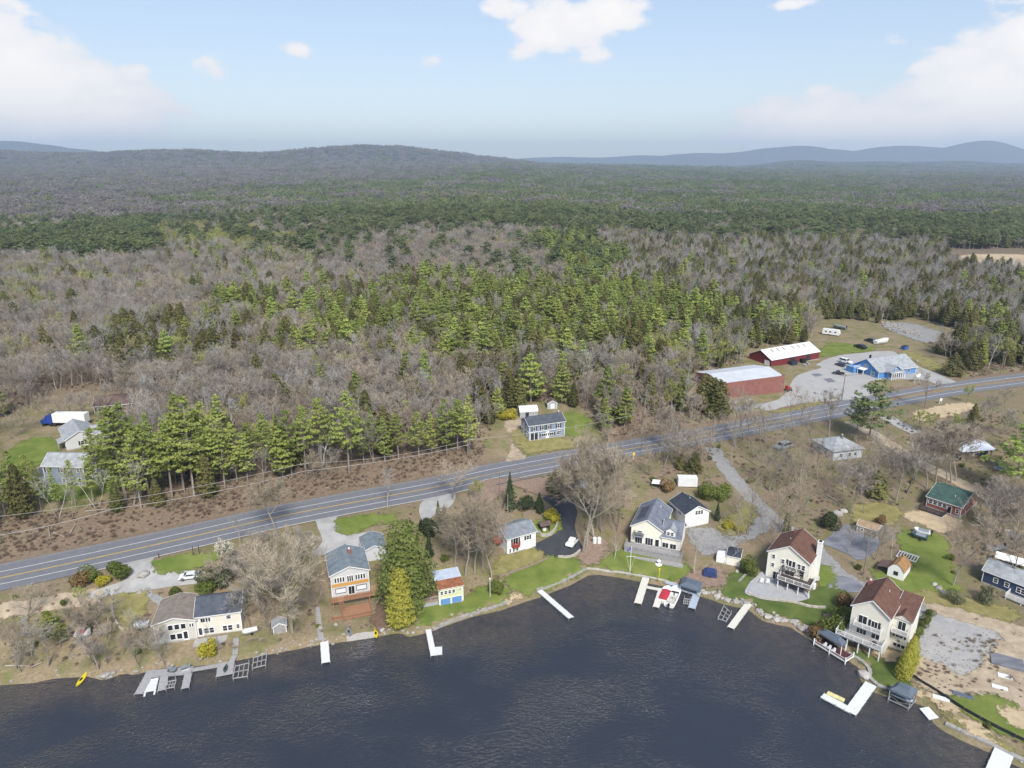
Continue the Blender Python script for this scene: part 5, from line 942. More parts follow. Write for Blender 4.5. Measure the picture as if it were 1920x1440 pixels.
lots([(1680,940,835,1),(1700,925,820,1),(1737,917,812,1),(1715,900,800,1),(1755,905,800,1)],'bare','bare tree along the tan dirt road','bare trees along the dirt road')
lots([(1783,905,785,1.25),(1792,902,790,1.2),(1775,908,800,1.0)],'bigbare','dark trunked bare oak directly behind the green roofed cottage','bare oaks behind the green roofed cottage')
lots([(1850,985,890,1.2),(1875,1000,900,1.1),(1840,1020,930,1.1),(1900,1030,905,.8),(1890,1100,980,.8)],'bare','brownish bare tree between green roof and navy bungalow','bare trees between the green roofed cottage and the navy bungalow')
lots([(1640,1050,975,.9),(1655,1042,985,1),(1625,1035,985,.9),(1590,1035,985,.8)],'bare','low bare tree beside the tan shed and asphalt yard','low bare trees beside the tan shed')
pt('bigbare',2,1786,1098,945,'tall pale oak with fine beige twigs standing alone on the lawn',wide=.85); pt('birch',0,1672,1050,985,'white barked small tree behind the barn-roofed shed')
pt('broadpine',0,1628,828,712,'large broad dark pine at the near edge of the road',wide=1.0); pt('broadpine',0,1605,815,745,'smaller dark pine beside the large broad roadside pine',wide=.9,rz=2)
pt('bare',1,1733,764,690,'round headed dark bare tree at the road opposite the blue shop',wide=1.15); pt('bud',1,1812,757,718,'small yellowish budding tree at the road opposite the grass bank')
pt('rowpine',1,1897,935,790,'big layered green pine at the right edge above the dirt road',wide=1.6); pt('rowpine',3,1935,905,775,'green pine cut by the right edge of the picture',wide=1.5)
lots([(1860,790,735,1),(1885,770,722,1),(1840,800,750,1),(1875,820,760,1),(1900,845,780,1)],'bare','bare roadside tree near the right end of the road','bare trees near the right end of the road')
pt('hemlock',1,1822,800,755,'dark green evergreen among bare trees right of the road sign')
pt('cedar',1,763,1135,975,'very tall weeping green cedar right of the decked house',wide=1.1); pt('cedar',0,752,1172,1064,'bright yellow-green columnar cedar in front of the taller cedar',wide=1.05)
pt('spruce',0,956,958,884,'narrow dark spruce below the road above the white house'); pt('spruce',1,823,1000,938,'slim spruce behind the bare tree clump by the upper driveway'); pt('shrub',2,797,1003,968,'round dark evergreen bush beside the weeping cedar'); pt('spruce',1,805,1045,1000,'dark evergreen tucked behind the weeping cedar',wide=1.2)
pt('hemlock',3,1043,922,878,'wide dark cone evergreen below the road by the guard rail',wide=1.5); pt('spruce',0,1011,960,922,'stout dark evergreen above the grass island',wide=1.7); pt('shrub',2,985,958,930,'dark shrub left of the stout evergreen'); pt('shrub',4,1033,978,955,'golden green bush on the grass island by the black driveway')
pt('spruce',1,1344,976,940,'small spruce on the grass beside the white garage'); pt('shrub',0,1325,935,905,'green shrub above the white garage'); pt('shrub',1,1352,935,908,'pale green shrub by the gravel lane bend'); pt('shrub',4,1365,990,974,'yellow flowering shrub by the garage apron'); pt('shrub',4,1385,995,982,'low yellow shrub at the gravel drive edge')
pt('hemlock',0,1642,932,880,'dark round evergreen alone on the brown lot',wide=1.7); pt('hemlock',1,1300,885,845,'dark hemlock at the roadside behind white container',wide=1.6); pt('hemlock',2,1275,880,850,'second dark hemlock at the roadside behind the white canopy',wide=1.4); pt('hemlock',3,1473,1000,960,'narrow dark evergreen beside the gravel lane behind the brown roof',wide=.8)
pt('hemlock',1,1786,704,660,'dense round dark evergreen right of the blue shop',wide=1.9)
for i in range(4): pt('hemlock',i,1318+i*9,765+i*5,698+4*i,'dark hemlock beside the flat brick building','dark hemlocks beside the brick building',1.4)
pt('shrub',6,405,1098,1060,'grey-green open shrub behind the parked white car',wide=1.3); pt('shrub',6,432,1086,1050,'grey-green shrub below the blossom tree',wide=1.2); pt('bare',6,418,1100,1030,'bare bushy tree between the grey-green shrubs and beige house',wide=1.3); pt('shrub',0,385,1112,1085,'green shrub at the driveway end',wide=1.3); pt('blossom',0,428,1062,1008,'white blossoming tree at the road edge')
pt('shrub',0,170,1088,1062,'green shrub left of the driveway mouth',wide=1.3); pt('shrub',5,155,1092,1066,'rust coloured shrub at the road edge',wide=1.2); pt('shrub',1,222,1082,1056,'dense green shrub next to the driveway mouth',wide=1.2); pt('shrub',4,197,1094,1078,'low yellow-green shrub between two green shrubs',wide=1.4); pt('bud',2,152,1135,1095,'pale cream budding tree by the dirt track')
pt('pine',1,95,1195,1145,'young bright pine on the brown slope at left',wide=1.5); pt('pine',3,118,1205,1165,'second young pine on the brown slope at left',wide=1.3); pt('shrub',4,393,1225,1198,'upright yellow-green shrub before the beige house'); pt('shrub',0,328,1120,1100,'yellow-green shrub behind the beige house')
lots([(300,1240,1165,.9),(310,1250,1170,.9),(262,1250,1180,1.0),(185,1255,1175,1.2),(90,1250,1160,1.2),(30,1255,1170,1.1),(160,1190,1115,1.1),(190,1185,1110,1.1),(60,1230,1150,1)],'bare','leafless tree on the brown lake shore slope at left','bare trees on the left lake shore slope')
lots([(390,1235,1165,.6),(412,1235,1180,.5),(40,1175,1120,.5)],'birch','thin pale birch in front of the beige house slope','thin birches on the left shore')
lots([(470,1120,1020,1.1),(500,1150,1040,1.2),(470,1175,1080,1.1),(580,1080,1000,1.0),(490,1060,985,1.0),(530,1075,985,1.0),(590,1150,1080,.9)],'bare','tangled bare tree left of the decked house','tangled bare trees between the beige and decked houses')
for i in range(5): pt('cedar',2,1692+i*4,1272-8*i,1224-8*i,'clipped green cedar in the hedge by the tall balcony house','cedar hedge by the tall balcony house',.95)
for i in range(6): pt('shrub',0,1708+i*7,1212-11*i,1196-11*i,'low hedge plant in the strip beside the gravel lot','low hedge strip beside the gravel lot',.8)
for (x,y,t,v,l) in ((1575,1165,1135,0,'dark green bush on the lawn left of the tall balcony house'),(1560,1190,1152,0,'large round bush at the shore left of the canopy dock'),(1522,1196,1168,5,'pale brown bush at the stone shore'),(1590,1140,1112,5,'olive bush behind the tall balcony house corner'),(1588,1182,1150,1,'green bush against the balcony house deck'),(1405,1075,1045,0,'green shrub behind the cream shed'),(1790,1130,1105,6,'olive shrub by the lane before the navy bungalow'),(1850,1130,1100,6,'wide grey-green shrub before the navy deck'),(957,785,766,4,'golden forsythia bush at the colonial drive'),(945,788,770,4,'second golden forsythia bush left of the drive'),(838,1090,1062,4,'yellow-green shrub right of the rusty roof cottage'),(932,1112,1090,0,'small green bush on the shore lawn point'),(930,1108,1088,1,'pale bush beside the shore lawn lamp'),(1645,985,965,5,'rusty low shrub by the asphalt yard'),(1560,990,960,2,'dark shrub beside the asphalt yard'),(1250,925,900,5,'brown shrub near the white canopy')): pt('shrub',v,x,y,t,l)
_a=np.array([(1335,838),(1352,868),(1375,895),(1405,930),(1432,955),(1460,985),(1500,1008),(1530,1030),(1556,1065),(1590,1090)],float); LANE=G(_a[:,0],_a[:,1])
def thicket(n,poly,lo,hi,label,group,kinds,seed):
    """more leafless trees between those placed by hand"""
    rs=np.random.default_rng(seed); P=np.array(poly,float); c=0
    while c<n:
        bx,by=rs.uniform(P[:,0].min(),P[:,0].max()),rs.uniform(P[:,1].min(),P[:,1].max())
        if not inside(np.array([bx]),np.array([by]),P)[0]: continue
        b=gp(bx,by)
        if seg_dist(np.array([b[0]]),np.array([b[1]]),LANE)[0]<4: continue
        k=kinds[c%len(kinds)]; nm,ct=KIND_NAME[k]; tree(nm,k,int(rs.integers(0,10)),(b[0],b[1],b[2]-.05),rs.uniform(lo,hi),label,ct,group,rs.uniform(.9,1.25)); c+=1
thicket(16,[(0,1150),(130,1150),(200,1175),(280,1200),(280,1240),(0,1265)],4,9,'low leafless tree in the tangle on the brown left shore','tangled trees on the left shore',('bare',),1)
thicket(14,[(455,1050),(590,1010),(600,1060),(595,1180),(480,1190),(465,1100)],5,10,'leafless tree in the tangle between beige and decked houses','tangled trees between beige and decked houses',('bare',),2)
thicket(12,[(1090,905),(1180,900),(1170,1000),(1125,1000),(1090,960)],8,14,'fine twigged tan tree in the wood beside the black driveway','tan trees in the wood by the black driveway',('thin','thin','bare'),3)
thicket(9,[(1385,960),(1500,950),(1520,995),(1450,1060),(1390,1030)],9,14,'leafless tree in the strip between gravel drive and lane','trees between gravel drive and lane',('thin',),4)
thicket(22,[(1370,870),(1560,880),(1680,900),(1640,980),(1500,985),(1420,930)],10,16,'leafless tree on the leaf strewn slope above the asphalt yard','trees on the slope above the asphalt yard',('thin','thin','bare'),5)
thicket(16,[(1190,845),(1330,815),(1480,795),(1560,800),(1560,840),(1400,880),(1340,880)],12,18,'tall thin bare tree on the near side of the road before the bungalow','tall thin trees before the hip roofed bungalow',('thin','bare','thin'),13)
thicket(14,[(1180,850),(1330,845),(1330,880),(1200,900)],9,15,'leafless tree in the screen along the near road edge','trees in the screen along the near road edge',('thin','bare'),6)
thicket(14,[(1800,940),(1930,950),(1930,1050),(1840,1040),(1810,1000)],6,12,'brownish leafless tree right of the green roofed cottage','brownish trees right of the green roofed cottage',('bigbare','bare'),7)
thicket(14,[(0,760),(75,740),(240,730),(260,800),(200,790),(60,800),(20,830)],7,12,'leafless tree round the clearing with the lorry and grey house','trees round the lorry clearing',('bare',),9)
thicket(4,[(205,830),(240,820),(250,900),(210,890)],7,11,'small tree on the grass right of the slate blue house','trees right of the slate blue house',('bare','bud'),10)
thicket(7,[(1560,800),(1640,800),(1720,880),(1650,890)],8,13,'leafless tree on the slope below the hip roofed bungalow','trees below the hip roofed bungalow',('thin',),12)
thicket(8,[(1700,800),(1930,780),(1930,850),(1760,860)],6,11,'leafless tree on the bank below the far road','trees on the bank below the far road',('bare','bud'),8)
# ---------------------------------------------------------------- the forest
def px_poly(P): return np.array(P,float)
ZONES=[ # crown zone in the photograph survey, weights bare/pine/hemlock/bud/birch/darkpine, density
 ([(-400,250),(2400,250),(2400,1000),(-400,1000)],(.62,.06,.15,.09,.08,0),.9),
 ([(-400,250),(2400,250),(2400,430),(-400,430)],(.76,0,.03,.03,0,.18),1),
 ([(280,362),(640,345),(900,315),(1400,308),(2400,330),(2400,455),(1700,455),(1250,440),(900,420),(640,415),(480,400),(290,385)],(.13,0,.03,.04,0,.80),1),
 ([(1600,300),(2400,300),(2400,395),(1800,400)],(.35,0,.05,.02,0,.58),1),
 ([(610,400),(800,420),(780,450),(560,470),(540,440)],(.4,0,.05,.05,0,.5),1),
 ([(-50,460),(120,432),(260,425),(300,450),(290,480),(120,490),(-50,480)],(.04,0,0,0,0,.96),1),
 ([(300,430),(420,412),(520,425),(620,440),(600,475),(460,480),(440,455),(310,450)],(.30,0,0,.60,0,.10),1),
 ([(600,445),(800,425),(1060,430),(1050,520),(880,520),(600,520)],(.90,0,.03,.02,0,.05),1),
 ([(990,440),(1130,435),(1155,500),(1080,530),(1020,480)],(.12,.55,.13,0,0,.2),1),
 ([(1150,445),(2400,450),(2400,600),(1600,600),(1380,560),(1150,530)],(.30,.02,.46,.06,.16,0),1),
 ([(600,545),(800,510),(1000,530),(1150,520),(1400,560),(1500,600),(1420,650),(1280,660),(1100,650),(940,650),(860,640),(600,640)],(.16,.42,.37,.05,0,0),1),
 ([(360,560),(620,545),(640,640),(480,650),(360,640)],(.40,.30,.25,.05,0,0),1),
 ([(200,590),(400,600),(470,640),(440,690),(230,690)],(.3,.03,.52,.05,.1,0),1),
 ([(-200,480),(360,470),(360,590),(200,600),(-200,640)],(.82,.01,.04,.10,.03,0),1),
 ([(-200,600),(200,600),(230,720),(-200,800)],(.85,.03,.05,.04,.03,0),.9),
 ([(220,680),(480,645),(700,630),(900,650),(940,720),(930,790),(230,790)],(.93,.03,.02,.02,0,0),1.25),
 ([(860,640),(960,640),(1000,700),(1060,720),(1060,760),(930,770),(900,720)],(.25,.15,.60,0,0,0),1.1),
 ([(1060,660),(1260,650),(1330,700),(1320,780),(1060,790)],(.72,.06,.14,.04,.04,0),1),
 ([(1200,640),(1480,600),(1540,620),(1500,650),(1400,660),(1320,700),(1240,690)],(.28,.08,.18,.18,.28,0),1),
 ([(1480,570),(2400,580),(2400,700),(1850,700),(1600,620)],(.22,.06,.42,.16,.14,0),1)]
CLEAR=[G(*np.array(p,float).T) for p in ([(900,870),(925,800),(950,772),(1010,757),(1060,757),(1110,790),(1130,830)],[(1295,775),(1290,712),(1395,682),(1400,655),(1520,640),(1535,600),(1600,600),(1690,625),(1740,650),(1800,690),(1850,730),(1500,790)],
  [(-40,965),(-30,800),(60,765),(75,735),(250,735),(255,790),(215,850),(235,920),(150,958)],[(1640,640),(1650,603),(1720,598),(1810,625),(1830,650),(1740,660)],[(1770,470),(1950,465),(1990,500),(1940,520),(1780,502)],[(270,628),(350,625),(355,644),(272,648)])]
WN=np.array([z[1] for z in ZONES],float); ZP=[np.array(z[0],float) for z in ZONES]; ZD=np.array([z[2] for z in ZONES])
def candidates(y0,y1,sp,seed):
    rs=np.random.default_rng(seed); y=np.arange(y0,y1,sp); X=[];Yy=[]
    for yy in y:
        w=yy*.80+40; xx=np.arange(-w,w,sp); X.append(xx); Yy.append(np.full(xx.size,yy))
    x=np.concatenate(X); y=np.concatenate(Yy); return x+rs.uniform(-.5,.5,x.size)*sp,y+rs.uniform(-.5,.5,x.size)*sp,rs
def zone_of(x,y,rs,hh=9):
    z=T(x,y); px,py=proj(x,y,z+hh); q=np.minimum(1,250/np.maximum(y,1)); n1=vnoise(x,y,35,11)*45*q+vnoise(x,y,150,13)*50*(1-q); n2=vnoise(x,y,30,12)*22*q+(vnoise(x,y,190,14)*14+vnoise(x,y,60,15)*7)*(1-q)
    zi=np.zeros(x.size,int)
    for i,P in enumerate(ZP): zi[inside(px+n1,py+n2,P)]=i
    return zi,z,px,py
KINDS=['bare','pine','hemlock','bud','birch','darkpine']
def pick(zi,x,y,rs):
    w=WN[zi].copy(); n=vnoise(x,y,26,21); w[:,0]*=1+.5*n; w[:,1]*=1-.6*n; w[:,2]*=1-.5*vnoise(x,y,18,22); z2=(zi==2)|(zi==3)|(zi==4); nn=vnoise(x,y,130,51)+.5*vnoise(x,y,50,52); w[:,5]*=np.where(z2,np.clip(1+2.2*nn,.15,4),1); w[:,0]*=np.where(z2,np.clip(1-1.1*nn,.05,3),1); w[:,3]*=np.clip(1+2.5*vnoise(x,y,40,23),0,4); w/=w.sum(1)[:,None]
    return (rs.uniform(size=(x.size,1))>np.cumsum(w,1)).sum(1).clip(0,5)
AX=[];AY=[];AZ=[];AK=[];PX=[];PY=[]
for y0,y1,sp,seed in ((100,330,4.3,1),(330,560,5.0,2),(560,950,6.4,3)):
    x,y,rs=candidates(y0,y1,sp,seed); nr=(y<420); dr=np.where(nr,seg_dist(x,y,ROADC),99)
    ok=(dr>13+5*vnoise(x,y,14,31)+4*(x<20))&np.where(nr,inside(x,y,_NORTH),True)
    for c in CLEAR: ok&=~inside(x,y,c)
    x,y=x[ok],y[ok]
    zi,z,px,py=zone_of(x,y,rs); keep=(px>-160)&(px<2080)&(rs.uniform(size=x.size)<ZD[zi]); x,y,z,zi,px,py=x[keep],y[keep],z[keep],zi[keep],px[keep],py[keep]
    for ox,oy,orr in OCC:
        m_=np.hypot(x-ox,y-oy)<orr
        if m_.any(): q=~m_; x,y,z,zi,px,py=x[q],y[q],z[q],zi[q],px[q],py[q]
    k=pick(zi,x,y,rs); AX.append(x);AY.append(y);AZ.append(z);AK.append(k);PX.append(px);PY.append(py)
AX,AY,AZ,AK,PX,PY=[np.concatenate(v) for v in (AX,AY,AZ,AK,PX,PY)]
HT={'bare':(8,15.5),'pine':(9,19),'hemlock':(7.5,15.5),'bud':(8,13.5),'birch':(11,18),'darkpine':(12,20)}
FL={'bare':('leafless grey-brown tree in the wood beyond the road','leafless trees in the wood beyond the road'),'pine':('bright green pine in the mixed wood beyond the road','green pines in the mixed wood beyond the road'),'hemlock':('dark olive evergreen in the mixed wood beyond the road','dark evergreens in the mixed wood beyond the road'),
 'bud':('pale yellow-green budding tree in the wood beyond the road','budding trees in the wood beyond the road'),'birch':('slender white stemmed tree in the wood beyond the road','white stemmed trees in the wood beyond the road')}
QUOTA={'bare':72,'pine':210,'hemlock':250,'bud':150,'birch':150,'darkpine':0}
def scatter(name,pts,forms,idx,rot,scl,tilt=0):
    """one object of many instanced trees: points carry turn, size and which form"""
    c=bpy.data.collections.new(name+'_forms')
    for i,me in enumerate(forms): o=bpy.data.objects.new('%s_form_%02d'%(name,i),me); c.objects.link(o)
    me=bpy.data.meshes.new(name); me.vertices.add(len(pts)); me.vertices.foreach_set('co',np.asarray(pts,np.float32).ravel())
    gir=rng.uniform(.82,1.25,len(pts))
    for nm,v,tp in (('girth',gir,'FLOAT'),('lean',rng.normal(0,.05,len(pts)),'FLOAT'),('turn',rot,'FLOAT'),('size',scl,'FLOAT'),('which',idx,'INT')): a=me.attributes.new(nm,tp,'POINT'); a.data.foreach_set('value',np.asarray(v,np.int32 if tp=='INT' else np.float32))
    o=ob(name,me); o['kind']='stuff'; g=bpy.data.node_groups.new(name,'GeometryNodeTree'); g.interface.new_socket('Geometry',in_out='INPUT',socket_type='NodeSocketGeometry'); g.interface.new_socket('Geometry',in_out='OUTPUT',socket_type='NodeSocketGeometry')
    n=g.nodes.new; l=g.links.new; gi=n('NodeGroupInput'); go=n('NodeGroupOutput'); ip=n('GeometryNodeInstanceOnPoints'); ci=n('GeometryNodeCollectionInfo'); ci.inputs[0].default_value=c; ci.inputs['Separate Children'].default_value=True; ci.inputs['Reset Children'].default_value=True
    def na(nm,tp): k=n('GeometryNodeInputNamedAttribute'); k.data_type=tp; k.inputs[0].default_value=nm; return k.outputs[0]
    cx=n('ShaderNodeCombineXYZ'); l(na('turn','FLOAT'),cx.inputs[2]); l(na('lean','FLOAT'),cx.inputs[0]); vm=n('ShaderNodeVectorMath'); vm.operation='MULTIPLY'; c3=n('ShaderNodeCombineXYZ'); c3.inputs[2].default_value=1.; gg=na('girth','FLOAT'); l(gg,c3.inputs[0]); l(gg,c3.inputs[1]); l(c3.outputs[0],vm.inputs[0]); sx=n('ShaderNodeCombineXYZ'); ss=na('size','FLOAT'); [l(ss,sx.inputs[k]) for k in range(3)]; l(sx.outputs[0],vm.inputs[1]); l(gi.outputs[0],ip.inputs['Points']); l(ci.outputs[0],ip.inputs['Instance']); ip.inputs['Pick Instance'].default_value=True; l(na('which','INT'),ip.inputs['Instance Index']); l(cx.outputs[0],ip.inputs['Rotation']); l(vm.outputs[0],ip.inputs['Scale'])
    l(ip.outputs[0],go.inputs[0]); md=o.modifiers.new('scatter','NODES'); md.node_group=g; return o
for ki,kn in enumerate(KINDS):
    sel=np.where(AK==ki)[0]; sel=sel[np.argsort(np.hypot(AX[sel],AY[sel]))]; F=FORMS[kn]; lo,hi=HT[kn]
    vis=(PX[sel]>-10)&(PX[sel]<1930); order=np.r_[sel[vis],sel[~vis]]; q=QUOTA[kn]
    for i in order[:q]:
        tr=random.randrange(len(F)); nm,ct=KIND_NAME[kn]; lab,grp=FL[kn]
        tree(nm,kn,tr,(AX[i],AY[i],AZ[i]-.1),random.uniform(lo,hi),lab,ct,grp,random.uniform(.9,1.15))
    r=order[q:]
    if len(r):
        hh=np.array([f[3] for f in F]); ix=rng.integers(0,len(F),len(r)); s=rng.uniform(lo,hi,len(r))/hh[ix]
        o=scatter({'bare':'bare_woods','pine':'pine_woods','hemlock':'hemlock_woods','bud':'budding_woods','birch':'birch_woods','darkpine':'dark_pine_woods'}[kn],np.stack([AX[r],AY[r],AZ[r]-.1],1),[f[2] for f in F],ix,rng.uniform(0,6.28,len(r)),s)
        o['label']={'bare':'leafless grey-brown woodland behind the nearer trees','pine':'green pines further back in the mixed woodland','hemlock':'dark olive evergreens further back in the woodland','bud':'yellow-green budding trees further back in the woodland','birch':'white stemmed trees further back in the woodland','darkpine':'dark green pine stands in the middle distance'}[kn]; o['category']='woodland'
# canopy clumps to the horizon
def clump(seed,kind):
    rs=np.random.default_rng(seed); TV=[]
    for k in range(16):
        a=rs.uniform(0,6.28); d=11*math.sqrt(rs.uniform()); h=rs.uniform(11,17); r=rs.uniform(2.6,4.2); c=np.array([d*math.cos(a),d*math.sin(a),h-r])
        if kind=='bare': q=rs.normal(size=(34,3)); q[:,2]=np.abs(q[:,2])*.9; q/=np.linalg.norm(q,axis=1)[:,None]; P=c+q*np.array([r,r,r*1.15]); TV.append(slivers(c+q*r*.25,q+rs.normal(size=q.shape)*.2,r*1.0,.55,rs)); TV.append(leaves(P-q*r*.1,.9,rs,N=q))
        else: q=rs.normal(size=(46,3)); q/=np.linalg.norm(q,axis=1)[:,None]; t=rs.uniform(0,1,(46,1)); P=np.array([c[0],c[1],0])+np.concatenate([q[:,:2]*r*(1.05-t)*1.1,h*(.3+.75*t)],1); TV.append(leaves(P,1.5,rs,N=np.concatenate([q[:,:2]*.6,np.full((46,1),.7)],1)))
    return np.concatenate(TV)
CF=[tri_mesh('canopy',clump(200+i,'bare'),[M('twigs_far')]) for i in range(3)]+[tri_mesh('canopy',clump(210+i,'dark'),[M('needles_far')]) for i in range(3)]+[tri_mesh('canopy',clump(220,'bare'),[M('twigs_farbud')])]
PT=[];IX=[];SC=[]
d0=930.
while d0<6300:
    sp=13+d0*.0062; x,y,rs=candidates(d0,d0+sp*.99,sp,int(d0)); zi,z,px,py=zone_of(x,y,rs,12); k=pick(zi,x,y,rs); ok=(px>-120)&(px<2040); c=CLEAR[4]; ok&=~inside(x,y,c)
    ix=np.where(k==0,rs.integers(0,3,x.size),np.where(k==3,6,np.where((k==4),1,3+rs.integers(0,3,x.size)))); PT.append(np.stack([x,y,z-1],1)[ok]); IX.append(ix[ok]); SC.append((sp/19*rs.uniform(.85,1.2,x.size)*np.where(sp>28,.9,1))[ok]); d0+=sp
PT=np.concatenate(PT); IX=np.concatenate(IX); SC=np.concatenate(SC)
o=scatter('far_forest',PT,CF,IX,rng.uniform(0,6.28,len(PT)),SC); o['label']='far woodland running to the foot of the hills'; o['category']='woodland'
# undergrowth along the banks and under the trees
x,y,rs=candidates(95,330,1.02,77); dr=seg_dist(x,y,ROADC); nor=inside(x,y,_NORTH); ok=nor&(dr>8.5)&(rs.uniform(size=x.size)<np.where(dr<26,.62+.5*vnoise(x,y,5,71),.2))
for c in CLEAR[:3]: ok&=~inside(x,y,c)
px,py=proj(x,y,T(x,y)); ok&=(px>-60)&(px<1980); x,y=x[ok],y[ok]
FB=FORMS['brush']; o=scatter('undergrowth',np.stack([x,y,T(x,y)-.05],1),[f[2] for f in FB],rs.integers(0,len(FB),x.size),rs.uniform(0,6.28,x.size),rs.uniform(.22,.72,x.size)); o['label']='reddish brown brush on the bank beyond the road'; o['category']='undergrowth'

# ---------------------------------------------------------------- shore: walls, stones
mat('stone_grey',(.33,.31,.285),.95,.25,2,rnd=.25,bump=.3); mat('stone_wall',(.30,.285,.265),.95,.3,1.4,coord='World',bump=.4,detail=9); mat('concrete_wall',(.42,.40,.37),.9,.15,1.2,coord='World',detail=7); mat('timber_wall',(.24,.19,.15),.95,.2,1.5,coord='World'); mat('block_wall',(.40,.37,.32),.95,.2,1.6,coord='World',bump=.3)
mat('dock_white',(.63,.64,.65),.6,.12,2.5); mat('dock_cream',(.60,.58,.51),.7,.12,2.5); mat('dock_grey',(.31,.305,.31),.9,.15,1.5); mat('dock_blue_grey',(.36,.41,.48),.8,.1,1); mat('dock_maroon',(.075,.03,.035),.7,.15,1)
mat('canopy_blue',(.10,.125,.16),.7,.12,.8); mat('aluminium',(.48,.49,.50),.4,.1,2,metal=.7); mat('gelcoat_white',(.74,.74,.73),.25,.05,1,spec=.5); mat('boat_red',(.42,.035,.05),.6,.12,1.5); mat('boat_grey',(.20,.23,.25),.5,.15,1); mat('boat_green',(.06,.085,.085),.6,.15,1); mat('seat_cream',(.50,.48,.44),.6,.1,1); mat('plastic_yellow',(.62,.50,.02),.45,.08,1); mat('float_yellow',(.62,.55,.27),.6,.1,1); mat('rubber',(.02,.02,.022),.8,.1,2); mat('navy_tarp',(.03,.05,.14),.7,.15,1.5)
mat('car_white',(.66,.67,.68),.25,.04,1,spec=.5); mat('car_black',(.02,.021,.025),.25,.1,1,spec=.5); mat('car_navy',(.03,.04,.075),.25,.1,1,spec=.5); mat('truck_blue',(.02,.055,.26),.3,.1,1,spec=.5); mat('wood_pole',(.20,.165,.135),.95,.2,3); mat('bin_blue',(.04,.12,.33),.6,.1,1); mat('sign_white',(.74,.74,.73),.5,.03,1); mat('sign_yellow',(.75,.50,.02),.5,.05,1); mat('wire',(.05,.05,.05),.7,.1,1); mat('wire_pale',(.30,.28,.27),.7,.1,1); mat('silt_fence',(.02,.024,.03),.9,.2,2); mat('propane',(.70,.70,.68),.4,.05,1); mat('flag_blue',(.10,.11,.30),.7,.1,1); mat('tractor_red',(.33,.03,.025),.4,.1,1)
def wline(px,z=None,step=1.5):
    a=np.array(px,float); P=G(a[:,0],a[:,1]) if z is None else np.stack(at_z(a[:,0],a[:,1],z),1); return smooth_line(P,step)
def wall_along(name,label,cat,px,w,top,bot,mt,z=None,block=None,jit=0):
    """wall following a ground line; blocks are pieces of their own"""
    P=wline(px,z,block or 1.5); c=P.mean(0); o=thing(name,label,cat,(c[0],c[1],0)); zz=T(P[:,0],P[:,1])
    for i in range(len(P)-1):
        a,b=P[i],P[i+1]; d=(b-a)/np.hypot(*(b-a)); n=np.array([-d[1],d[0]])*w/2; t=max(zz[i],zz[i+1],.1)+top+random.uniform(-jit,jit); g=.02 if block else -.02
        a2,b2=a+d*g-c,b-d*g-c; m=MB(); m.add([(*(a2-n),bot),(*(b2-n),bot),(*(b2+n),bot),(*(a2+n),bot),(*(a2-n),t),(*(b2-n),t),(*(b2+n),t),(*(a2+n),t)],[(3,2,1,0),(4,5,6,7),(0,1,5,4),(1,2,6,5),(2,3,7,6),(3,0,4,7)])
        ob('wall_block',m.mesh('wall_block',M(mt)),o)
    return o
wall_along('sea_wall','straight concrete sea wall edging the lawn below the grey deck','wall',[(1100,1069),(1130,1071),(1165,1076),(1207,1084),(1250,1092),(1268,1098)],.5,.28,-1.2,'concrete_wall',0,2.6)
wall_along('sea_wall','stone sea wall along the lawn by the long white dock','wall',[(1006,1111),(1025,1105),(1060,1091),(1100,1069)],.6,.3,-1.2,'stone_wall',0,1.6,.06)
wall_along('sea_wall','dark stone sea wall before the sand pits at lower right','wall',[(1772,1360),(1815,1381),(1865,1402),(1897,1419),(1925,1432),(1990,1465)],.8,.35,-1.2,'stone_wall',0,2.2,.06)
wall_along('sea_wall','stone sea wall curving round the lawn below the balcony house','wall',[(1590,1227),(1607,1237),(1625,1249),(1633,1263),(1630,1277),(1641,1287),(1662,1295)],.7,.32,-1.2,'stone_wall',0,1.6,.06)
wall_along('sea_wall','low stone sea wall before the rusty roof cottage lawn','wall',[(812,1181),(835,1170),(880,1154),(930,1139),(951,1130)],.8,.2,-1.0,'stone_wall',0,1.2,.08)
wall_along('sea_wall','pale concrete slab wall between the two yellow kayaks shore','wall',[(650,1199),(675,1196),(703,1191)],1.4,.25,-1.0,'concrete_wall',0,3)
wall_along('retaining_wall','curved block wall round the grass island by the black driveway','wall',[(1008,1001),(1016,1008),(1030,1006),(1041,997),(1046,982)],.4,.8,0,'block_wall',None,1.2)
wall_along('retaining_wall','block wall at the foot of the black driveway','wall',[(1046,1045),(1062,1047),(1078,1043),(1088,1033)],.4,.5,0,'block_wall',None,1.2)
wall_along('retaining_wall','timber wall across the lawn below the white house','wall',[(938,1081),(965,1073),(1000,1060),(1026,1048)],.3,.4,0,'timber_wall',None,2.4)
wall_along('retaining_wall','timber wall above the grass island and shrubs','wall',[(980,968),(1005,960),(1030,953)],.3,.7,0,'timber_wall',None,2.4)
wall_along('terrace_wall','grey block wall round the terrace of the cream house','wall',[(1401,1113),(1414,1119),(1440,1126),(1490,1130),(1500,1134),(1520,1140),(1548,1141)],.45,.5,0,'block_wall',None,1.3)
wall_along('retaining_wall','low stone wall edging the rich lawn by the cream house path','wall',[(1385,1092),(1398,1078),(1412,1070)],.4,.35,0,'stone_wall',None,1.2,.05)
wall_along('stone_edging','line of pale stones curving over the lawn behind the beige house','edging',[(212,1122),(209,1140),(214,1160),(222,1175),(232,1184)],.35,.22,0,'block_wall',None,.9,.05)
wall_along('stone_edging','curving line of white edging stones beside the mulch bed','edging',[(716,1085),(720,1105),(714,1120),(707,1131)],.3,.2,0,'block_wall',None,.8,.05)
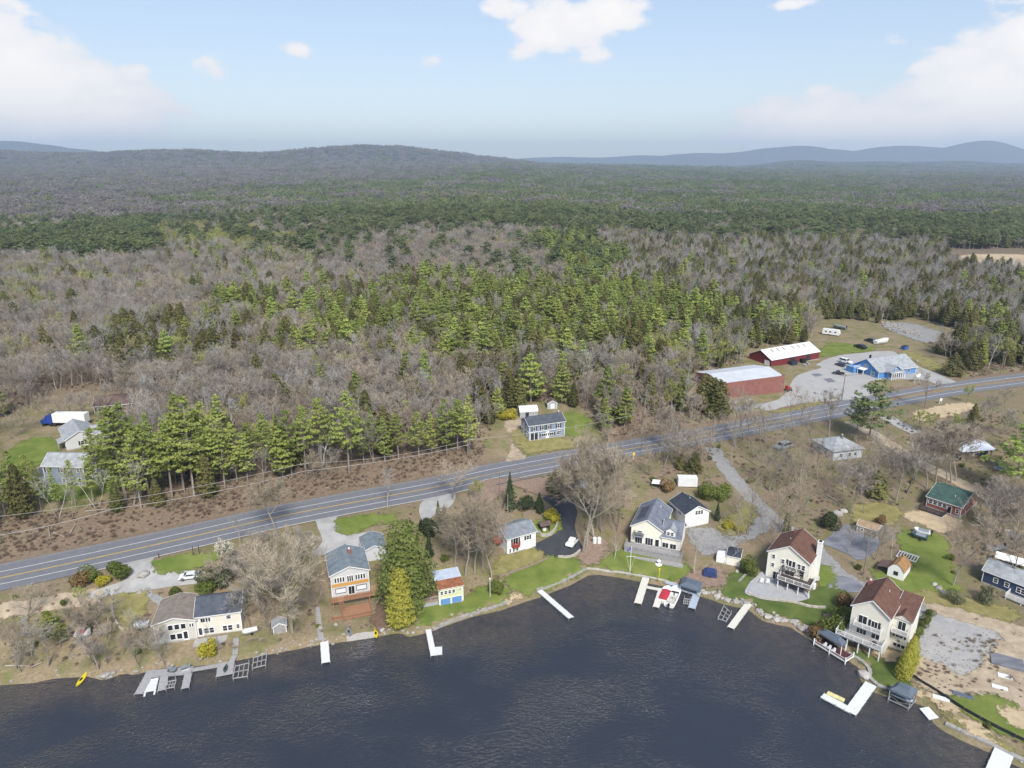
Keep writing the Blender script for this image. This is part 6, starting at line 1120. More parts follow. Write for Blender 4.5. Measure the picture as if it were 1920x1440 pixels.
# loose stones on the shore
rs=np.random.default_rng(9); sp_=smooth_line(SHORE,.42); keep=[]
ppx,ppy=proj(sp_[:,0],sp_[:,1],0); m=MB(); big=[]
for (x,y),px_ in zip(sp_,ppx):
    if px_<-60 or px_>1960: continue
    dens=.35 if px_<480 else .9 if px_<800 else .25 if px_<1005 else 0 if px_<1300 else 1.6 if px_<1540 else .35 if px_<1700 else .12 if px_<1770 else .3
    for _ in range(rs.poisson(dens)):
        r=rs.uniform(.12,.42)*(1.5 if 1310<px_<1540 else 1); a=rs.uniform(0,6.28); d=rs.normal()*.45; X_,Y_=x+d*math.cos(a),y+d*math.sin(a)+.15; m.ico((X_,Y_,max(gz(X_,Y_),-.25)+r*.2),r,r*rs.uniform(.7,1.2),r*rs.uniform(.5,.8),1,.18)
o=structure('shore_stones',m.mesh('shore_stones',M('stone_grey')),'stuff'); o['label']='grey stones lying along the water line'; o['category']='stones'
for i,(bx,by,s) in enumerate([(198,1268,.9),(212,1262,.6),(1322,1113,.7),(1345,1119,.8),(1362,1127,.8),(1378,1130,.7),(1396,1131,.9),(1440,1158,.9),(1455,1163,1.0),(1470,1165,.8),(1488,1168,.9),(1505,1181,1.0),(1620,1268,1.3),(1570,965,1.4),(1582,960,1.1),(1562,972,1.0),(1390,1064,.7),(1382,1072,.6),(1760,1104,.9),(1768,1112,.8),(1752,1097,.7),(600,1176,.6),(630,1172,.5),(717,1182,.6),(262,1112,.6),(270,1079,1.3)]):
    b=gp(bx,by); mm=MB(); mm.ico((0,0,s*.25),s,s*.75,s*.55,2,.14); lab='grey boulder set along the stone shore of the bay' if i<13 else 'grey boulder lying in the grass or drive'
    if i==12: lab='flat boulder alone in the brown shallows by the curved sea wall'
    if i==25: lab='large boulder in the mouth of the concrete driveway'
    o=thing('boulder',lab,'boulder',(b[0],b[1],b[2]),random.uniform(0,3),None if i in (12,25) else 'boulders along the shore' if i<12 else 'boulders on the lots',mm.mesh('boulder',M('stone_grey')))
# ---------------------------------------------------------------- docks
def seg(a,b,z=.5):
    A=Vector(wp(*a,z)); B=Vector(wp(*b,z)); d=B-A; return A,B,d.length,math.atan2(d.y,d.x)
def dock_run(o,ox,oy,ang,L,w,mt,z=.0,legs=True,sec=2.4,first=True):
    """walkway on posts in the frame of o: sections are parts"""
    c,s=math.cos(ang),math.sin(ang); n=max(1,round(L/sec)); l=L/n
    m=MB(); k=max(3,int(l/.2))
    for i in range(k): m.box(l*i/k+.008,l*(i+1)/k-.008,-w/2,w/2,-.045,0)
    m.box(.01,l-.01,-w/2,-w/2+.08,-.2,-.05); m.box(.01,l-.01,w/2-.08,w/2,-.2,-.05); me=m.mesh('deck_section',M(mt))
    for i in range(n): ob('deck_section',me,o,(ox+c*l*i,oy+s*l*i,z),ang)
    if legs:
        q=MB(); q.tube([(0,0,-2.2),(0,0,.25)],.04,6); q=q.mesh('dock_post',M('aluminium'))
        for i in range(n+1):
            for sd in (-1,1): ob('dock_post',q,o,(ox+c*l*i-s*sd*(w/2+.05),oy+s*l*i+c*sd*(w/2+.05),z-.02))
def dock(label,runs,mt,z=.5,name='dock',cat='dock'):
    A,_,_,_=seg(runs[0][0],runs[0][1],z); o=thing(name,label,cat,tuple(A))
    for i,r in enumerate(runs):
        a,b,L,an=seg(r[0],r[1],z); dock_run(o,a.x-A.x,a.y-A.y,an,L,r[2],mt,-.012*i)
    return o
dock('short wide white dock below the huge spreading bare tree',[((608,1203),(611,1242),1.55)],'dock_white'); dock('white L-shaped dock below the tall cedars',[((803,1180),(813,1229),1.1),((815,1220),(829,1219),2.2)],'dock_white')
dock('long narrow white dock reaching into the bay centre',[((1012,1107),(1071,1158),1.25)],'dock_white'); dock('cream U-shaped dock with two fingers beside the red covered boat',[((1211,1083),(1196,1131),1.6),((1213,1100),(1243,1106),.8),((1241,1103),(1230,1138),1.35)],'dock_cream')
dock('cream straight dock below the cream three storey house',[((1404,1131),(1370,1177),1.4)],'dock_cream'); dock('wide white L-shaped dock at lower right of the bay',[((1633,1282),(1594,1336),1.9),((1598,1333),(1542,1303),1.4)],'dock_white'); dock('wide white dock cut by the bottom right corner',[((1885,1404),(1858,1470),2.6)],'dock_white')
dock('grey weathered dock with three fingers before the beige house',[((272,1264),(360,1256),2.0),((281,1262),(260,1301),1.5),((308,1268),(303,1294),1.4),((353,1262),(347,1290),1.3),((360,1255),(412,1246),.9)],'dock_grey')
dock('grey square swim platform carrying a dark canoe',[((441,1226),(434,1242),1.0),((424,1241),(421,1266),2.9)],'dock_grey')
dock('blue-grey dock with canopy beside the white motorboat',[((1249,1090),(1279,1101),1.3),((1278,1100),(1312,1111),2.6),((1308,1108),(1297,1140),1.5)],'dock_blue_grey')
def frame_dock(label,pts,z=.5):
    P=[Vector(wp(*p,z)) for p in pts]; c=sum(P,Vector())/4; o=thing('lift_frame',label,'boat lift',tuple(c)); P=[p-c for p in P]
    m=MB(); [m.beam(P[i],P[(i+1)%4],.14) for i in range(4)]; ob('frame',m.mesh('frame',M('dock_grey')),o)
    for f in (.33,.66): m=MB(); m.beam(P[0].lerp(P[1],f),P[3].lerp(P[2],f),.12); ob('crossbar',m.mesh('crossbar',M('dock_grey')),o)
    m=MB(); m.beam(P[0].lerp(P[3],.5),P[1].lerp(P[2],.5),.12); ob('crossbar',m.mesh('crossbar',M('dock_grey')),o)
    for p in P: m=MB(); m.tube([p-Vector((0,0,2)),p+Vector((0,0,.7))],.06,6); ob('leg',m.mesh('leg',M('dock_grey')),o)
frame_dock('weathered open lift frame right of the swim platform',[(441,1249),(467,1243),(464,1268),(437,1272)]); frame_dock('second open lift frame nearest the gravel shore',[(476,1233),(500,1226),(498,1247),(473,1253)]); frame_dock('small lift frame between fingers of the grey dock',[(315,1278),(330,1275),(327,1288),(311,1291)]); frame_dock('pale half sunk frame left of the cream straight dock',[(1346,1160),(1357,1136),(1371,1150),(1362,1165)],.25); frame_dock('small wooden frame inside the blue-grey dock',[(1283,1122),(1294,1124),(1292,1133),(1281,1131)],.3)
# ---------------------------------------------------------------- boats
def hull_mb(L,W,H,bow=.32,n=10,stern=.92,thick=0):
    """lofted hull, bow towards +x, origin amidships at the water line; returns shell and the gunwale outline"""
    m=MB(); secs=[]; 
    for i in range(n+1):
        t=i/n; x=-L/2+L*t; f=1 if t<1-bow else math.sqrt(max(0,1-((t-1+bow)/bow)**2)); f=max(f*(stern+(1-stern)*min(1,t*3)),.03); w=W/2*f; z1=H*(.72+.28*t*t); z0=-.25+.35*max(0,(t-.75)/.25)**2
        secs.append([(x,-w,z1),(x,-w*.93,z1*.45),(x,-w*.55,z0*.7),(x,0,z0),(x,w*.55,z0*.7),(x,w*.93,z1*.45),(x,w,z1)])
    vs=[p for s in secs for p in s]; k=7; fs=[(i*k+j,i*k+j+1,(i+1)*k+j+1,(i+1)*k+j) for i in range(n) for j in range(k-1)]+[tuple(range(k))]
    m.add(vs,fs); return m,secs
def boat(label,a,b,W,H,hullm,deckm,cover=None,z=0.0,outboard=True,screen=True,name='motorboat',ground=False,L=None,cat='boat'):
    """a bow point, b stern point in the photograph"""
    if ground: A=Vector(gp(*a)); B=Vector(gp(*b)); 
    else: A=Vector(wp(*a,z)); B=Vector(wp(*b,z))
    d=A-B; LL=L or d.length; c=(A+B)/2; c.z=(c.z+.55) if ground else z; o=thing(name,label,cat,tuple(c),math.atan2(d.y,d.x))
    m,secs=hull_mb(LL,W,H); ob('hull',m.mesh('hull',M(hullm)),o)
    # deck rim with open cockpit
    m=MB(); n=len(secs)-1
    for i in range(n):
        for s,sg in ((0,1),(6,-1)):
            p,q=Vector(secs[i][s]),Vector(secs[i+1][s]); m.slab([p,q,q+Vector((0,sg*min(.3,abs(q.y))*1.0,.02)),p+Vector((0,sg*min(.3,abs(p.y)),.02))],.06)
    x=[Vector(s[0]) for s in secs]; y_=[Vector(s[6]) for s in secs]
    for i in range(n-3,n): m.slab([x[i]+Vector((0,0,.03)),x[i+1]+Vector((0,0,.03)),y_[i+1]+Vector((0,0,.03)),y_[i]+Vector((0,0,.03))],.05)
    m.slab([x[0]+Vector((0,0,.03)),x[1]+Vector((0,0,.03)),y_[1]+Vector((0,0,.03)),y_[0]+Vector((0,0,.03))],.05); ob('gunwale',m.mesh('gunwale',M(hullm)),o)
    if cover:
        m=MB(); V=[]; F=[]; 
        for i in range(1,n-2):
            w=abs(secs[i][6][1])-.12; zz=secs[i][6][2]; V+=[(secs[i][0][0],-w,zz+.05),(secs[i][0][0],-w*.5,zz+.22),(secs[i][0][0],0,zz+.28),(secs[i][0][0],w*.5,zz+.22),(secs[i][0][0],w,zz+.05)]
        k=len(V)//5; F=[(i*5+j,i*5+j+1,(i+1)*5+j+1,(i+1)*5+j) for i in range(k-1) for j in range(4)]+[tuple(range(5)),tuple(range(5*k-5,5*k))]; m.add(V,F); ob('cover',m.mesh('cover',M(cover)),o)
    else:
        m=MB(); m.box(-LL*.42,LL*.2,-W*.36,W*.36,.08,.16); ob('floor',m.mesh('floor',M('seat_cream')),o)
        for sx in (-.36,-.12): m=MB(); m.box(LL*sx,LL*sx+.55,-W*.34,W*.34 if sx<-.3 else -.1,.17,.55); m.box(LL*sx-.02,LL*sx+.12,-W*.34,W*.34 if sx<-.3 else -.1,.55,.85); ob('seat',m.mesh('seat',M('seat_cream')),o)
        m=MB(); m.box(-LL*.12,-LL*.12+.5,.15,.75,.17,.6); ob('seat',m.mesh('seat',M('seat_cream')),o); m=MB(); m.box(LL*.06,LL*.14,-W*.33,-.2,.17,.8); m.box(LL*.06,LL*.14,.2,W*.33,.17,.8); ob('console',m.mesh('console',M('gelcoat_white')),o)
    if screen and not cover: m=MB(); m.slab([(LL*.13,-W*.42,H),(LL*.13,W*.42,H),(LL*.06,W*.40,H+.42),(LL*.06,-W*.40,H+.42)],.04); ob('windscreen',m.mesh('windscreen',M('glass_dark')),o)
    if outboard: m=MB(); m.box(-LL/2-.55,-LL/2-.1,-.2,.2,H*.7,H*.7+.55); m.box(-LL/2-.42,-LL/2-.24,-.09,.09,-.4,H*.7); m.box(-LL/2-.14,-LL/2+.02,-.14,.14,H*.45,H*.75); ob('outboard',m.mesh('outboard',M('rubber')),o)
    if ground:
        m=MB(); [m.beam((-LL*.45,s*W*.25,-.32),(LL*.62 if s==0 else LL*.3,s*W*.25*(s!=0),-.32),.08) for s in (-1,1)]; m.beam((LL*.2,0,-.32),(LL*.7,0,-.3),.08); m.beam((-LL*.1,-W*.5,-.34),(-LL*.1,W*.5,-.34),.09); ob('trailer',m.mesh('trailer',M('metal_grey')),o)
        for s in (-1,1): m=MB(); m.tube([(-LL*.1,s*W*.48,-.3),(-LL*.1,s*W*.56,-.3)],.28,12); ob('wheel',m.mesh('wheel',M('rubber')),o)
    return o
boat('white motorboat with flat red cockpit cover in the U-shaped dock',(1254,1103),(1240,1131),2.2,.75,'gelcoat_white','gelcoat_white','boat_red',outboard=False)
boat('white open motorboat with black outboard moored outside the U-shaped dock',(1270,1103),(1254,1139),2.5,.8,'gelcoat_white','gelcoat_white')
boat('dark green covered boat on a trailer on the lawn',(1707,1006),(1738,1015),2.0,.9,'boat_green','boat_green','boat_grey',ground=True,outboard=False); boat('white boat on a trailer behind the dark green boat',(1712,999),(1743,1006),2.0,.9,'gelcoat_white','gelcoat_white','boat_grey',ground=True)
boat('grey boat parked behind the navy bungalow',(1848,1036),(1880,1031),2.0,.9,'boat_grey','boat_grey',ground=True); boat('white boat on trailer at the right edge by the trees',(1884,1003),(1912,1015),2.2,1.0,'gelcoat_white','gelcoat_white','boat_grey',ground=True)
boat('white and red runabout stored on the brown slope at far left',(172,1192),(143,1196),2.0,.9,'gelcoat_white','gelcoat_white','red_paint',ground=True,outboard=False); boat('small upturned white dinghy at the end of the beige house',(455,1192),(483,1184),1.3,.5,'gelcoat_white','gelcoat_white','gelcoat_white',ground=True,outboard=False,name='dinghy')
boat('white covered boat beside the beige house left corner',(252,1181),(280,1176),1.9,.8,'gelcoat_white','gelcoat_white','dock_white',ground=True,outboard=False); boat('white shrink wrapped boat behind the blue shop',(1664,643),(1640,646),2.6,1.9,'gelcoat_white','gelcoat_white','gelcoat_white',ground=True,outboard=False); boat('grey pontoon boat parked by the white caravan',(1562,614),(1586,618),2.4,1.2,'boat_grey','boat_grey','boat_grey',ground=True)
def kayak(label,a,b,mt,W=.75,z=0.05,name='kayak',tilt=0):
    A=Vector(wp(*a,z)); B=Vector(wp(*b,z)); d=A-B; L=d.length; o=thing(name,label,'kayak' if name=='kayak' else 'canoe',tuple((A+B)/2),math.atan2(d.y,d.x)); m=MB(); V=[]; n=10
    for i in range(n+1):
        t=i/n; w=W/2*max(math.sin(math.pi*t)**.6,.04); x=-L/2+L*t; up=.12*(2*t-1)**4; V+=[(x,-w,.16+up),(x,-w*.7,.0+up),(x,w*.7,.0+up),(x,w,.16+up),(x,w*.45,.30+up),(x,-w*.45,.30+up)]
    m.add(V,[(i*6+j,i*6+(j+1)%6,(i+1)*6+(j+1)%6,(i+1)*6+j) for i in range(n) for j in range(6)]+[tuple(range(6)),tuple(range(6*n,6*n+6))]); ob('hull',m.mesh('hull',M(mt)),o)
    m=MB(); m.prism([(.5*math.cos(k)-.1,W*.24*math.sin(k)) for k in np.linspace(0,6.28,9)[:-1]],.29,.33,'z'); ob('cockpit',m.mesh('cockpit',M('rubber')),o); return o
kayak('bright yellow kayak floating off the left shore',(163,1262),(143,1289),'plastic_yellow',.95); kayak('yellow kayak propped on the sea wall right of the short dock',(703,1180),(706,1198),'plastic_yellow',.9,.4); kayak('grey canoe lying on the shore left of the concrete slab wall',(652,1178),(656,1194),'boat_grey',1.0,.7,name='canoe'); kayak('dark canoe lying on the grey swim platform',(425,1247),(421,1262),'boat_green',.8,.55,name='canoe')
A,B,L,an=seg((287,1274),(281,1298),.25); o=thing('boat_float','white drive-on float with rollers between dock fingers','float',tuple(A),an); [ob('roller',(lambda q:(q.box(L*i/5,L*(i+.75)/5,-.9,.9,0,.18),q)[1])(MB()).mesh('roller',M('dock_white')),o) for i in range(5)]; m=MB(); m.box(-.2,L+.7,-.95,-.65,-.15,.0); m.box(-.2,L+.7,.65,.95,-.15,.0); ob('pontoon',m.mesh('pontoon',M('dock_white')),o)
A,B,L,an=seg((1551,1299),(1583,1314),.45); o=thing('swim_float','pale yellow foam float tied inside the L-shaped dock','float',tuple(A),an); [ob('section',(lambda q:(q.box(L*i/3+.02,L*(i+1)/3-.02,-.45,.45,-.25,.15),q)[1])(MB()).mesh('section',M('float_yellow')),o) for i in range(3)]
P=[Vector(wp(*p,.35)) for p in ((1724,1328),(1741,1325),(1760,1345),(1742,1349))]; c=sum(P,Vector())/4; o=thing('swim_raft','white square swim raft floating beside the small beach','raft',tuple(c)); m=MB(); m.slab([p-c for p in P],.12); ob('deck',m.mesh('deck',M('dock_white')),o); m=MB(); m.slab([(p-c)*.9-Vector((0,0,.13)) for p in P],.3); ob('float',m.mesh('float',M('boat_grey')),o)
for i,(a,b,l,mt) in enumerate((((331,1259),(317,1257),'dark covered watercraft parked on the grey dock','boat_green'),((357,1252),(341,1257),'white watercraft parked on the grey dock','gelcoat_white'))):
    A=Vector(wp(*a,.5)); B=Vector(wp(*b,.5)); d=A-B; o=thing('watercraft',l,'jet ski',tuple((A+B)/2),math.atan2(d.y,d.x)); m,_=hull_mb(d.length,1.1,.45); ob('hull',m.mesh('hull',M(mt)),o); m=MB(); m.box(-.9,.3,-.22,.22,.4,.75); m.box(.3,.75,-.3,.3,.4,.85); ob('seat',m.mesh('seat',M('boat_grey')),o); m=MB(); m.beam((.4,-.38,.98),(.4,.38,.98),.06); ob('handlebar',m.mesh('handlebar',M('rubber')),o)
def canopy(o,P,z,rise,mt,posts=True,skirt=.35,pm='white_trim'):
    """soft roof over four corners P in the frame of o"""
    c=sum(P,Vector())/4; k=[p.lerp(c,.45)+Vector((0,0,z+rise)) for p in P]; e=[p+Vector((0,0,z)) for p in P]; m=MB()
    for i in range(4): j=(i+1)%4; m.slab([e[i],e[j],k[j],k[i]],.05); m.slab([e[i],e[j],e[j]-Vector((0,0,skirt)),e[i]-Vector((0,0,skirt))],.03)
    m.slab(k,.05); m.beam(k[0].lerp(k[3],.5)+Vector((0,0,.06)),k[1].lerp(k[2],.5)+Vector((0,0,.06)),.35,.08); ob('canopy',m.mesh('canopy',M(mt)),o)
    if posts:
        for p in P: q=MB(); q.box(-.06,.06,-.06,.06,-1.8,z); ob('canopy_post',q.mesh('canopy_post',M(pm)),o,tuple(p*.97))
P=[Vector(wp(*p,.6)) for p in ((1526,1204),(1585,1240),(1600,1230),(1539,1193))]; c=sum(P,Vector())/4; o=thing('party_dock','dark red decked platform with blue-grey canopy and white rails','dock',tuple(c)); P=[p-c for p in P]; m=MB(); m.slab(P,.25); ob('deck',m.mesh('deck',M('dock_maroon')),o)
m=MB(); [m.beam(P[i]+Vector((0,0,h)),P[j]+Vector((0,0,h)),.07) for i,j in ((0,1),(1,2),(3,0)) for h in (.05,.5)]; [m.beam(P[i]+Vector((0,0,-.14)),P[j]+Vector((0,0,-.14)),.1,.2) for i,j in ((0,1),(1,2),(3,0))]; ob('railing',m.mesh('railing',M('white_trim')),o)
for f in np.linspace(0,1,3): q=MB(); q.box(-.09,.09,-.09,.09,-1.5,.8); ob('rail_post',q.mesh('rail_post',M('white_trim')),o,tuple(P[0].lerp(P[1],f)))
for p in (P[2],P[3]): q=MB(); q.box(-.09,.09,-.09,.09,-1.5,.8); ob('rail_post',q.mesh('rail_post',M('white_trim')),o,tuple(p))
a=P[0].lerp(P[1],.0).lerp(P[3].lerp(P[2],.0),.3); b=P[0].lerp(P[1],.78).lerp(P[3].lerp(P[2],.78),.3); canopy(o,[a,b,P[3].lerp(P[2],.76),P[3].lerp(P[2],.06)],2.1,.6,'canopy_blue',pm='white_trim')
def chair(label,loc,rz,mt,group=None):
    o=thing('lounge_chair',label,'chair',loc,rz,group); m=MB(); m.slab([(-.3,-.3,.38),(.3,-.3,.38),(.3,.3,.28),(-.3,.3,.28)],.05); ob('seat',m.mesh('seat',M(mt)),o); m=MB(); m.slab([(-.28,.28,.28),(.28,.28,.28),(.3,.6,1.0),(-.3,.6,1.0)],.05); ob('backrest',m.mesh('backrest',M(mt)),o)
    for s in (-1,1): m=MB(); m.box(s*.38-.06,s*.38+.06,-.35,.4,.52,.57); m.box(s*.36-.03,s*.36+.03,-.32,-.24,0,.52); m.box(s*.36-.03,s*.36+.03,.25,.33,0,.52); ob('armrest',m.mesh('armrest',M(mt)),o)
    return o
dirw=math.atan2((P[1]-P[0]).y,(P[1]-P[0]).x)
for f,l in ((.3,'left'),(.44,'middle'),(.58,'right')): q=P[0].lerp(P[1],f).lerp(P[3].lerp(P[2],f),.2)+c; chair(l+' one of three small white chairs on the dark red deck',tuple(q),dirw,'dock_white','white chairs on the red dock').scale=(.75,.75,.75)
b=gp(1432,1095); chair('left white Adirondack style chair on the grey stone terrace',(b[0]-.5,b[1],b[2]+.2),-.5,'dock_white'); chair('right white Adirondack style chair on the grey stone terrace',(b[0]+.7,b[1]-.3,b[2]+.2),-.5,'dock_white')
# covered boat lift and boathouse canopy
P=[Vector(wp(*p,0)) for p in ((1664,1315),(1703,1333),(1716,1317),(1677,1302))]; c=sum(P,Vector())/4; o=thing('boat_lift','boat lift with blue-grey canopy standing in the lower right bay','boat lift',tuple(c)); P=[p-c for p in P]; canopy(o,P,2.6,.7,'canopy_blue',pm='aluminium'); m=MB(); [m.beam(P[i]+Vector((0,0,.5)),P[(i+1)%4]+Vector((0,0,.5)),.16) for i in range(4)]; [m.beam(P[0]+Vector((0,0,.2)),P[1].lerp(P[2],.4)+Vector((0,0,.6)),.07),m.beam(P[1]+Vector((0,0,.2)),P[0].lerp(P[3],.4)+Vector((0,0,.6)),.07)]; ob('frame',m.mesh('frame',M('aluminium')),o)
q=P[0].lerp(P[1],.5); q2=P[3].lerp(P[2],.5); o2=thing('motorboat','blue-grey motorboat hoisted under the lift canopy','boat',(c.x,c.y,1.0),math.atan2((P[1]-P[0]).y,(P[1]-P[0]).x)); m,_=hull_mb((P[1]-P[0]).length*1.0,1.9,.7); ob('hull',m.mesh('hull',M('dock_blue_grey')),o2); m=MB(); m.box(-2.2,1.2,-.7,.7,.6,.75); ob('cover',m.mesh('cover',M('canopy_blue')),o2)
P=[Vector(wp(*p,.5)) for p in ((1274,1108),(1311,1120),(1316,1103),(1281,1092))]; c=sum(P,Vector())/4; o=thing('boat_canopy','dark blue canopy over the blue-grey dock at the shore','canopy',tuple(c)); canopy(o,[p-c for p in P],1.5,.6,'canopy_blue',pm='dock_blue_grey')
o2=thing('motorboat','dark covered boat sheltered beneath the dark blue canopy','boat',(c.x,c.y-.3,.8),-.3); m,_=hull_mb(4.2,1.7,.5); ob('hull',m.mesh('hull',M('boat_grey')),o2); m=MB(); m.box(-1.6,.9,-.6,.6,.45,.7); ob('cover',m.mesh('cover',M('navy_tarp')),o2)
# ---------------------------------------------------------------- vehicles
def car(label,a,b,mt,kind='suv',name=None,L=None,cat='car'):
    """a front point, b rear point on the ground in the photograph"""
    A=Vector(gp(*a)); B=Vector(gp(*b)); d=A-B; L=L or d.length; k=L/4.6; c=(A+B)/2; o=thing(name or 'parked_car',label,cat,(c.x,c.y,max(A.z,B.z)+.1),math.atan2(d.y,d.x)); w=.92*k
    lower=[(-2.3,.35),(-2.32,.75),(-2.2,.95),(1.0,1.0),(2.1,.86),(2.3,.7),(2.3,.35)]
    top={'suv':[(-2.15,.97),(-2.0,1.55),(-1.7,1.66),(.2,1.66),(.55,1.58),(1.15,1.0)],'sedan':[(-1.7,.97),(-1.1,1.38),(-.7,1.45),(.2,1.45),(.5,1.38),(1.15,1.0)],'pickup':[(-.55,.97),(-.45,1.6),(-.2,1.7),(.55,1.7),(.75,1.62),(1.2,1.0)]}[kind]
    def loft(prof,wl,wt):
        zmin=min(p[1] for p in prof); zmax=max(p[1] for p in prof); m=MB(); ww=lambda z:(wl+(wt-wl)*(z-zmin)/(zmax-zmin))
        n=len(prof); V=[(p[0]*k,-ww(p[1]),p[1]*k) for p in prof]+[(p[0]*k,ww(p[1]),p[1]*k) for p in prof]; return m.add(V,[tuple(range(n)),tuple(reversed(range(n,2*n)))]+[(i,n+i,n+(i+1)%n,(i+1)%n) for i in range(n)])
    ob('body',loft(lower,w,w*.95).mesh('body',M(mt)),o); ob('cabin',loft(top,w*.94,w*.76).mesh('cabin',M(mt)),o)
    zt=max(p[1] for p in top); xs=[p[0] for p in top]; x0,x1=top[1][0],top[-2][0]
    for s in (-1,1): m=MB(); m.slab([((x0+.1)*k,s*w*.80,(zt-.1)*k),((x1-.02)*k,s*w*.80,(zt-.1)*k),((x1+.35)*k,s*w*.955,1.02*k),((x0-.05)*k,s*w*.955,1.02*k)],.05); ob('side_window',m.mesh('side_window',M('glass_dark')),o)
    m=MB(); m.slab([((top[-2][0]+.08)*k,-w*.74,(top[-2][1]-.04)*k),((top[-2][0]+.08)*k,w*.74,(top[-2][1]-.04)*k),((top[-1][0]-.02)*k,w*.86,1.04*k),((top[-1][0]-.02)*k,-w*.86,1.04*k)],.04); ob('windscreen',m.mesh('windscreen',M('glass_dark')),o)
    if kind=='pickup': m=MB(); m.box(-2.2*k,-.65*k,-w*.8,w*.8,.98*k,1.0*k); ob('load_bed',m.mesh('load_bed',M('rubber')),o)
    q=MB(); q.tube([(0,-.11,0),(0,.11,0)],.36*k,14); q=q.mesh('wheel',M('rubber')); rm=MB(); rm.tube([(0,-.125,0),(0,.125,0)],.2*k,10); rm=rm.mesh('rim',M('aluminium'))
    for x in (-1.4,1.4):
        for s in (-1,1): ob('rim',rm,ob('wheel',q,o,(x*k,s*(w-.06),.36*k)))
    for s in (-1,1): m=MB(); m.box(2.24*k,2.34*k,s*w*.75-.15,s*w*.75+.15,.62*k,.76*k); ob('headlight',m.mesh('headlight',M('aluminium')),o)
    return o
car('white car parked on the concrete driveway beside the dark shrubs',(336,1087),(375,1084),'car_white','sedan'); car('white car with roof parked beside the blue shop',(1596,684),(1574,678),'car_white','suv'); car('dark blue car parked next to the white car at the shop',(1567,684),(1583,689),'car_navy','suv'); car('black pickup truck parked on the gravel before the blue shop',(1561,701),(1583,704),'car_black','pickup','pickup_truck',cat='truck')
car('black car parked on the grass behind the blue shop',(1604,650),(1622,656),'car_black','sedan'); car('black sport utility car beside the wrapped boat',(1622,639),(1639,643),'car_black','suv'); car('grey car parked beside the hip roofed bungalow',(1455,845),(1480,838),'boat_grey','suv'); car('dark car half hidden by pines near the silver roofed shed',(1862,880),(1890,886),'boat_grey','sedan')
A=Vector(gp(1570,630)); B=Vector(gp(1547,627)); d=A-B; o=thing('caravan','white travel trailer parked at the far end of the grass','caravan',tuple((A+B)/2),math.atan2(d.y,d.x)); L=8.0; m=MB(); m.prism([(-L/2,.5),(L/2-.3,.5),(L/2,1.2),(L/2-.5,2.8),(L/2-1,3.0),(-L/2,3.0)],-1.2,1.2,'y'); ob('body',m.mesh('body',M('gelcoat_white')),o)
for x in (-2.8,-.8,1.6): m=MB(); m.box(x,x+.8,-1.24,-1.19,1.5,2.2); ob('window',m.mesh('window',M('glass_dark')),o)
m=MB(); m.box(.5,1.2,-1.24,-1.19,.7,2.5); ob('door',m.mesh('door',M('blind_white')),o); q=MB(); q.tube([(0,-1.25,0),(0,1.25,0)],.36,12); ob('wheel',q.mesh('wheel',M('rubber')),o,(-.4,0,.36)); ob('wheel',q.mesh('wheel',M('rubber')),o,(-1.3,0,.36))
A=Vector(gp(82,797)); B=Vector(gp(166,798)); d=A-B; o=thing('semi_truck','blue lorry cab with long white box trailer behind the grey house','truck',(A.x,A.y,max(A.z,B.z)+.05),math.atan2(d.y,d.x)); L=d.length; m=MB(); m.prism([(-3.6,.9),(0,.9),(.0,1.9),(-1.3,2.1),(-1.7,3.3),(-3.6,3.7)],-1.2,1.2,'y'); ob('cab',m.mesh('cab',M('truck_blue')),o); m=MB(); m.slab([(-1.28,-1.0,2.15),(-1.28,1.0,2.15),(-1.66,.95,3.2),(-1.66,-.95,3.2)],.06); ob('windscreen',m.mesh('windscreen',M('glass_dark')),o); m=MB(); m.box(-L,-3.9,-1.3,1.3,1.2,4.0); ob('trailer',m.mesh('trailer',M('gelcoat_white')),o)
q=MB(); q.tube([(0,-1.25,0),(0,1.25,0)],.5,12); q=q.mesh('wheel',M('rubber')); [ob('wheel',q,o,(x,0,.5)) for x in (-.8,-3.0,-4.2,-L+2.6,-L+1.4)]
b=gp(1478,733); o=thing('tractor','small red tractor at the corner of the brick building','tractor',b,.6); m=MB(); m.box(-1.4,1.3,-.5,.5,.7,1.3); m.box(-1.3,-.3,-.65,.65,1.3,2.2); ob('body',m.mesh('body',M('tractor_red')),o); [ob('wheel',(lambda q:(q.tube([(x,y-.15,r),(x,y+.15,r)],r,12),q)[1])(MB()).mesh('wheel',M('rubber')),o) for x,r in ((-.8,.65),(.9,.4)) for y in (-.7,.7)]
for bx,by,l,w,mt in ((1487,684,'dark blue skip against the barn wall',3.2,'car_navy'),(1526,673,'bright blue skip at the right end of the barn',2.4,'bin_blue'),(1696,655,'bright blue cube tank on the grass behind the shop',2.6,'bin_blue'),(1505,680,'dark skip in front of the barn middle',2.0,'rubber')):
    b=gp(bx,by); o=thing('skip',l,'skip',b,.5); m=MB(); m.prism([(-w/2,.1),(w/2,.1),(w/2+.2,1.6),(-w/2-.2,1.6)],-.9,.9,'y'); ob('body',m.mesh('body',M(mt)),o); m=MB(); m.box(-w/2-.2,w/2+.2,-.95,.95,1.61,1.7); ob('lid',m.mesh('lid',M('rubber')),o)
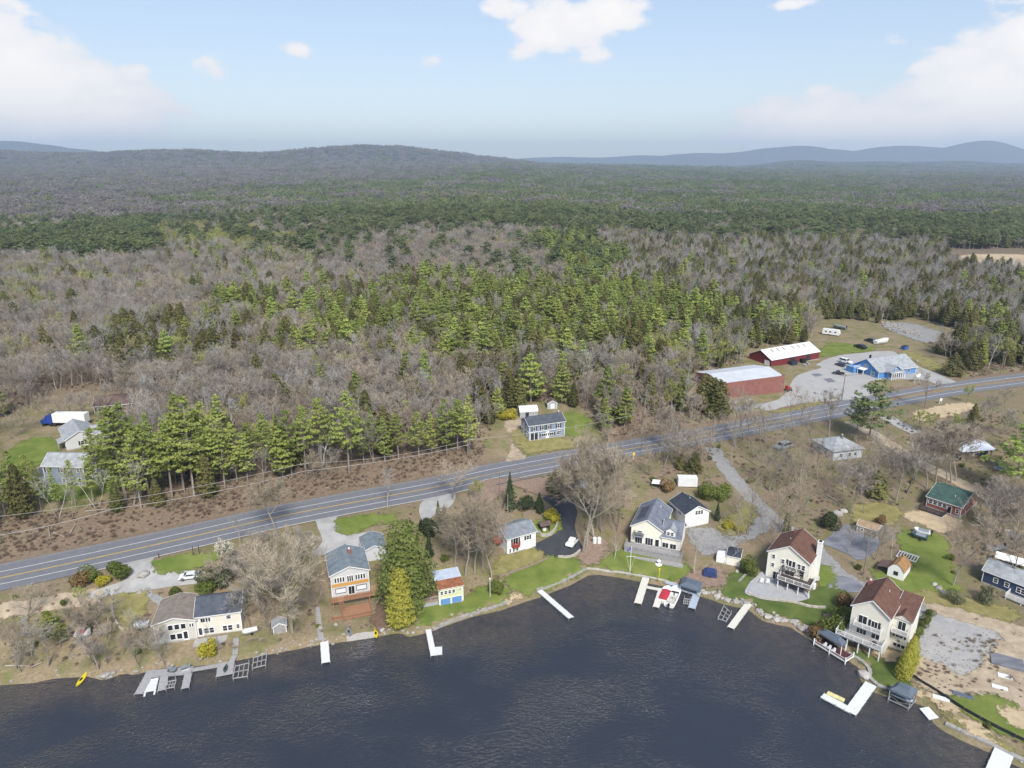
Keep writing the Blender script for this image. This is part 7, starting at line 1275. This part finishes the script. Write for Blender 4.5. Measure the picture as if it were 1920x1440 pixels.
# ---------------------------------------------------------------- poles, wires, signs
def pole(label,bx,by,ty,arm=True,light=False):
    b=gp(bx,by); h=top_h(b,ty); o=thing('utility_pole',label,'utility pole',b,.4); m=MB(); m.tube([(0,0,-.5),(0,0,h)],[.17,.11],8); ob('shaft',m.mesh('shaft',M('wood_pole')),o)
    if arm: m=MB(); m.box(-1.1,1.1,-.06,.06,h-.7,h-.55); ob('crossarm',m.mesh('crossarm',M('wood_pole')),o); [ob('insulator',(lambda q:(q.tube([(x,0,h-.55),(x,0,h-.32)],.06,6),q)[1])(MB()).mesh('insulator',M('white_trim')),o) for x in (-1,0,1)]
    if light: m=MB(); m.tube([(0,-.3,h-1.8),(0,-.3,h-1.1)],.22,8); ob('transformer',m.mesh('transformer',M('metal_grey')),o)
    return Vector((b[0],b[1],b[2]+h-.4))
p0=pole('wooden power pole among roadside pines left of the colonial',881,868,822,True,True); p1=pole('power pole with transformer in the pine row above the mid road',575,912,866,True,True); p2=pole('tall power pole in front of the gravel car park',1578,752,702); p3=pole('pale power pole with crossarm in trees right of the colonial',1258,795,758); p4=pole('power pole at the far right beyond the blue shop',1876,700,658); p5=pole('bare wooden pole on the grass above the barn-roofed shed',1619,1076,1017,False); p6=pole('thin pole at the road verge above the white house',937,942,887,False); p7=pole('thin dark pole behind the stout evergreen',1063,900,866,False)
pole('pole behind the narrow dark spruce',952,968,926,False)
def wire(label,pts,sag=1.2,r=.05,mt='wire_pale',group='power lines along the road'):
    m=MB(); Q=[]
    for a,b in zip(pts[:-1],pts[1:]):
        for i in range(9): t=i/8; Q.append(a.lerp(b,t)-Vector((0,0,sag*4*t*(1-t))))
    c=Q[0].copy(); m.tube([q-c for q in Q],r,4); thing('power_line',label,'power line',tuple(c),0,group,m.mesh('power_line',M(mt)))
q=[Vector(gp(-60,1040)),Vector(gp(215,985))]; q[0].z+=3.5; q[1].z+=4.2
wire('pale cable strung along the bank beyond the road',[q[0],q[1],p1-Vector((0,0,2.2)),p0-Vector((0,0,1.5))],.8,.075,group=None)
wire('upper power line between the poles beyond the road',[q[0]+Vector((0,4,3)),p1,p0,p3],1.5,.05); wire('power line from the right hand pole over the shop road',[p2,p4],1.5,.05,'wire')
def sign(label,bx,by,ty,w,h,mt,name='sign',posts=2,rz=.4):
    b=gp(bx,by); H_=top_h(b,ty); o=thing(name,label,'sign',b,rz); m=MB(); m.box(-w/2,w/2,-.05,.05,H_-h,H_); ob('board',m.mesh('board',M(mt)),o); [ob('post',(lambda q:(q.box(x-.06,x+.06,.055,.17,-.3,H_-.1),q)[1])(MB()).mesh('post',M('white_trim')),o) for x in ((-w/2+.1,w/2-.1) if posts==2 else (0,))]
sign('large white sign board on posts before the blue shop',1719,718,701,2.6,1.3,'sign_white'); sign('small white folding sign at the road opposite the shop',1763,757,747,1.2,.9,'sign_white','folding_sign'); sign('yellow diamond road sign at the near road edge',1188,861,849,.8,.8,'sign_yellow','road_sign',1)
for bx,by,ty,l in ((298,1046,1036,'dark post at the mouth of the concrete driveway'),(363,1042,1024,'left dark post on the road verge by the blossom tree'),(374,1040,1022,'right dark post on the road verge by the blossom tree')):
    b=gp(bx,by); m=MB(); m.tube([(0,0,-.3),(0,0,top_h(b,ty))],.07,6); thing('post',l,'post',b,0,None,m.mesh('post',M('black_trim')))
P=wline([(930,912),(980,902),(1030,893),(1090,882)],None,2.0); o=thing('guard_rail','low guard rail along the near road edge above the brown bed','guard rail',(P[0][0],P[0][1],0)); m=MB()
for a,b in zip(P[:-1],P[1:]): m.beam((a[0]-P[0][0],a[1]-P[0][1],gz(*a)+.65),(b[0]-P[0][0],b[1]-P[0][1],gz(*b)+.65),.06,.28)
ob('rail',m.mesh('rail',M('metal_grey')),o); [ob('post',(lambda q:(q.box(a[0]-P[0][0]-.07,a[0]-P[0][0]+.07,a[1]-P[0][1]-.2,a[1]-P[0][1]-.06,gz(*a)-.3,gz(*a)+.75),q)[1])(MB()).mesh('post',M('wood_pole')),o) for a in P[::2]]
# flag pole, lamps, garden things
b=gp(1181,1074); h=top_h(b,1024); o=thing('flagpole','white flagpole with crossarm and limp flag on the lawn edge','flagpole',b); m=MB(); m.tube([(0,0,0),(0,0,h)],.06,6); ob('pole',m.mesh('pole',M('white_trim')),o); m=MB(); m.beam((-1,0,h*.62),(1,0,h*.62),.07); m.beam((-.95,0,h*.62),(0,0,h*.05),.03); m.beam((.95,0,h*.62),(0,0,h*.05),.03); ob('crossarm',m.mesh('crossarm',M('white_trim')),o); m=MB(); V=[(-.02-.22*i,.08*math.sin(i*1.4),h-.15-z-.12*i) for z in (0,.8) for i in range(5)]; m.add(V,[(i,i+1,i+6,i+5) for i in range(4)]); ob('flag',m.mesh('flag',M('flag_blue')),o)
for bx,by,ty,l in ((919,1120,1086,'white lamp post on the shore lawn right of the cottage'),(1235,1092,1068,'yellow marker post at the root of the U-shaped dock')):
    b=gp(bx,by); h=top_h(b,ty); o=thing('lamp_post' if bx<1000 else 'marker_post',l,'post',b); m=MB(); m.tube([(0,0,0),(0,0,h)],.06,6); ob('pole',m.mesh('pole',M('white_trim' if bx<1000 else 'sign_yellow')),o); m=MB(); m.ico((0,0,h+.12),.2,.2,.26,1); ob('lamp',m.mesh('lamp',M('white_trim' if bx<1000 else 'sign_yellow')),o)
b=gp(1235,1059); o=thing('fountain','small white tiered fountain on the lawn before the grey deck','fountain',b); m=MB(); m.tube([(0,0,0),(0,0,.2),(0,0,.25),(0,0,.8),(0,0,.85),(0,0,1.0)],[.8,.8,.15,.12,.45,.5],10); ob('bowl',m.mesh('bowl',M('white_siding')),o); m=MB(); m.ico((0,0,1.25),.18,.18,.3,1); ob('finial',m.mesh('finial',M('white_siding')),o)
b=gp(1119,1019); [thing('water_tank',l,'tank',(b[0]+dx,b[1],b[2]),0,None,(lambda q:(q.tube([(0,0,0),(0,0,1.5),(0,0,1.75)],[.5,.5,.2],10),q)[1])(MB()).mesh('water_tank',M('propane'))) for dx,l in ((-.55,'left of two white upright tanks on the bark bed'),(.55,'right of two white upright tanks on the bark bed'))]
b=gp(1525,1104); m=MB(); m.tube([(0,0,0),(0,0,.1),(0,0,1.3),(0,0,1.6)],[.3,.45,.45,.15],10); thing('propane_tank','white propane tank beside the stair of the cream house','tank',b,0,None,m.mesh('propane_tank',M('propane')))
b=gp(1331,1080); o=thing('covered_trailer','navy blue tarp covered load on the brown bark bed','trailer',b,-.3); m=MB(); m.prism([(-1.5,.2),(1.5,.2),(1.4,1.2),(.8,1.6),(-.8,1.6),(-1.4,1.2)],-.9,.9,'y'); ob('tarp',m.mesh('tarp',M('navy_tarp')),o); [ob('wheel',(lambda q:(q.tube([(0,y,.25),(0,y+.12,.25)],.27,10),q)[1])(MB()).mesh('wheel',M('rubber')),o) for y in (-.98,.86)]
b=gp(1072,1022); o=thing('work_trailer','white utility trailer with ladders at the end of the black driveway','trailer',b,1.1); m=MB(); m.box(-1.8,1.8,-.9,.9,.5,.65); m.box(-1.8,1.8,-.95,-.9,.65,1.1); m.box(-1.8,1.8,.9,.95,.65,1.1); m.box(-.5,.9,-.7,.7,.65,1.7); ob('body',m.mesh('body',M('gelcoat_white')),o); [ob('wheel',(lambda q:(q.tube([(0,y,.3),(0,y+.14,.3)],.32,10),q)[1])(MB()).mesh('wheel',M('rubber')),o) for y in (-1.05,.92)]
P=[Vector(gp(*p)) for p in ((1679,1046),(1717,1058),(1723,1047),(1686,1035))]; c=sum(P,Vector())/4; c.z+=.35; o=thing('ladder_rack','stacked white dock frame with rungs lying on the lawn','dock frame',tuple(c)); P=[p-c for p in P]; P=[Vector((p.x,p.y,.1)) for p in P]; m=MB(); m.beam(P[0],P[1],.15,.3); m.beam(P[3],P[2],.15,.3); ob('side_rail',m.mesh('side_rail',M('dock_white')),o); [ob('rung',(lambda q:(q.beam(P[0].lerp(P[1],f),P[3].lerp(P[2],f),.14),q)[1])(MB()).mesh('rung',M('dock_white')),o) for f in np.linspace(.03,.97,8)]
P=wline([(1703,1266),(1730,1284),(1765,1304),(1800,1330),(1850,1358),(1890,1378),(1940,1402)],None,2.4); o=thing('silt_fence','black silt fence winding between sand and lawn at lower right','fence',(P[0][0],P[0][1],0))
for a,b in zip(P[:-1],P[1:]): m=MB(); za,zb=gz(*a),gz(*b); x,y=P[0]; m.slab([(a[0]-x,a[1]-y,za-.1),(b[0]-x,b[1]-y,zb-.1),(b[0]-x,b[1]-y+.12,zb+.75),(a[0]-x,a[1]-y+.12,za+.75)],.03); ob('panel',m.mesh('panel',M('silt_fence')),o); q=MB(); q.box(a[0]-x-.04,a[0]-x+.04,a[1]-y+.1,a[1]-y+.18,za-.2,za+.95); ob('stake',q.mesh('stake',M('wood_pole')),o)
# stone steps down to the left dock
o=thing('garden_steps','flight of narrow timber steps down to the short dock','steps',gp(594,1140)); c=Vector(o.location)
for f in np.linspace(0,1,17): q=Vector(gp(594+8*f,1140+58*f))-c; m=MB(); m.box(-.55,.55,-.18,.18,-.1,.14); ob('step',m.mesh('step',M('dock_grey')),o,tuple(q),.25)
o=thing('boardwalk_stairs','steep grey timber stair down to the swim platform','steps',gp(444,1200)); c=Vector(o.location)
for f in np.linspace(0,1,12): q=Vector(gp(443-2*f,1198+28*f))-c; m=MB(); m.box(-.5,.5,-.14,.14,-.05,.12); ob('step',m.mesh('step',M('dock_grey')),o,tuple(q),.2)
# building site at lower right
for bx,by,w,d,mt,l in ((1888,1243,5.2,3.6,'worn_blacktop','dark concrete pad on the bare ground at the right edge'),(1884,1270,2.2,1.2,'dock_white','white board lying by the dark pad'),(1874,1291,2.4,1.0,'dock_white','white folded sheet on the bare ground'),(1764,1311,2.6,1.0,'dock_white','white board on the small beach'),(1805,1305,3.2,1.0,'canopy_blue','dark rolled cover on the lawn beside the bare earth')):
    b=gp(bx,by); m=MB(); m.box(-w/2,w/2,-d/2,d/2,-.4,.4 if w>5 else .3); thing('concrete_pad' if w>5 else 'board',l,'pad' if w>5 else 'board',b,-.5,None,m.mesh('pad',M(mt)))
# fallen timber on the bank and rock heap behind the lot
for i,(x0,y0,x1,y1) in enumerate(((100,1000,122,1010),(160,960,230,955),(395,912,450,915),(130,1005,142,985),(60,1010,80,992),(90,985,96,1018),(200,965,215,950),(35,1170,70,1150),(10,1250,60,1252),(60,1252,80,1245),(85,1202,135,1185),(1400,860,1420,875),(1550,930,1575,945))):
    a=Vector(gp(x0,y0,.2)); b=Vector(gp(x1,y1,.3)); m=MB(); m.tube([Vector((0,0,0)),(b-a)*.5+Vector((0,0,.1)),b-a],[.16,.13,.06],6); thing('fallen_log','pale fallen trunk lying in the brush and leaf litter','log',tuple(a),0,'fallen trunks on the slopes',m.mesh('fallen_log',M('pale_bark')))
m=MB(); rs=np.random.default_rng(3)
f=rs.uniform(size=260); Q=G(1655+70*f+rs.normal(size=260)*4,607+20*f+rs.normal(size=260)*3); Q=np.column_stack([Q,T(Q[:,0],Q[:,1])])
for b in Q: r=rs.uniform(.4,1.1); m.ico((b[0],b[1],b[2]+r*.3),r,r*.8,r*.6,1,.2)
o=structure('rock_heap',m.mesh('rock_heap',M('stone_grey')),'stuff'); o['label']='heap of pale rocks at the back of the gravel clearing'; o['category']='rocks'
for i,(bx,by) in enumerate(((1508,685),(1515,683),(1380,755),(1405,752),(1500,745),(1530,738),(1550,735),(1568,731),(1690,668),(1705,672),(1720,678))):
    b=gp(bx,by); m=MB(); [m.box(-.9+.05*k,.9-.03*k,-.5,.5,.18*k,.18*k+.14) for k in range(3)]; thing('timber_pile','low pile of boards at the edge of the gravel lot','boards',b,random.uniform(0,3),'board piles round the gravel lot',m.mesh('timber_pile',M('dock_grey')))
# low growth on the lots: stuff
x,y,rs=candidates(88,235,1.5,99); dr=seg_dist(x,y,ROADC); ds=seg_dist(x,y,SHORE); ok=~inside(x,y,_NORTH)&~inside(x,y,_LAKE)&(dr>7.5)&(ds>1.5); px,py=proj(x,y,T(x,y)); ok&=(px>-60)&(px<1990)
KEEP=[np.array(p,float) for n_,p,mm in LAWNS]+[np.array(p,float) for p in ([(140,1130),(180,1080),(240,1040),(400,1060),(385,1100),(260,1115)],[(280,1130),(460,1095),(470,1200),(290,1225)],[(585,1040),(595,970),(640,965),(740,1010),(720,1060),(712,1170),(610,1170)],[(785,970),(790,930),(860,925),(850,960)],[(790,1050),(880,1060),(880,1150),(790,1160)],[(920,960),(1030,960),(1030,1050),(930,1060)],[(1015,925),(1095,925),(1095,1050),(1000,1050)],[(1170,920),(1345,920),(1420,960),(1420,1060),(1280,1075),(1170,1040)],[(1325,830),(1370,870),(1450,970),(1540,1020),(1640,1105),(1700,1110),(1700,1250),(1570,1230),(1400,1120),(1420,1020),(1370,920)],[(1545,980),(1660,980),(1660,1060),(1545,1045)],[(1660,955),(1820,920),(1830,1000),(1680,1000)],[(1640,1040),(1740,1030),(1740,1100),(1640,1100)],[(1690,1110),(2000,1160),(2000,1260),(1700,1260)],[(1830,1040),(2000,1060),(2000,1170),(1830,1130)],[(1500,790),(1640,790),(1620,880),(1500,870)],[(1580,780),(1640,800),(1900,945),(1900,970),(1830,945),(1590,800)])]
for P_ in KEEP: ok&=~inside(px,py,P_)
ok&=rs.uniform(size=x.size)<.35+.35*vnoise(x,y,9,41); x,y=x[ok],y[ok]
FB=[FORMS['brush'][1][2],FORMS['brush'][0][2],FORMS['brush'][1][2],FORMS['shrub'][0][2]]
o=scatter('low_brush',np.stack([x,y,T(x,y)-.05],1),FB,rng.choice(4,x.size,p=[.45,.2,.3,.05]),rng.uniform(0,6.28,x.size),rng.uniform(.2,.6,x.size)); o['label']='dry tan brush and weeds over the lake side lots'; o['category']='undergrowth'

rs=np.random.default_rng(61); Q=[]
for cx_,cy_,sx_,sy_,n_ in ((1838,1205,22,8,34),(1800,1200,30,14,14),(1745,1262,25,10,40),(1860,1235,12,16,24),(1800,1285,30,8,26),(1900,1275,20,18,22)): Q.append(np.stack([cx_+rs.normal(size=n_)*sx_,cy_+rs.normal(size=n_)*sy_],1))
Q=np.concatenate(Q); Q=G(Q[:,0],Q[:,1]); Q=np.column_stack([Q,T(Q[:,0],Q[:,1])]); Q=Q[Q[:,2]>.5]; o=scatter('brush_litter',Q+np.array([0,0,.1]),[FORMS['brush'][0][2],FORMS['brush'][1][2]],rs.integers(0,2,len(Q)),rs.uniform(0,6.28,len(Q)),rs.uniform(.12,.4,len(Q))); o['label']='torn up roots and brush strewn over the gravel and bare earth'; o['category']='debris'
m=MB()
Q=G(rs.uniform(1705,1925,420),rs.uniform(1185,1300,420)); Q=np.column_stack([Q,T(Q[:,0],Q[:,1])])
for b in Q:
    r=rs.uniform(.05,.22)
    if b[2]>.6: m.ico((b[0],b[1],b[2]+.1),r,r*rs.uniform(.7,1.2),r*.7,1,.2)
o=structure('rubble',m.mesh('rubble',M('stone_grey')),'stuff'); o['label']='loose stones scattered over the gravel lot and bare earth'; o['category']='stones'

# ---------------------------------------------------------------- air
m=bpy.data.materials.new('haze'); m.use_nodes=True; t=m.node_tree; t.nodes.remove(t.nodes['Principled BSDF']); pv=t.nodes.new('ShaderNodeVolumePrincipled'); pv.inputs['Color'].default_value=(.62,.79,1,1); pv.inputs['Density'].default_value=HAZE; pv.inputs['Anisotropy'].default_value=.1
t.links.new(pv.outputs[0],t.nodes['Material Output'].inputs['Volume']); q=MB(); q.box(-16500,16500,-1300,16500,-10.5,520); o=ob('haze',q.mesh('haze',m)); o['kind']='stuff'; o['label']='thin bluish air between the camera and the far hills'; o['category']='haze'
